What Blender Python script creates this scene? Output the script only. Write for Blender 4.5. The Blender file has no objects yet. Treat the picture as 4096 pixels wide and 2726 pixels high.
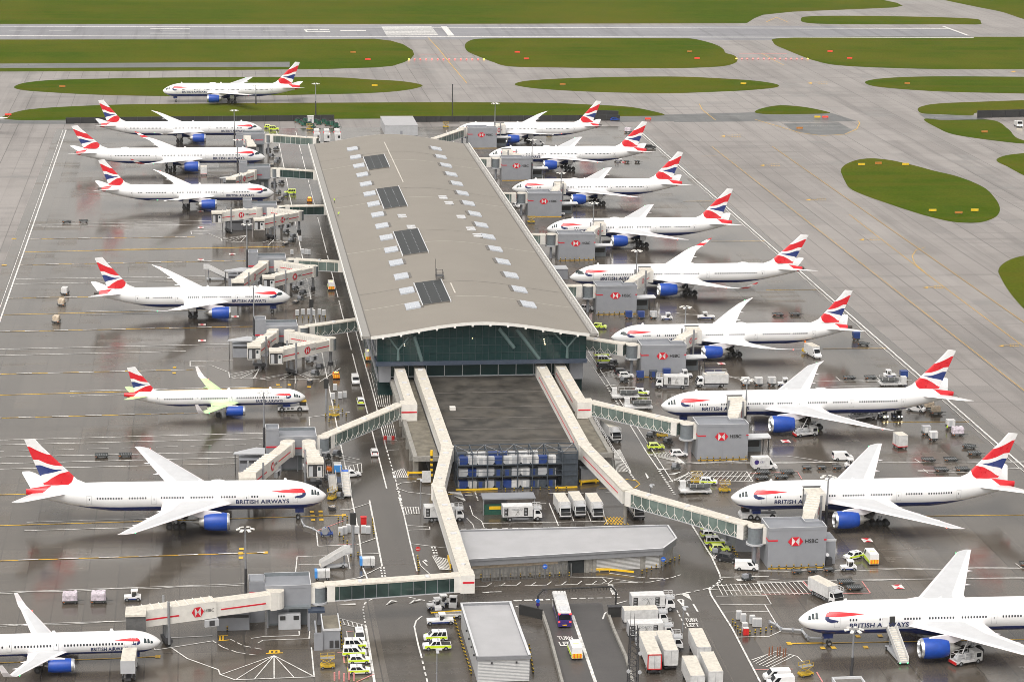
import bpy, bmesh, math, random
from mathutils import Vector, Matrix
random.seed(7)
scn = bpy.context.scene
col = scn.collection
PI = math.pi
# ------------------------------------------------------------------ camera (solved from the aircraft and building sizes)
FPX, YAW, PITCH, ROLL, HCAM = 9409.3, 0.133241, 0.245724, -0.0176754, 160.053
def cam_axes():
    cy, sy, cp, sp = math.cos(YAW), math.sin(YAW), math.cos(PITCH), math.sin(PITCH)
    f = Vector((sy*cp, cy*cp, -sp)); r = Vector((cy, -sy, 0)); d = f.cross(r)
    cr, sr = math.cos(ROLL), math.sin(ROLL)
    return r*cr + d*sr, r*(-sr) + d*cr, f
CR, CD, CF = cam_axes()
CAM = Vector((0, 0, HCAM))
def ray(px, py):
    return CR*((px-2048)/FPX) + CD*((py-1363)/FPX) + CF
def G(px, py, z=0.0):
    "photo pixel -> world point at height z"
    d = ray(px, py); t = (z-HCAM)/d.z
    return CAM + d*t
def onY(px, py, Y):
    d = ray(px, py); return CAM + d*(Y/d.y)
S = 0.594228
WIN = {'a': (0, 0), 'b': (1350, 0), 'c': (2696, 0), 'd': (0, 650), 'e': (1350, 650), 'f': (2696, 650),
       'g': (0, 1300), 'h': (1350, 1300), 'i': (2696, 1300), 'j': (0, 2000), 'k': (1350, 2000), 'l': (2696, 2000)}
def q(w, x, y, z=0.0):
    o = WIN[w]; return G(o[0]+x*S, o[1]+y*S, z)
cd = bpy.data.cameras.new('camera'); co = bpy.data.objects.new('camera', cd); col.objects.link(co)
co.matrix_world = Matrix(((CR.x, -CD.x, -CF.x, 0), (CR.y, -CD.y, -CF.y, 0), (CR.z, -CD.z, -CF.z, HCAM), (0, 0, 0, 1)))
cd.sensor_fit = 'HORIZONTAL'; cd.sensor_width = 36.0; cd.lens = 36.0*FPX/4096
cd.clip_start = 1.0; cd.clip_end = 9000
scn.camera = co
# ------------------------------------------------------------------ world and sun (overcast, wet day)
SUN_EL, SUN_AZ = math.radians(58), math.radians(215)
w = bpy.data.worlds.new('World'); scn.world = w; w.use_nodes = True
nt = w.node_tree; bg = nt.nodes['Background']
sky = nt.nodes.new('ShaderNodeTexSky'); sky.sky_type = 'NISHITA'; sky.sun_disc = False
sky.sun_elevation = SUN_EL; sky.sun_rotation = SUN_AZ
sky.air_density = 1.0; sky.dust_density = 4.0; sky.ozone_density = 1.0
hs = nt.nodes.new('ShaderNodeHueSaturation'); hs.inputs['Saturation'].default_value = 0.08
nt.links.new(sky.outputs['Color'], hs.inputs['Color']); tn = nt.nodes.new('ShaderNodeMix'); tn.data_type = 'RGBA'; tn.blend_type = 'MULTIPLY'; tn.inputs[0].default_value = 1; tn.inputs[7].default_value = (1, .96, .905, 1)
nt.links.new(hs.outputs['Color'], tn.inputs[6]); nt.links.new(tn.outputs[2], bg.inputs['Color'])
bg.inputs['Strength'].default_value = 0.15
sl = bpy.data.lights.new('sun', 'SUN'); sl.energy = 0.7; sl.angle = math.radians(50); sl.color = (1, .97, .93)
so = bpy.data.objects.new('sun', sl); col.objects.link(so)
sv = Vector((math.sin(SUN_AZ)*math.cos(SUN_EL), math.cos(SUN_AZ)*math.cos(SUN_EL), math.sin(SUN_EL)))
so.rotation_euler = sv.to_track_quat('Z', 'Y').to_euler()
scn.view_settings.view_transform = 'Standard'; scn.view_settings.look = 'None'
scn.view_settings.exposure = 0.68; scn.view_settings.gamma = 1
scn.render.engine = 'CYCLES'
try:
    scn.cycles.use_denoising = True; scn.cycles.pixel_filter_type = 'BLACKMAN_HARRIS'; scn.cycles.filter_width = .85; scn.cycles.max_bounces = 6
except Exception: pass

HAZE = .000022
# ------------------------------------------------------------------ materials
MATS = {}
class NT:
    def __init__(s, name):
        s.m = bpy.data.materials.new(name); s.m.use_nodes = True
        s.t = s.m.node_tree; s.b = s.t.nodes['Principled BSDF']
    def n(s, typ, **k):
        x = s.t.nodes.new(typ)
        for a, v in k.items():
            if a[0] == '_': x.inputs[a[1:]].default_value = v
            else: setattr(x, a, v)
        return x
    def l(s, a, b): s.t.links.new(a, b)
    def math(s, op, a, b=None, c=None, clamp=False):
        x = s.t.nodes.new('ShaderNodeMath'); x.operation = op; x.use_clamp = clamp
        for i, v in enumerate((a, b, c)):
            if v is None: continue
            if isinstance(v, (int, float)): x.inputs[i].default_value = v
            else: s.l(v, x.inputs[i])
        return x.outputs[0]
    def mix(s, f, a, b):
        x = s.t.nodes.new('ShaderNodeMix'); x.data_type = 'RGBA'
        for k, v in ((0, f), (6, a), (7, b)):
            if isinstance(v, (int, float)): x.inputs[k].default_value = v
            elif isinstance(v, tuple): x.inputs[k].default_value = (*v[:3], 1)
            else: s.l(v, x.inputs[k])
        return x.outputs[2]
    def noise(s, scale, vec=None, detail=4, rough=.55):
        x = s.n('ShaderNodeTexNoise', _Scale=scale, _Detail=detail, _Roughness=rough)
        if vec is not None: s.l(vec, x.inputs['Vector'])
        return x.outputs['Fac']
    def ramp(s, f, lo, hi):
        x = s.n('ShaderNodeMapRange', interpolation_type='SMOOTHSTEP'); x.inputs['From Min'].default_value = lo; x.inputs['From Max'].default_value = hi
        s.l(f, x.inputs['Value']); return x.outputs[0]
    def coord(s, kind='Object'):
        return s.n('ShaderNodeTexCoord').outputs[kind]
    def pos(s):
        return s.n('ShaderNodeNewGeometry').outputs['Position']
def mat(name, c=(.5, .5, .5), r=.5, metal=0.0, var=.12, scale=1.5, emit=None, spec=.5, dirt=0.0, coat=0.0):
    if name in MATS: return MATS[name]
    k = NT(name); b = k.b
    p = k.pos()
    f = k.noise(scale, p, 5)
    lo = tuple(x*(1-var) for x in c); hi = tuple(min(1, x*(1+var)) for x in c)
    cc = k.mix(k.ramp(f, .3, .7), lo, hi)
    if dirt:
        g = k.noise(scale*.35, p, 6, .7)
        cc = k.mix(k.math('MULTIPLY', k.ramp(g, .5, .72), dirt), cc, (.12, .10, .07))
    k.l(cc, b.inputs['Base Color'])
    k.l(k.math('MULTIPLY_ADD', f, .2, max(0.02, r-.1)), b.inputs['Roughness'])
    b.inputs['Metallic'].default_value = metal
    b.inputs['Specular IOR Level'].default_value = spec
    if coat: b.inputs['Coat Weight'].default_value = coat; b.inputs['Coat Roughness'].default_value = .08
    if emit:
        b.inputs['Emission Color'].default_value = (*emit[:3], 1); b.inputs['Emission Strength'].default_value = emit[3]
    MATS[name] = k.m; return k.m
M = lambda n: MATS[n]
mat('white_paint', (.76, .76, .765), .3, var=.03, coat=.3)
mat('wing_grey', (.52, .53, .55), .35, var=.05, scale=.6)
mat('wing_light', (.70, .67, .69), .32, var=.04, scale=.6)
mat('deiced_green', (.52, .72, .36), .3, var=.15, scale=.5)
mat('nav_blue', (.012, .030, .16), .3, var=.08, coat=.3)
mat('engine_blue', (.005, .055, .34), .38, var=.1, coat=.08)
mat('flag_red', (.62, .012, .022), .3, var=.06, coat=.3)
mat('logo_red', (.60, .012, .03), .4, var=.05)
mat('polished_metal', (.72, .73, .75), .22, metal=.9, var=.05)
mat('bare_metal', (.42, .41, .39), .4, metal=.7, var=.15)
mat('dark_metal', (.06, .06, .065), .5, metal=.3, var=.2)
mat('steel_grey', (.30, .31, .33), .45, metal=.4, var=.1)
mat('rubber', (.018, .018, .018), .7, var=.2)
mat('window_dark', (.035, .04, .05), .12, var=.1)
mat('cockpit_glass', (.035, .05, .055), .1, var=.1, spec=.3)
mat('car_glass', (.012, .014, .017), .15, var=.1, spec=.18)
mat('line_grey', (.42, .43, .45), .5, var=.05)
mat('title_blue', (.016, .025, .10), .4, var=.05)
mat('grey_cladding', (.25, .26, .285), .42, var=.05, scale=.8)
mat('grey_light', (.42, .43, .45), .45, var=.05, scale=.8)
mat('parapet_light', (.56, .57, .59), .45, var=.05)
mat('roof_grey', (.22, .23, .255), .5, var=.08, scale=.4)
mat('cream_panel', (.70, .68, .64), .42, var=.06, scale=.8, dirt=.12)
mat('cream_roof', (.58, .545, .48), .5, var=.12, scale=1.7, dirt=.22)
mat('rotunda_grey', (.16, .18, .195), .45, var=.1)
mat('rubber_hood', (.10, .10, .10), .7, var=.2)
mat('line_white', (.64, .63, .61), .45, var=.3, scale=.9)
mat('line_yellow', (.66, .39, .02), .45, var=.3, scale=.9)
mat('line_pink', (.62, .25, .24), .5, var=.15)
mat('yellow_plastic', (.80, .50, .02), .45, var=.1)
mat('gse_yellow', (.50, .33, .02), .5, var=.3, scale=2, dirt=.3)
mat('safety_yellow', (.62, .80, .03), .4, var=.06)
mat('pale_yellow_green', (.62, .70, .22), .4, var=.06)
mat('black_paint', (.015, .015, .018), .3, var=.15, coat=.4)
mat('black_matt', (.025, .025, .025), .6, var=.15)
mat('orange_paint', (.75, .18, .015), .4, var=.1)
mat('red_paint', (.55, .02, .02), .35, var=.1)
mat('bus_purple', (.045, .025, .16), .3, var=.1, coat=.3)
mat('uld_blue', (.02, .05, .20), .4, var=.12)
mat('uld_grey', (.55, .56, .58), .4, metal=.3, var=.12)
mat('uld_white', (.60, .60, .60), .4, var=.1, dirt=.15)
mat('sky_blue_panel', (.06, .28, .70), .35, var=.05)
mat('rack_steel', (.07, .085, .105), .5, metal=.3, var=.15)
mat('trolley_dark', (.05, .055, .055), .6, var=.25, scale=3)
mat('cargo_wrap', (.56, .50, .56), .3, var=.25, scale=2.0)
mat('cargo_tan', (.52, .43, .33), .5, var=.2, scale=2.0)
mat('concrete_wall', (.27, .26, .24), .7, var=.15, dirt=.35)
mat('weather_roof', (.37, .37, .385), .4, var=.06, scale=.25, dirt=.06)
mat('shutter_white', (.62, .62, .62), .45, var=.06)
mat('tail_lamp', (.5, .01, .01), .3, emit=(1, .03, .02, 3.0))
mat('head_lamp', (.8, .8, .7), .3, emit=(1, .85, .55, 12.0))
mat('stop_lamp', (.6, .05, .05), .3, emit=(1, .10, .08, 2.5))
mat('amber_lamp', (.7, .4, .05), .3, emit=(1, .5, .05, 6.0))
mat('green_lamp', (.05, .6, .1), .3, emit=(.1, 1, .3, 1.5))
mat('sign_yellow', (.62, .42, .02), .4, emit=(1, .62, .02, .08))
mat('sign_red', (.6, .05, .03), .4, emit=(1, .07, .04, .22))
mat('sign_orange', (.42, .17, .03), .4, emit=(1, .3, .04, .04))
mat('blue_sign', (.02, .12, .55), .4, var=.05)
mat('hi_vis', (.60, .85, .05), .5, var=.1, emit=(.5, .9, .05, .15))
mat('skin', (.45, .28, .2), .5); mat('trousers', (.03, .035, .05), .7)
mat('brown_bollard', (.22, .09, .05), .6)
mat('wire_grey', (.13, .13, .13), .5)
mat('green_plastic', (.02, .09, .06), .5, var=.2)

# ------------------------------------------------------------------ mesh builder
class MB:
    def __init__(s): s.v = []; s.f = []; s.m = []; s.keys = []
    def k(s, m):
        if m not in s.keys: s.keys.append(m)
        return s.keys.index(m)
    def face(s, pts, m):
        b = len(s.v); s.v += [tuple(p) for p in pts]; s.f.append(tuple(range(b, b+len(pts)))); s.m.append(s.k(m))
    def mesh(s, vs, fs, m):
        b = len(s.v); s.v += [tuple(p) for p in vs]; k = s.k(m) if isinstance(m, str) else None
        for i, f in enumerate(fs):
            s.f.append(tuple(b+j for j in f)); s.m.append(k if k is not None else s.k(m[i]))
    def box(s, x0, x1, y0, y1, z0, z1, m, top=None):
        vs = [(x, y, z) for z in (z0, z1) for y in (y0, y1) for x in (x0, x1)]
        fs = [(0, 2, 3, 1), (4, 5, 7, 6), (0, 1, 5, 4), (2, 6, 7, 3), (0, 4, 6, 2), (1, 3, 7, 5)]
        s.mesh(vs, fs, [m, top or m, m, m, m, m])
    def obox(s, c, d, rz, m, top=None, pitch=0):
        "oriented box: centre, full dims, rotation about z (and pitch about its own y)"
        R = Matrix.Rotation(rz, 3, 'Z') @ Matrix.Rotation(pitch, 3, 'Y'); c = Vector(c)
        vs = [c + R @ Vector((x*d[0]/2, y*d[1]/2, z*d[2]/2)) for z in (-1, 1) for y in (-1, 1) for x in (-1, 1)]
        fs = [(0, 2, 3, 1), (4, 5, 7, 6), (0, 1, 5, 4), (2, 6, 7, 3), (0, 4, 6, 2), (1, 3, 7, 5)]
        s.mesh(vs, fs, [m, top or m, m, m, m, m])
    def prism(s, pts, z0, z1, m, top=None):
        n = len(pts); a = sum(pts[i][0]*pts[(i+1) % n][1]-pts[(i+1) % n][0]*pts[i][1] for i in range(n))
        if a < 0: pts = pts[::-1]
        vs = [(p[0], p[1], z0) for p in pts]+[(p[0], p[1], z1) for p in pts]
        fs = [tuple(range(n))[::-1], tuple(range(n, 2*n))]+[(i, (i+1) % n, n+(i+1) % n, n+i) for i in range(n)]
        s.mesh(vs, fs, [m, top or m]+[m]*n)
    def prof(s, pts, y0, y1, m, ms=None):
        "side profile in (x,z), extruded across y"
        n = len(pts); a = sum(pts[i][0]*pts[(i+1) % n][1]-pts[(i+1) % n][0]*pts[i][1] for i in range(n))
        if a < 0: pts = pts[::-1]; ms = ms[::-1] if ms else None
        vs = [(p[0], y0, p[1]) for p in pts]+[(p[0], y1, p[1]) for p in pts]
        fs = [tuple(range(n)), tuple(range(n, 2*n))[::-1]]+[((i+1) % n, i, n+i, n+(i+1) % n) for i in range(n)]
        s.mesh(vs, fs, [m, m]+(ms or [m]*n))
    def cyl(s, p0, p1, r0, m, r1=None, n=10, cap=None):
        p0 = Vector(p0); p1 = Vector(p1); r1 = r0 if r1 is None else r1
        d = (p1-p0).normalized(); u = d.orthogonal().normalized(); v = d.cross(u)
        vs = [p0+(u*math.cos(2*PI*i/n)+v*math.sin(2*PI*i/n))*r0 for i in range(n)] + [p1+(u*math.cos(2*PI*i/n)+v*math.sin(2*PI*i/n))*r1 for i in range(n)]
        fs = [(i, (i+1) % n, n+(i+1) % n, n+i) for i in range(n)]+[tuple(range(n))[::-1], tuple(range(n, 2*n))]
        s.mesh(vs, fs, [m]*n+[cap or m]*2)
    def tube(s, pts, r, m, n=6):
        for a, b in zip(pts, pts[1:]): s.cyl(a, b, r, m, n=n)
    def loft(s, rings, m, close=True, caps=True):
        n = len(rings[0]); vs = [p for r in rings for p in r]; fs = []; ms = []
        for i in range(len(rings)-1):
            for j in range(n if close else n-1):
                fs.append((i*n+j, i*n+(j+1) % n, (i+1)*n+(j+1) % n, (i+1)*n+j)); ms.append(m)
        if caps:
            fs += [tuple(range(n))[::-1], tuple(range((len(rings)-1)*n, len(rings)*n))]; ms += [m, m]
        s.mesh(vs, fs, ms)
    def lathe_x(s, prof, cy, cz, m, n=24, ms=None, sy=1.0):
        "prof: list of (x, r) revolved about the x axis through (cy, cz)"
        vs = [(x, cy+math.cos(2*PI*i/n)*r*sy, cz+math.sin(2*PI*i/n)*r) for x, r in prof for i in range(n)]
        fs = []; mm = []
        for k in range(len(prof)-1):
            for i in range(n):
                fs.append((k*n+i, k*n+(i+1) % n, (k+1)*n+(i+1) % n, (k+1)*n+i)); mm.append(ms[k] if ms else m)
        s.mesh(vs, fs, mm)
    def wheel(s, c, r, w, m='rubber', hub='steel_grey', n=14, ax='y'):
        c = Vector(c); d = Vector((0, w/2, 0)) if ax == 'y' else Vector((w/2, 0, 0))
        s.cyl(c-d, c+d, r, m, n=n); s.cyl(c-d*1.04, c+d*1.04, r*.5, hub, n=n)
    def build(s, name, parent=None, smooth=False, loc=None, auto=True):
        me = s.data(name, smooth); o = bpy.data.objects.new(name, me); col.objects.link(o)
        if parent: o.parent = parent
        if loc is not None: o.location = loc
        return o
    def data(s, name, smooth=False):
        me = bpy.data.meshes.new(name); me.from_pydata(s.v, [], s.f)
        for k in s.keys: me.materials.append(MATS[k])
        me.polygons.foreach_set('material_index', s.m)
        bm = bmesh.new(); bm.from_mesh(me)
        if smooth: bmesh.ops.remove_doubles(bm, verts=bm.verts, dist=1e-4)
        bmesh.ops.recalc_face_normals(bm, faces=bm.faces)
        if smooth:
            for f in bm.faces: f.smooth = True
            for e in bm.edges:
                if len(e.link_faces) == 2 and e.calc_face_angle(0) > .7: e.smooth = False
        bm.to_mesh(me); bm.free(); me.update(); return me
def link(name, me, parent=None, loc=None, rz=None):
    o = bpy.data.objects.new(name, me); col.objects.link(o)
    if parent: o.parent = parent
    if loc is not None: o.location = loc
    if rz is not None: o.rotation_euler.z = rz
    return o
def tag(o, label, cat, group=None):
    o['label'] = label; o['category'] = cat
    if group: o['group'] = group
    return o
def thing(name, label, cat, loc=(0, 0, 0), rz=0.0, group=None):
    o = bpy.data.objects.new(name, None); col.objects.link(o); o.empty_display_size = .5
    o.location = loc; o.rotation_euler.z = rz
    return tag(o, label, cat, group)
KIDS = {}
def part(mb, name, parent, smooth=False, label=None, loc=None):
    o = mb.build(name, parent, smooth, loc)
    if label: o['label'] = label
    KIDS.setdefault(parent.name, []).append(o); return o
def plink(name, me, parent, loc=None):
    o = link(name, me, parent, loc); KIDS.setdefault(parent.name, []).append(o); return o
def dup(root, loc, rz=0.0, label=None, group=None, scale=None):
    "a copy of a thing with copies of its parts and sub-parts (shared meshes)"
    r = root.copy(); col.objects.link(r); r.location = loc; r.rotation_euler = (0, 0, rz)
    if scale: r.scale = scale
    if label: r['label'] = label
    if group: r['group'] = group
    for ch in KIDS.get(root.name, []):
        c = ch.copy(); col.objects.link(c); c.parent = r; KIDS.setdefault(r.name, []).append(c)
        for g in KIDS.get(ch.name, []):
            d = g.copy(); col.objects.link(d); d.parent = c; KIDS.setdefault(c.name, []).append(d)
    return r
def structure(o): o['kind'] = 'structure'; return o
# ------------------------------------------------------------------ lettering
TXT = {}
def text_poly(s, bold=0.0, space=1.0):
    "mesh (verts 2d, faces) of a line of text, height 1 capital, starting at x=0"
    key = (s, bold, space)
    if key in TXT: return TXT[key]
    cu = bpy.data.curves.new('lettering', 'FONT'); cu.body = s; cu.size = 1.0; cu.offset = bold; cu.space_character = space
    cu.resolution_u = 3
    o = bpy.data.objects.new('lettering', cu); col.objects.link(o)
    dg = bpy.context.evaluated_depsgraph_get(); me = bpy.data.meshes.new_from_object(o.evaluated_get(dg))
    vs = [v.co.copy() for v in me.vertices]; fs = [tuple(p.vertices) for p in me.polygons]
    bpy.data.objects.remove(o); bpy.data.curves.remove(cu); bpy.data.meshes.remove(me)
    x0 = min(v.x for v in vs); x1 = max(v.x for v in vs); y0 = min(v.y for v in vs); y1 = max(v.y for v in vs)
    h = y1-y0
    out = ([((v.x-x0)/(x1-x0), (v.y-y0)/h) for v in vs], fs); TXT[key] = out; return out
def put_text(mb, s, o, u, v, m, bold=0.0, space=1.0):
    "lay text with its box spanned by vectors u (along) and v (up) from corner o"
    vs, fs = text_poly(s, bold, space); o = Vector(o); u = Vector(u); v = Vector(v)
    mb.mesh([o+u*a+v*b for a, b in vs], fs, m)
def hexlogo(mb, c, u, v, n):
    "red and white hexagon emblem: centre, half-width vector u, half-height vector v, lift n"
    c = Vector(c); u = Vector(u); v = Vector(v); n = Vector(n)
    P = lambda a, b: c+u*a+v*b
    k = .5
    mb.face([P(-k, -1)+n, P(k, -1)+n, P(k, 1)+n, P(-k, 1)+n], 'line_white')
    n2 = n*1.6
    mb.face([P(-1, 0)+n2, P(-k, -1)+n2, P(-k, 1)+n2], 'logo_red'); mb.face([P(1, 0)+n2, P(k, 1)+n2, P(k, -1)+n2], 'logo_red')
    mb.face([P(-k, 1)+n2, P(0, 0)+n2, P(k, 1)+n2], 'logo_red'); mb.face([P(-k, -1)+n2, P(k, -1)+n2, P(0, 0)+n2], 'logo_red')
# ------------------------------------------------------------------ aircraft (nose at local x = 0 pointing +x; s = distance aft of the nose)
def fuse_mat(name, zb, s_red, slope, ztop, apu):
    k = NT(name); b = k.b
    sx = k.n('ShaderNodeSeparateXYZ'); k.l(k.coord(), sx.inputs[0]); X, Z = sx.outputs[0], sx.outputs[2]
    s = k.math('MULTIPLY', X, -1.0)
    n = k.noise(.25, k.pos(), 4)
    wht = k.mix(n, (.73, .735, .745), (.79, .79, .795))
    blue = k.math('LESS_THAN', Z, zb)
    c = k.mix(blue, wht, (.012, .030, .17))
    lim = k.math('MULTIPLY_ADD', k.math('SUBTRACT', ztop, Z), slope, s_red)
    c = k.mix(k.math('GREATER_THAN', s, lim), c, (.60, .012, .022))
    if apu: c = k.mix(k.math('GREATER_THAN', s, apu), c, (.05, .04, .035))
    k.l(c, b.inputs['Base Color']); b.inputs['Roughness'].default_value = .3
    b.inputs['Coat Weight'].default_value = .3; b.inputs['Coat Roughness'].default_value = .1
    MATS[name] = k.m
T = {}
T['772'] = dict(L=63.1, R=3.1, zc=5.6, zn=5.3, Lt=19.5, Lnt=9.5, Lnb=6.5, zend=(6.3, 7.5), wend=.16, zb=-1.55,
    wing=[(1.5, 18.6, 16.5, 4.5, .13), (3.1, 20.2, 14.4, 4.6, .12), (10.4, 25.9, 8.7, 5.45, .11), (29.6, 39.0, 2.8, 7.3, .10), (30.5, 40.7, 1.5, 7.4, .10)], wm=('wing_grey', 'wing_light'),
    eng=dict(s=20.3, L=5.3, r=1.85, y=9.7, z=2.9, ex=1.9), fin=(51.2, 59.3, 8.3, 61.0, 63.1, 18.3), stab=(53.6, 8.0, 6.6, 10.8, 62.9, 2.3, 8.0),
    gear=(31.6, 5.5, 3, .67), nose=6.0, doors=[6.6, 16.9, 36.3, 49.8], title=(7.9, 19.1, -.34, -.03), rib=(4.4, 1.0),
    rows=[(9.0, 10.6), (14.6, 16.2), (19.3, 22.6), (24, 29), (30.2, 35.2), (38.0, 41.8), (43, 48.3)], apu=None, dome=23, screen='three')
T['77W'] = dict(T['772'], L=73.9, wing=[(1.5, 23.9, 16.5, 4.5, .13), (3.1, 25.5, 14.4, 4.6, .12), (10.4, 31.2, 8.7, 5.45, .11), (28.6, 44.0, 3.0, 7.1, .10), (32.3, 48.9, .5, 7.3, .10)],
    eng=dict(s=25.0, L=5.9, r=2.0, y=9.8, z=2.85, ex=2.0), fin=(62.0, 70.1, 8.3, 71.8, 73.9, 18.0), stab=(64.4, 8.0, 6.6, 10.8, 73.6, 2.3, 8.0), gear=(37.2, 5.5, 3, .67),
    doors=[7.2, 17.6, 33.9, 47.2, 60.3], title=(8.6, 20.4, -.34, -.03), rows=[(9.2, 11), (14.5, 16.2), (19.5, 24), (25, 27.4), (28.6, 32), (36.2, 41), (42.6, 46), (49.2, 52.6), (53, 59)], dome=40)
T['788'] = dict(L=56.3, R=2.92, zc=5.2, zn=4.8, Lt=19.0, Lnt=8.5, Lnb=6.0, zend=(6.2, 7.1), wend=.35, zb=-1.6,
    wing=[(1.5, 16.2, 15.0, 4.0, .13), (2.9, 18.2, 12.6, 4.1, .12), (9.8, 23.4, 7.2, 5.0, .11), (22, 31.6, 3.6, 6.5, .10), (26.6, 35.4, 2.4, 7.4, .09), (28.8, 38.0, 1.4, 7.9, .09), (30, 40.2, .3, 8.3, .09)], wm=('wing_light', 'white_paint'),
    eng=dict(s=17.4, L=5.4, r=1.72, y=9.7, z=2.65, ex=1.7), fin=(45.7, 52.4, 8.0, 53.7, 55.9, 16.95), stab=(47.6, 7.2, 6.4, 9.9, 56.0, 1.8, 7.8),
    gear=(28.2, 4.9, 2, .66), nose=5.3, doors=[5.9, 15.4, 32.6, 44.0], title=(7.1, 17.0, -.42, -.1), rib=(4.0, .93),
    rows=[(9, 13), (17.4, 20.4), (21.4, 25.5), (26.6, 29.8), (34.2, 39.6), (40.8, 41.6)], apu=54.9, dome=30, screen='band')
def stretch(b, L, p, doors, rows):
    d = dict(T[b]); q_ = L-d['L']
    d.update(L=L, wing=[(y, s+p, c, z, t) for y, s, c, z, t in d['wing']], eng=dict(d['eng'], s=d['eng']['s']+p), fin=tuple(v+q_ if i in (0, 1, 3, 4) else v for i, v in enumerate(d['fin'])),
             stab=tuple(v+q_ if i in (0, 4) else v for i, v in enumerate(d['stab'])), gear=(d['gear'][0]+p,)+d['gear'][1:], doors=doors, rows=rows, apu=L-1.4, dome=d['dome']+p)
    return d
T['789'] = stretch('788', 62.3, 3.05, [5.9, 18.5, 36.1, 50.5], [(9, 15), (20.6, 25), (26.2, 31), (32, 34.6), (38.4, 45.6), (46.8, 48.4)])
T['78X'] = stretch('788', 67.8, 6.1, [5.9, 21.8, 39.9, 56.4], [(8.6, 10.4), (12.4, 13.4), (14.6, 19.6), (26, 31), (32.6, 37), (42, 49.4), (50.4, 54.4)])
T['35K'] = dict(L=73.2, R=3.02, zc=5.5, zn=4.7, Lt=21.0, Lnt=9.5, Lnb=6.0, zend=(6.2, 7.1), wend=.3, zb=-1.75,
    wing=[(1.5, 22.5, 17.5, 4.3, .13), (3.0, 24.3, 15.2, 4.4, .12), (11, 30.4, 9.0, 5.3, .11), (26, 40.7, 4.0, 6.9, .10), (29.6, 43.8, 3.0, 7.4, .09)], wm=('wing_light', 'white_paint'),
    wlet=[(29.6, 43.8, 3.0, 7.4), (31.0, 45.6, 2.5, 7.6), (31.9, 47.3, 2.0, 8.3), (32.3, 49.2, 1.3, 9.2), (32.4, 50.6, .5, 9.7)],
    eng=dict(s=25.4, L=5.8, r=1.9, y=10.5, z=2.9, ex=1.9), fin=(61.6, 69.6, 8.3, 71.7, 74.2, 17.1), stab=(63.0, 7.8, 6.6, 9.4, 73.2, 2.4, 7.9),
    gear=(36.6, 5.3, 3, .66), nose=5.6, doors=[6.4, 22.6, 42.4, 59.6], title=(8.1, 20.2, -.42, -.06), rib=(4.4, 1.02),
    rows=[(10, 20.6), (24.6, 28), (29, 33.6), (35, 39.6), (44.6, 58)], apu=72.6, dome=54, screen='mask')
T['321'] = dict(L=44.5, R=2.0, zc=3.85, zn=3.7, Lt=13.5, Lnt=5.6, Lnb=4.0, zend=(4.6, 5.4), wend=.25, zb=-1.15,
    wing=[(1.0, 15.6, 8.2, 2.75, .13), (1.95, 16.8, 6.6, 2.8, .12), (6.4, 19.4, 3.9, 3.3, .11), (16.4, 24.2, 1.7, 4.4, .10)], wm=('wing_grey', 'wing_light'),
    wlet=[(16.4, 24.2, 1.7, 4.4), (17.2, 24.9, 1.5, 4.8), (17.6, 25.5, 1.2, 5.6), (17.8, 26.4, .7, 7.1)],
    eng=dict(s=15.0, L=3.7, r=1.2, y=5.75, z=1.95, ex=1.2), fin=(36.4, 41.8, 5.4, 41.6, 43.6, 11.8), stab=(38.2, 4.3, 4.6, 6.2, 42.9, 1.5, 5.4),
    gear=(21.6, 3.8, 1, .6), nose=5.0, doors=[4.8, 18.4, 26.6, 36.3], title=(5.7, 12.3, -.5, -.1), rib=(3.6, .63),
    rows=[(6.8, 17.4), (19.4, 25.6), (27.8, 34.8)], apu=None, dome=None, screen='three')
for n_, d_ in T.items():
    R_ = d_['R']; fuse_mat('fuselage_'+n_, d_['zc']+d_['zb'], d_['L']-4.9*R_/3.1, 1.35, d_['zc']+.75*R_, d_['apu'])

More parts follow.
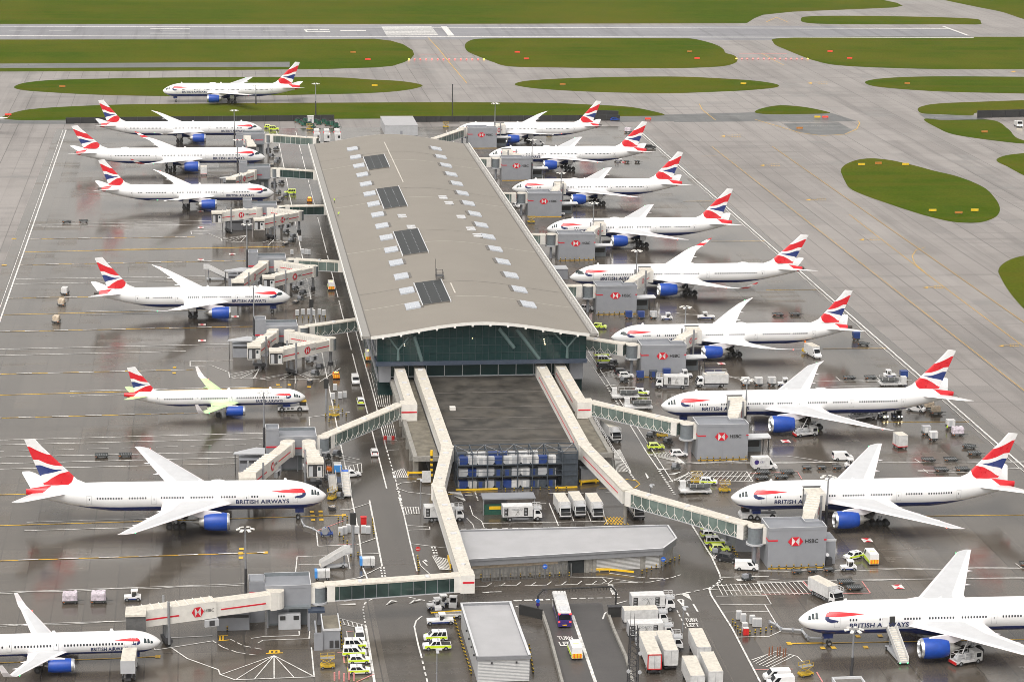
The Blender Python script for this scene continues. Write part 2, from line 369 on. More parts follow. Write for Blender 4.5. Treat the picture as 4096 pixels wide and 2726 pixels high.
def sm(t): t = max(0, min(1, t)); return t*t*(3-2*t)
class Hull:
    def __init__(h, d):
        h.d = d
    def sec(h, s):
        d = h.d; R, zc, L = d['R'], d['zc'], d['L']
        f = lambda l, p: 1.0 if s >= l else max(0.0, 1-(1-s/l)**2.1)**p
        top = d['zn']+(zc+R-d['zn'])*f(d['Lnt'], .82 if d['screen'] == 'three' else .92); bot = d['zn']-(d['zn']-zc+R)*f(d['Lnb'], .62); w = R*f(d['Lnt']*.85, .62 if d['screen'] == 'three' else .7)
        t = (s-(L-d['Lt']))/d['Lt']
        if t > 0:
            bot += (d['zend'][0]-(zc-R))*t**1.45; top -= (zc+R-d['zend'][1])*(t**2.2*.55+.45*sm((t-.55)/.45)*t); w = R*(1-(1-d['wend']/R)*t**1.75)
        return (top+bot)/2, max(.01, (top-bot)/2), max(.01, w)
    def at(h, s, z, side, e=.02):
        c, hh, w = h.sec(s); k = max(-.98, min(.98, (z-c)/(hh+e)))
        return Vector((-s, side*(w+e)*math.sqrt(1-k*k), z))
    def decal(h, mb, vs, fs, m, side, e=.02, zs=.4, ss=.9):
        bm = bmesh.new(); bv = [bm.verts.new((a, 0, b)) for a, b in vs]
        for f in fs:
            try: bm.faces.new([bv[i] for i in f])
            except ValueError: pass
        for ax, st in ((2, zs), (0, ss)):
            lo = min(v.co[ax] for v in bm.verts); hi = max(v.co[ax] for v in bm.verts); k = math.ceil(lo/st)
            while k*st < hi:
                cc = [0, 0, 0]; cc[ax] = k*st; no = [0, 0, 0]; no[ax] = 1
                bmesh.ops.bisect_plane(bm, geom=bm.verts[:]+bm.edges[:]+bm.faces[:], dist=1e-5, plane_co=cc, plane_no=no); k += 1
        bm.verts.index_update()
        mb.mesh([h.at(v.co.x, v.co.z, side, e) for v in bm.verts], [tuple(v.index for v in f.verts) for f in bm.faces], m); bm.free()
def airfoil(y, sle, ch, z, t, up=(0, 0)):
    P = [(0, 0), (.04, .45), (.12, .75), (.30, 1), (.55, .85), (.73, .6), (1, .04), (1, -.04), (.6, -.45), (.3, -.55), (.08, -.4)]
    return [(-(sle+u*ch), y, z+v*t*ch*.5) for u, v in P]
def wing_mesh(mb, secs, side, grey, light):
    rings = [airfoil(side*y, s, c, z, t) for y, s, c, z, t in secs]; n = 11
    vs = [p for r in rings for p in r]; fs, ms = [], []
    for i in range(len(rings)-1):
        for j in range(n):
            fs.append((i*n+j, i*n+(j+1) % n, (i+1)*n+(j+1) % n, (i+1)*n+j)); ms.append(light if j in (0, 1, 5, 10) else grey)
    fs += [tuple(range(n)), tuple(range((len(rings)-1)*n, len(rings)*n))]; ms += [light, light]
    mb.mesh(vs, fs, ms)
def interp(secs, y):
    for a, b in zip(secs, secs[1:]):
        if a[0] <= y <= b[0]:
            t = (y-a[0])/(b[0]-a[0]); return [a[i]+(b[i]-a[i])*t for i in range(len(a))]
BANDS = [  # curves over u = 0 trailing .. 1 leading
    [(0, .005), (.45, 0), (.6, .0), (.8, .075), (1, .19)], [(0, .045), (.12, .08), (.3, .155), (.45, .2), (.68, .262), (1, .30)],
    [(0, .2), (.1, .236), (.3, .262), (.5, .288), (.9, .345), (1, .36)], [(0, .44), (.2, .445), (.37, .40), (.6, .35), (.9, .347), (1, .362)],
    [(0, .564), (.25, .56), (.5, .48), (.7, .44), (1, .415)], [(0, .855), (.2, .845), (.5, .765), (.8, .69), (1, .665)]]
def cv(b, u):
    for (a, x), (c, y) in zip(b, b[1:]):
        if a <= u <= c: return x+(y-x)*sm_lin((u-a)/(c-a))
    return b[-1][1]
def sm_lin(t): return t
FLAG = ['white_paint', 'flag_red', 'white_paint', 'nav_blue', 'white_paint', 'flag_red', 'white_paint']
def fin_mesh(fin):
    sl0, st0, z0, sl1, st1, z1 = fin; mb = MB(); N = 16
    def P(u, v, side):
        le = sl0+(sl1-sl0)*v; te = st0+(st1-st0)*v; s = te+(le-te)*u; a = 1-u
        th = (.055*(te-le))*(math.sqrt(max(a, 0))*(1-a)*2.6+.02)*(1-.3*v)
        return (-s, side*th, z0+(z1-z0)*v+(.25*(u) if v > .999 else 0))
    lev = lambda u: [0]+[cv(b, u) for b in BANDS]+[1]
    for side in (-1, 1):
        for k in range(7):
            for i in range(N):
                u0, u1 = i/N, (i+1)/N; a, b = lev(u0), lev(u1); steps = 2
                for j in range(steps):
                    lo0, hi0 = a[k]+(a[k+1]-a[k])*j/steps, a[k]+(a[k+1]-a[k])*(j+1)/steps; lo1, hi1 = b[k]+(b[k+1]-b[k])*j/steps, b[k]+(b[k+1]-b[k])*(j+1)/steps
                    mb.face([P(u0, lo0, side), P(u1, lo1, side), P(u1, hi1, side), P(u0, hi0, side)], FLAG[k])
    for i in range(N):
        u0, u1 = i/N, (i+1)/N; mb.face([P(u0, 1, -1), P(u1, 1, -1), P(u1, 1, 1), P(u0, 1, 1)], 'white_paint')
    # dorsal fillet in front of the fin
    mb.face([P(1, .12, 0), P(1, 0, 0), (-(sl0-2.2), 0, z0-.05), (-(sl0-1.2), 0, z0+.12)], 'white_paint')
    return mb
RIB_RED = [(0, .33), (.04, .5), (.12, .60), (.30, .625), (.55, .595), (1.0, .50), (1.0, .485), (.6, .40), (.3, .36), (.17, .35), (.11, .34)]
RIB_BLUE = [(0, .33), (.11, .34), (.085, .29), (.12, .23), (.24, .18), (.34, .13), (.27, .05), (.15, .0), (.05, .07), (-.005, .2)]
def airliner(name, typ, side, fine=True, open_door=None, green=False):
    d = T[typ]; H = Hull(d); R, zc, L = d['R'], d['zc'], d['L']; root = thing(name, 'x', 'airplane')
    # fuselage
    ss = [0, .06, .2, .45, .8, 1.3, 2, 2.8, 3.8, 5, 6.5, 8, d['Lnt']]; a0 = L-d['Lt']
    k = d['Lnt']
    while k < a0-3: k += 4; ss.append(min(k, a0))
    ss += [a0+d['Lt']*t for t in (.0, .1, .2, .3, .4, .5, .6, .7, .8, .88, .95, 1)]; ss = sorted(set(round(x, 3) for x in ss))
    n = 40; mb = MB(); rings = []
    for s in ss:
        c, h, w_ = H.sec(s); rings.append([(-s, w_*math.cos(2*PI*i/n), c+h*math.sin(2*PI*i/n)) for i in range(n)])
    mb.loft(rings, 'fuselage_'+typ)
    # wing box fairing
    w0 = d['wing'][1]; s0, s1 = w0[1]-2.5, w0[1]+w0[2]+2.8; mid = (s0+s1)/2
    mb.lathe_x([(-(s0+(s1-s0)*t), R*.86*math.sin(PI*t)**.42 if 0 < t < 1 else .01) for t in [i/18 for i in range(19)]], 0, zc-.42*R, 'fuselage_'+typ, n=28, sy=1.12)
    if not fine:                                                # far aircraft: the window lines are part of the fuselage surface
        for a, b_ in d['rows']:
            s = a
            while s <= b_:
                z_ = zc+.17*R; H.decal(mb, [(s-.14, z_-.2), (s+.14, z_-.2), (s+.14, z_+.2), (s-.14, z_+.2)], [(0, 1, 2, 3)], 'window_dark', side, .02, 9, 9); s += .56
    part(mb, 'fuselage', root, True)
    # flight deck glass
    mb = MB(); zr = zc+.30*R
    if d['screen'] == 'three':
        P3 = ((1.3, 1.78, .0, .26), (1.86, 2.34, .07, .44), (2.42, 2.95, .12, .52)) if R < 2.5 else ((1.45, 1.95, .06, .28), (2.05, 2.55, .12, .40), (2.65, 3.2, .15, .47))
        for sd in (-1, 1):
            for A, B, z0, z1 in P3:
                mb = MB(); H.decal(mb, [(A, zc+z0*R), (B, zc+z0*R+.04), (B-.02, zc+z1*R), (A+.15, zc+z1*R-.1)], [(0, 1, 2, 3)], 'cockpit_glass', sd, .02, .3, .3); part(mb, 'cockpit_window', root)
    else:
        lo, hi = ((.16, .43) if d['screen'] == 'mask' else (.2, .45)); A, B = (1.75, 4.3) if d['screen'] == 'mask' else (2.3, 4.3)
        for sd in (-1, 1):
            mb = MB(); H.decal(mb, [(A, zc+lo*R+.12), (A+.7, zc+lo*R), (B-.5, zc+lo*R), (B, zc+(lo+.06)*R), (B-.7, zc+hi*R), (A+1.0, zc+hi*R+.06), (A+.3, zc+hi*R-.1)], [tuple(range(7))], 'cockpit_glass', sd, .02, .3, .3); part(mb, 'cockpit_window', root)
    # ribbon emblem and airline title
    s0, k = d['rib']; rl = 7.2*k; mb = MB(); f = lambda P: [(s0+a*rl, zc+b*R) for a, b in P]
    RR, BB = f(RIB_RED), f(RIB_BLUE)
    H.decal(mb, RR, [(0, 1, 10), (1, 2, 9, 10), (2, 3, 8, 9), (3, 4, 7, 8), (4, 5, 6, 7)], 'flag_red', side, .025, .3, .5)
    H.decal(mb, BB, [(0, 1, 2, 9), (9, 2, 3, 8), (8, 3, 4, 7), (7, 4, 5, 6)], 'title_blue', side, .025, .3, .5)
    part(mb, 'ribbon_emblem', root)
    mb = MB(); t0, t1, z0, z1 = d['title']
    if side > 0: t0 += 1.0; t1 += 1.0
    vs, fs = text_poly('BRITISH AIRWAYS', .028, 1.06)
    P = [((t1-a*(t1-t0)) if side < 0 else (t0+a*(t1-t0)), zc+(z0+(z1-z0)*b)*R) for a, b in vs]
    H.decal(mb, P, fs, 'title_blue', side, .025, .3, 1.4)
    part(mb, 'airline_title', root)
    # doors: thin outline with a small pane
    dm = MB(); hgt = 1.95 if R > 2.5 else 1.8; dw = 1.05 if R > 2.5 else .85
    for i, s in enumerate(d['doors']):
        mb = MB(); zb = zc-.30*R; b_, t_, l_, r_ = zb, zb+hgt, s-dw/2, s+dw/2; e = .05
        op = open_door == i
        if op:
            H.decal(mb, [(l_, b_), (r_, b_), (r_, t_), (l_, t_)], [(0, 1, 2, 3)], 'black_matt', side, .02)
            p0 = H.at(s-dw*1.3, zb, side, .25)
            mb.box(p0.x-.5, p0.x+.5, p0.y-.06, p0.y+.06, zb, t_, 'white_paint')
        else:
            for A in ([(l_, b_), (r_, b_), (r_, b_+e), (l_, b_+e)], [(l_, t_-e), (r_, t_-e), (r_, t_), (l_, t_)], [(l_, b_), (l_+e, b_), (l_+e, t_), (l_, t_)], [(r_-e, b_), (r_, b_), (r_, t_), (r_-e, t_)]):
                H.decal(mb, A, [(0, 1, 2, 3)], 'line_grey', side, .022)
            H.decal(mb, [(s-.12, zb+hgt*.5), (s+.02, zb+hgt*.5), (s+.02, zb+hgt*.72), (s-.12, zb+hgt*.72)], [(0, 1, 2, 3)], 'window_dark', side, .024)
        part(mb, 'cabin_door', root)
    # cabin windows
    zw = zc+.17*R; wm_ = MB(); pitch = .56; wme = None
    for a, b_ in d['rows'] if fine else ():
        s = a
        while s <= b_:
            if fine:
                c, h, w_ = H.sec(s); cm, hm, wmx = H.sec(L*.4)
                if wme is None:
                    m0 = MB(); H.decal(m0, [(L*.4+x, zw+z) for x, z in ((-.15, -.13), (-.09, -.21), (.09, -.21), (.15, -.13), (.15, .13), (.09, .21), (-.09, .21), (-.15, .13))], [tuple(range(8))], 'window_dark', side, .02, 9, 9)
                    wme = m0.data('cabin_window')
                o = plink('cabin_window', wme, root, (L*.4-s, (H.at(s, zw, side, .02).y-H.at(L*.4, zw, side, .02).y), 0))
            s += pitch
    # wings
    g, l_ = d['wm']
    if green: g, l_ = 'deiced_green', 'deiced_green'
    for sd in (-1, 1):
        mb = MB(); wing_mesh(mb, d['wing'], sd, g, l_)
        for y in ((.3, .5, .7) if R > 2.5 else (.4, .65)):
            y *= d['wing'][-1][0]; W_ = interp(d['wing'], y); te = W_[1]+W_[2]
            mb.loft([[(-(te-x), sd*y+r*math.cos(A), W_[3]-.25+r*1.2*math.sin(A)) for A in (0, 1.57, 3.14, 4.71)] for x, r in ((2.6, .02), (1.6, .26), (.2, .24), (-1.0, .02))], l_)
        part(mb, 'wing', root, True)
        wl = KIDS[root.name][-1]
        if d.get('wlet'):
            mb = MB(); rings = [[(-s, sd*y+.0, z), (-(s+.4*c), sd*y+sd*.06, z+.05), (-(s+c), sd*y, z), (-(s+.4*c), sd*y-sd*.06, z-.05)] for y, s, c, z in d['wlet']]
            if typ == '35K':
                for i, m_ in enumerate(('white_paint', 'flag_red', 'white_paint', 'flag_red')): mb.loft(rings[i:i+2], m_)
            else: mb.loft(rings, 'wing_light')
            w_ = mb.build('winglet', wl); KIDS.setdefault(wl.name, []).append(w_)
        W_ = interp(d['wing'], d['wing'][-1][0]*.955); mb = MB(); x = -W_[1]+.05
        mb.cyl((x, sd*W_[0], W_[3]-.12), (x+.02, sd*W_[0], W_[3]+.1), .10, 'stop_lamp' if sd > 0 else 'green_lamp', n=8)
        nl = mb.build('navigation_light', wl); KIDS.setdefault(wl.name, []).append(nl)
        # tailplane
        s0, ch, zz, y1, s1, c1, z1 = d['stab']; mb = MB()
        gl = ('deiced_green', 'deiced_green') if green else (l_, 'white_paint')
        wing_mesh(mb, [(.3, s0-.3, ch+.4, zz, .10), (y1*.93, s0+(s1-s0)*.93-.1, c1+.5, zz+(z1-zz)*.93, .09), (y1, s1+.3, c1-.6, z1, .09)], sd, *gl)
        part(mb, 'tailplane', root, True)
        # engine
        e = d['eng']; r, s, Le = e['r'], e['s'], e['L']; mb = MB(); cy, cz = sd*e['y'], e['z']
        pr = [(.75, .80), (.5, .86), (.0+.55, .985), (1.2, 1.04), (2.4, 1.05), (3.6, 1.02), (4.6, .94), (Le, .82)]
        mb.lathe_x([(-(s+x), r*k_) for x, k_ in pr[2:]]+[(-(s+Le), r*.66)], cy, cz, 'engine_blue', n=28)
        part(mb, 'engine', root, True); en = KIDS[root.name][-1]
        def sub(mb, nm):
            o = mb.build(nm, en, True); KIDS.setdefault(en.name, []).append(o)
        mb = MB(); mb.lathe_x([(-(s+.551), r*.986), (-(s+.2), r*.965), (-(s), r*.90), (-(s+.05), r*.84), (-(s+.6), r*.79)], cy, cz, 'polished_metal', n=28); sub(mb, 'intake_lip')
        mb = MB(); mb.lathe_x([(-(s+.58), r*.79), (-(s+1.0), r*.79), (-(s+1.0), r*.30), (-(s+.55), .02)], cy, cz, 'dark_metal', n=24); sub(mb, 'fan')
        mb = MB(); mb.lathe_x([(-(s+Le-.3), r*.64), (-(s+Le+e['ex']*.55), r*.52), (-(s+Le+e['ex']*.6), r*.36), (-(s+Le+e['ex']*1.35), .05)], cy, cz, 'bare_metal', n=20); sub(mb, 'exhaust_nozzle')
        W_ = interp(d['wing'], e['y']); mb = MB(); zt = W_[3]+.05
        y0_, y1_ = cy-.28, cy+.28
        mb.prof([(-(s+1.4), cz+r*.98), (-(s+2.4), cz+r*1.16), (-(W_[1]+.4), zt+.1), (-(W_[1]+W_[2]*.5), zt-.2), (-(s+Le+e['ex']*.6), cz+r*.55), (-(s+Le-.5), cz+r*.6)], y0_, y1_, 'wing_light'); sub(mb, 'pylon')
        # main gear
        gs, gy, na, gr = d['gear']; mb = MB(); yy = sd*gy
        mb.cyl((-gs, yy, gr), (-gs+.1, yy*.9, zc-.6*R), .22, 'steel_grey'); mb.cyl((-gs, yy, gr*1.6), (-gs-1.6, yy*.8, zc-.7*R), .12, 'steel_grey')
        mb.obox((-gs, sd*(gy+.75), zc-.78*R), (1.9, .08, 1.6), 0, 'white_paint')
        part(mb, 'main_gear', root); mg = KIDS[root.name][-1]
        for i in range(na):
            x = -gs+(i-(na-1)/2)*1.45
            for dy in (-.55, .55):
                wb = MB(); wb.wheel((x, yy+dy*gr/.67, gr), gr, .5*gr/.67, hub='dark_metal'); o = wb.build('wheel', mg); KIDS.setdefault(mg.name, []).append(o)
    part(fin_mesh(d['fin']), 'tail_fin', root)
    mb = MB(); ns = d['nose']; nr = .52 if R > 2.5 else .38
    mb.cyl((-ns, 0, nr), (-ns+.2, 0, zc-.8*R), .13, 'steel_grey'); mb.obox((-ns+.3, .5, zc-R-.35), (1.8, .06, 1.0), 0, 'nav_blue'); mb.obox((-ns+.3, -.5, zc-R-.35), (1.8, .06, 1.0), 0, 'nav_blue')
    part(mb, 'nose_gear', root); ng = KIDS[root.name][-1]
    for dy in (-.28, .28):
        wb = MB(); wb.wheel((-ns, dy, nr), nr, .36); o = wb.build('wheel', ng); KIDS.setdefault(ng.name, []).append(o)
    if d['dome']:
        mb = MB(); rg = []
        for x, hh, ww in ((-1.7, .01, .02), (-1.4, .22, .4), (-.6, .4, .65), (.5, .42, .7), (1.4, .25, .45), (1.8, .01, .02)):
            rg.append([(-d['dome']+x, ww*math.cos(PI*i/8), zc+R-.06+hh*math.sin(PI*i/8)) for i in range(9)])
        mb.loft(rg, 'white_paint', close=False); part(mb, 'satellite_dome', root, True)
    mb = MB(); mb.face([(-8.5, 0, zc+R+.55), (-8.9, 0, zc+R+.55), (-9.1, 0, zc+R-.05), (-8.2, 0, zc+R-.05)], 'white_paint'); mb.face([(-L*.42, 0, zc+R+.5), (-L*.42-.4, 0, zc+R+.5), (-L*.42-.7, 0, zc+R-.05), (-L*.42+.3, 0, zc+R-.05)], 'white_paint')
    part(mb, 'blade_antenna', root)
    return root
def nose_pos(px, py, typ):
    p = G(px, py, T[typ]['zn']); p.z = 0; return p
def put(o, px, py, typ, tx, ty, label, yaw=0.0):
    p = nose_pos(px, py, typ); rz = (0 if tx < px else PI)+yaw
    o.location = p; o.rotation_euler.z = rz; o['label'] = label
    o['group'] = 'airliners with red white and blue tails'
    return o
CS = lambda f: (f[0], f[1])
port_fine = airliner('airplane', '772', 1, True)
put(port_fine, 2923, 1988, '772', 4060, 1935, 'white airliner behind the nearest complete grey bridgehead block, second from bottom on the right')
stair_jet = airliner('airplane', '772', 1, True, open_door=1)
put(stair_jet, 3194, 2476, '772', 4338, 2421, 'white airliner with an open door and boarding stairs, cut by the right edge', -.016)
port_far = airliner('airplane', '772', 1, False)
put(port_far, 651, 362, '772', 1198, 335, 'white airliner taxiing along the grass beyond the terminal')
for a, lab in (((1955, 620, 2589, 595), 'white airliner second from the far end of the right row, emblem hidden by its bridge'), ((2048, 753, 2732, 725), 'white airliner in the right row, third from the far end'), ((2187, 914, 2932, 882), 'white airliner fourth from the far end of the right row')):
    o = dup(port_far, (0, 0, 0)); put(o, a[0], a[1], '772', a[2], a[3], lab)
put(airliner('airplane', '772', -1, True), 1305, 1978, '772', 107, 1965, 'large white airliner filling the lower left, yellow line under its nose wheel', -.032)
put(airliner('airplane', '77W', 1, True), 2644, 1620, '77W', 3817, 1576, 'longest white airliner on the right, a fuel dispenser beside its blue engine')
put(airliner('airplane', '78X', 1, True), 2444, 1347, '78X', 3406, 1308, 'white airliner on the right with a white lift truck by its rear hold')
put(airliner('airplane', '78X', -1, False), 1049, 516, '78X', 402, 502, 'white airliner farthest away in the left row, by the dark blast fence')
jet = airliner('airplane', '35K', -1, False)
put(jet, 1061, 628, '35K', 306, 609, 'white airliner with curled red tipped wings in the left row')
put(airliner('airplane', '35K', 1, True), 2278, 1108, '35K', 3216, 1070, 'white airliner with curled red tipped wings in the right row')
wt = G(40, 457, 9.5); o = dup(jet, (wt.x-32.4, wt.y+49.5, 0), PI/2, 'white wing with a red tip entering at the left edge', 'airliners with red white and blue tails')
put(airliner('airplane', '789', -1, False), 1096, 771, '789', 413, 750, 'white airliner third in the left row, raked plain wings')
put(airliner('airplane', '789', 1, False), 1821, 521, '789', 2407, 492, 'white airliner farthest away in the right row, beside the grass')
put(airliner('airplane', '788', -1, True), 1162, 1187, '788', 382, 1174, 'short white twin jet in the left row beside the wrapped cargo dollies')
put(airliner('airplane', '321', -1, True, green=True), 1222, 1585, '321', 494, 1580, 'slim white airliner with pale green wings and tailplane')
put(airliner('airplane', '321', -1, True), 643, 2562, '321', -80, 2553, 'slim white airliner cut by the bottom left corner, catering truck at its nose')
# ------------------------------------------------------------------ concourse
def roof_z(x):
    t = (x-68.7)/30.0
    if abs(t) > .93: return 17.0
    u = t/.93
    return 17.0+3.6*(.5*(1+math.cos(PI*u))*.55+(1-u*u)*.45)
k = NT('terminal_roof'); b = k.b
p = k.pos(); sx = k.n('ShaderNodeSeparateXYZ'); k.l(p, sx.inputs[0])
f1 = k.noise(.12, p, 5); f2 = k.noise(2.2, p, 3)
seam = k.math('LESS_THAN', k.math('FRACT', k.math('MULTIPLY', sx.outputs[1], 1/.62)), .12)
cc = k.mix(f1, (.195, .176, .150), (.242, .219, .188)); cc = k.mix(k.math('MULTIPLY', seam, .22), cc, (.12, .108, .092)); cc = k.mix(k.math('MULTIPLY', f2, .12), cc, (.28, .255, .225))
k.l(cc, b.inputs['Base Color']); b.inputs['Roughness'].default_value = .5; b.inputs['Metallic'].default_value = .0; MATS['terminal_roof'] = k.m
mat('roof_seam', (.52, .49, .44), .5); mat('gutter_grey', (.27, .26, .245), .5, var=.06); mat('gutter_dark', (.14, .13, .12), .6)
mat('skylight_pane', (.42, .45, .50), .12, var=.05); mat('louvre_black', (.018, .022, .024), .5, var=.3, scale=1.2)
mat('eave_white', (.70, .69, .66), .45, var=.05)
kk = NT('facade_glass'); f = kk.noise(.08, kk.pos(), 3); kk.l(kk.mix(f, (.006, .022, .024), (.016, .048, .046)), kk.b.inputs['Base Color']); kk.b.inputs['Roughness'].default_value = .05
kk.b.inputs['Specular IOR Level'].default_value = .35; MATS['facade_glass'] = kk.m
mat('facade_frame', (.03, .05, .055), .4, var=.1); mat('facade_navy', (.045, .06, .09), .35, var=.1); mat('mullion_light', (.40, .43, .45), .4)
mat('bridge_glass', (.13, .17, .155), .1, var=.3, scale=.25); mat('bridge_glass_dark', (.03, .055, .05), .06, var=.4, scale=.2)
mat('flat_roof_dark', (.055, .05, .043), .6, var=.5, scale=.22, dirt=.3); mat('flat_roof_tan', (.16, .145, .115), .8, var=.3, scale=.5, dirt=.3)
mat('inner_light', (.9, .8, .6), .3, emit=(1, .8, .5, 3))
X0, X1, Y0, Y1 = 38.7, 98.7, 572.0, 868.0
term = thing('terminal_building', 'long terminal building with a curved beige roof and dark green glass end wall', 'building', (68.7, 572, 0))
term_l = Vector((-68.7, -572, 0))
class TB(MB):
    pass
def tpart(mb, name, smooth=False, **k_):
    o = part(mb, name, term, smooth, **k_); o.location = term_l; return o
XS = [X0+(X1-X0)*i/48 for i in range(49)]
def front(x): return Y0+(.0 if abs(x-68.7) > 28 else -.9*math.cos((x-68.7)/28*PI/2)*1.0)
mb = MB()
xs = [x for x in XS if 41 <= x <= 96.5]; xs = [41.0]+xs+[96.5]
for a, b_ in zip(xs, xs[1:]):
    ys = [Y0+(Y1-Y0)*i/16 for i in range(17)]
    for i, (c, d_) in enumerate(zip(ys, ys[1:])):
        ca, cb = (front(a), front(b_)) if i == 0 else (c, c)
        mb.face([(a, ca, roof_z(a)), (b_, cb, roof_z(b_)), (b_, d_, roof_z(b_)), (a, d_, roof_z(a))], 'terminal_roof')
    mb.face([(a, front(a), roof_z(a)-.75), (b_, front(b_), roof_z(b_)-.75), (b_, Y1, roof_z(b_)-.75), (a, Y1, roof_z(a)-.75)], 'gutter_grey')
o = tpart(mb, 'roof', True)
def tsub(mb, name, parent, smooth=False, loc=None):
    o_ = mb.build(name, parent, smooth, loc); KIDS.setdefault(parent.name, []).append(o_); return o_
for f_ in (lambda x: front(x)-.02, lambda x: Y1+.02):
    mb = MB()
    for a, b_ in zip(xs, xs[1:]): mb.face([(a, f_(a), roof_z(a)-.8), (b_, f_(b_), roof_z(b_)-.8), (b_, f_(b_), roof_z(b_)+.03), (a, f_(a), roof_z(a)+.03)], 'eave_white')
    tsub(mb, 'eaves_fascia', o, True)
for i in range(12):                                            # white eave brackets under the front edge
    x = 44+i*4.5; mb = MB(); mb.box(x-.25, x+.25, front(x)-.25, front(x)+.6, roof_z(x)-1.15, roof_z(x)-.8, 'eave_white'); tsub(mb, 'eave_bracket', o)
mb = MB()
for xa, xb in ((X0, 41.0), (96.5, X1)):
    mb.box(xa, xb, Y0, Y1, 16.4, 17.0, 'gutter_grey')
inner = ((40.75, 41.0), (96.5, 96.75))
for xa, xb in inner: mb.box(xa, xb, Y0+.1, Y1-.1, 17.0, 17.12, 'gutter_dark')
for xa, xb in ((X0-.12, X0+.16), (X1-.16, X1+.12)): mb.box(xa, xb, Y0, Y1, 16.1, 17.28, 'eave_white')
tpart(mb, 'gutter')
mb = MB()                                                       # safety rail along the right gutter
for i in range(75): mb.box(97.3, 97.36, Y0+2+i*3.9, Y0+2.06+i*3.9, 17, 18.0, 'eave_white')
mb.box(97.3, 97.36, Y0+2, Y0+291, 17.95, 18.02, 'eave_white'); mb.box(97.3, 97.36, Y0+2, Y0+291, 17.5, 17.55, 'eave_white')
tpart(mb, 'guard_rail')
for yc, side in ((600.2, 1), (618, 0), (671.2, 1), (688.0, 2), (741.3, 1), (758, 0), (812, 1), (829, 0)):
    mb = MB(); m_ = 'roof_seam' if side == 1 else 'gutter_dark' if side == 0 else 'terminal_roof'
    for a, b_ in zip(xs, xs[1:]):
        mb.face([(a, yc-.12, roof_z(a)+.03), (b_, yc-.12, roof_z(b_)+.03), (b_, yc+.12, roof_z(b_)+.03), (a, yc+.12, roof_z(a)+.03)], m_)
    tpart(mb, 'roof_seam')
for i in range(15):
    for x in (53.5, 84.0):
        y = 595.8+17.72*i; mb = MB(); sg = 1 if x < 68 else -1; z0, z1 = roof_z(x-1.9), roof_z(x+1.9)
        for dx0, dx1, m_, up in ((-1.9, 1.9, 'skylight_pane', .36), (1.9*sg, 2.7*sg, 'gutter_dark', .15)):
            a, b_ = x+min(dx0, dx1), x+max(dx0, dx1); zl, zr = roof_z(a), roof_z(b_)
            mb.loft([[(a, y-3.1, zl-.1), (b_, y-3.1, zr-.1), (b_, y+3.1, zr-.1), (a, y+3.1, zl-.1)], [(a, y-3.1, zl+up), (b_, y-3.1, zr+up), (b_, y+3.1, zr+up), (a, y+3.1, zl+up)]], m_)
        for xx in (-.7, .6): mb.box(x+xx-.03, x+xx+.03, y-3.1, y+3.1, roof_z(x+xx)+.37, roof_z(x+xx)+.395, 'parapet_light')
        tpart(mb, 'skylight')
for ya, yb in ((594.5, 620), (656.5, 690), (726.5, 760.5), (797, 823)):
    mb = MB()
    for i in range(6):
        a, b_ = 56.1+i*1.22, 56.1+(i+1)*1.22
        mb.loft([[(a, ya, roof_z(a)+.02), (b_, ya, roof_z(b_)+.02), (b_, yb, roof_z(b_)+.02), (a, yb, roof_z(a)+.02)], [(a, ya, roof_z(a)+.3), (b_, ya, roof_z(b_)+.3), (b_, yb, roof_z(b_)+.3), (a, yb, roof_z(a)+.3)]], 'louvre_black')
    for xx in (56.0, 63.4): mb.box(xx-.12, xx+.12, ya-.3, yb+.3, roof_z(xx)-.1, roof_z(xx)+.42, 'parapet_light')
    for yy in (ya, yb): mb.loft([[(56, yy-.12, roof_z(56)), (63.4, yy-.12, roof_z(63.4)), (63.4, yy+.12, roof_z(63.4)), (56, yy+.12, roof_z(56))], [(56, yy-.12, roof_z(56)+.36), (63.4, yy-.12, roof_z(63.4)+.36), (63.4, yy+.12, roof_z(63.4)+.36), (56, yy+.12, roof_z(56)+.36)]], 'gutter_dark')
    for xx in (58.4, 61): 
        for j in range(int((yb-ya)/2)): mb.box(xx-.1, xx+.1, ya+.6+j*2, ya+1.2+j*2, roof_z(xx)+.28, roof_z(xx)+.34, 'grey_cladding')
    tpart(mb, 'roof_louvre')
for x, y in ((76.2, 742), (77.2, 733), (78.7, 711), (79.7, 693), (80.7, 684), (60.5, 712), (61.8, 694)):
    mb = MB()
    for dy in (-1.5, 1.5): mb.obox((x, y+dy, roof_z(x)+.12), (2.6, 1.5, .3), 0, 'parapet_light')
    tpart(mb, 'roof_vent')
mb = MB()
for ya, yb in ((604, 616), (768, 850)): mb.box(65.4, 65.75, ya, yb, roof_z(65.5)-.05, roof_z(65.5)+.12, 'roof_seam')
tpart(mb, 'cable_tray')
mb = MB()                                                       # roof access frame by the nearest louvre
for x in (62.2, 64.2):
    for y in (621, 624): mb.box(x-.05, x+.05, y-.05, y+.05, 20, 23.5 if x < 63 else 22.6, 'dark_metal')
mb.box(62.2, 64.2, 621, 621.1, 22.3, 22.4, 'dark_metal'); mb.box(62.2, 64.2, 624, 624.1, 22.3, 22.4, 'dark_metal'); mb.box(62.2, 64.2, 621, 624, 21.2, 21.3, 'dark_metal'); mb.cyl((62.2, 624, 20), (62.2, 624, 25.5), .05, 'dark_metal')
tpart(mb, 'access_frame')
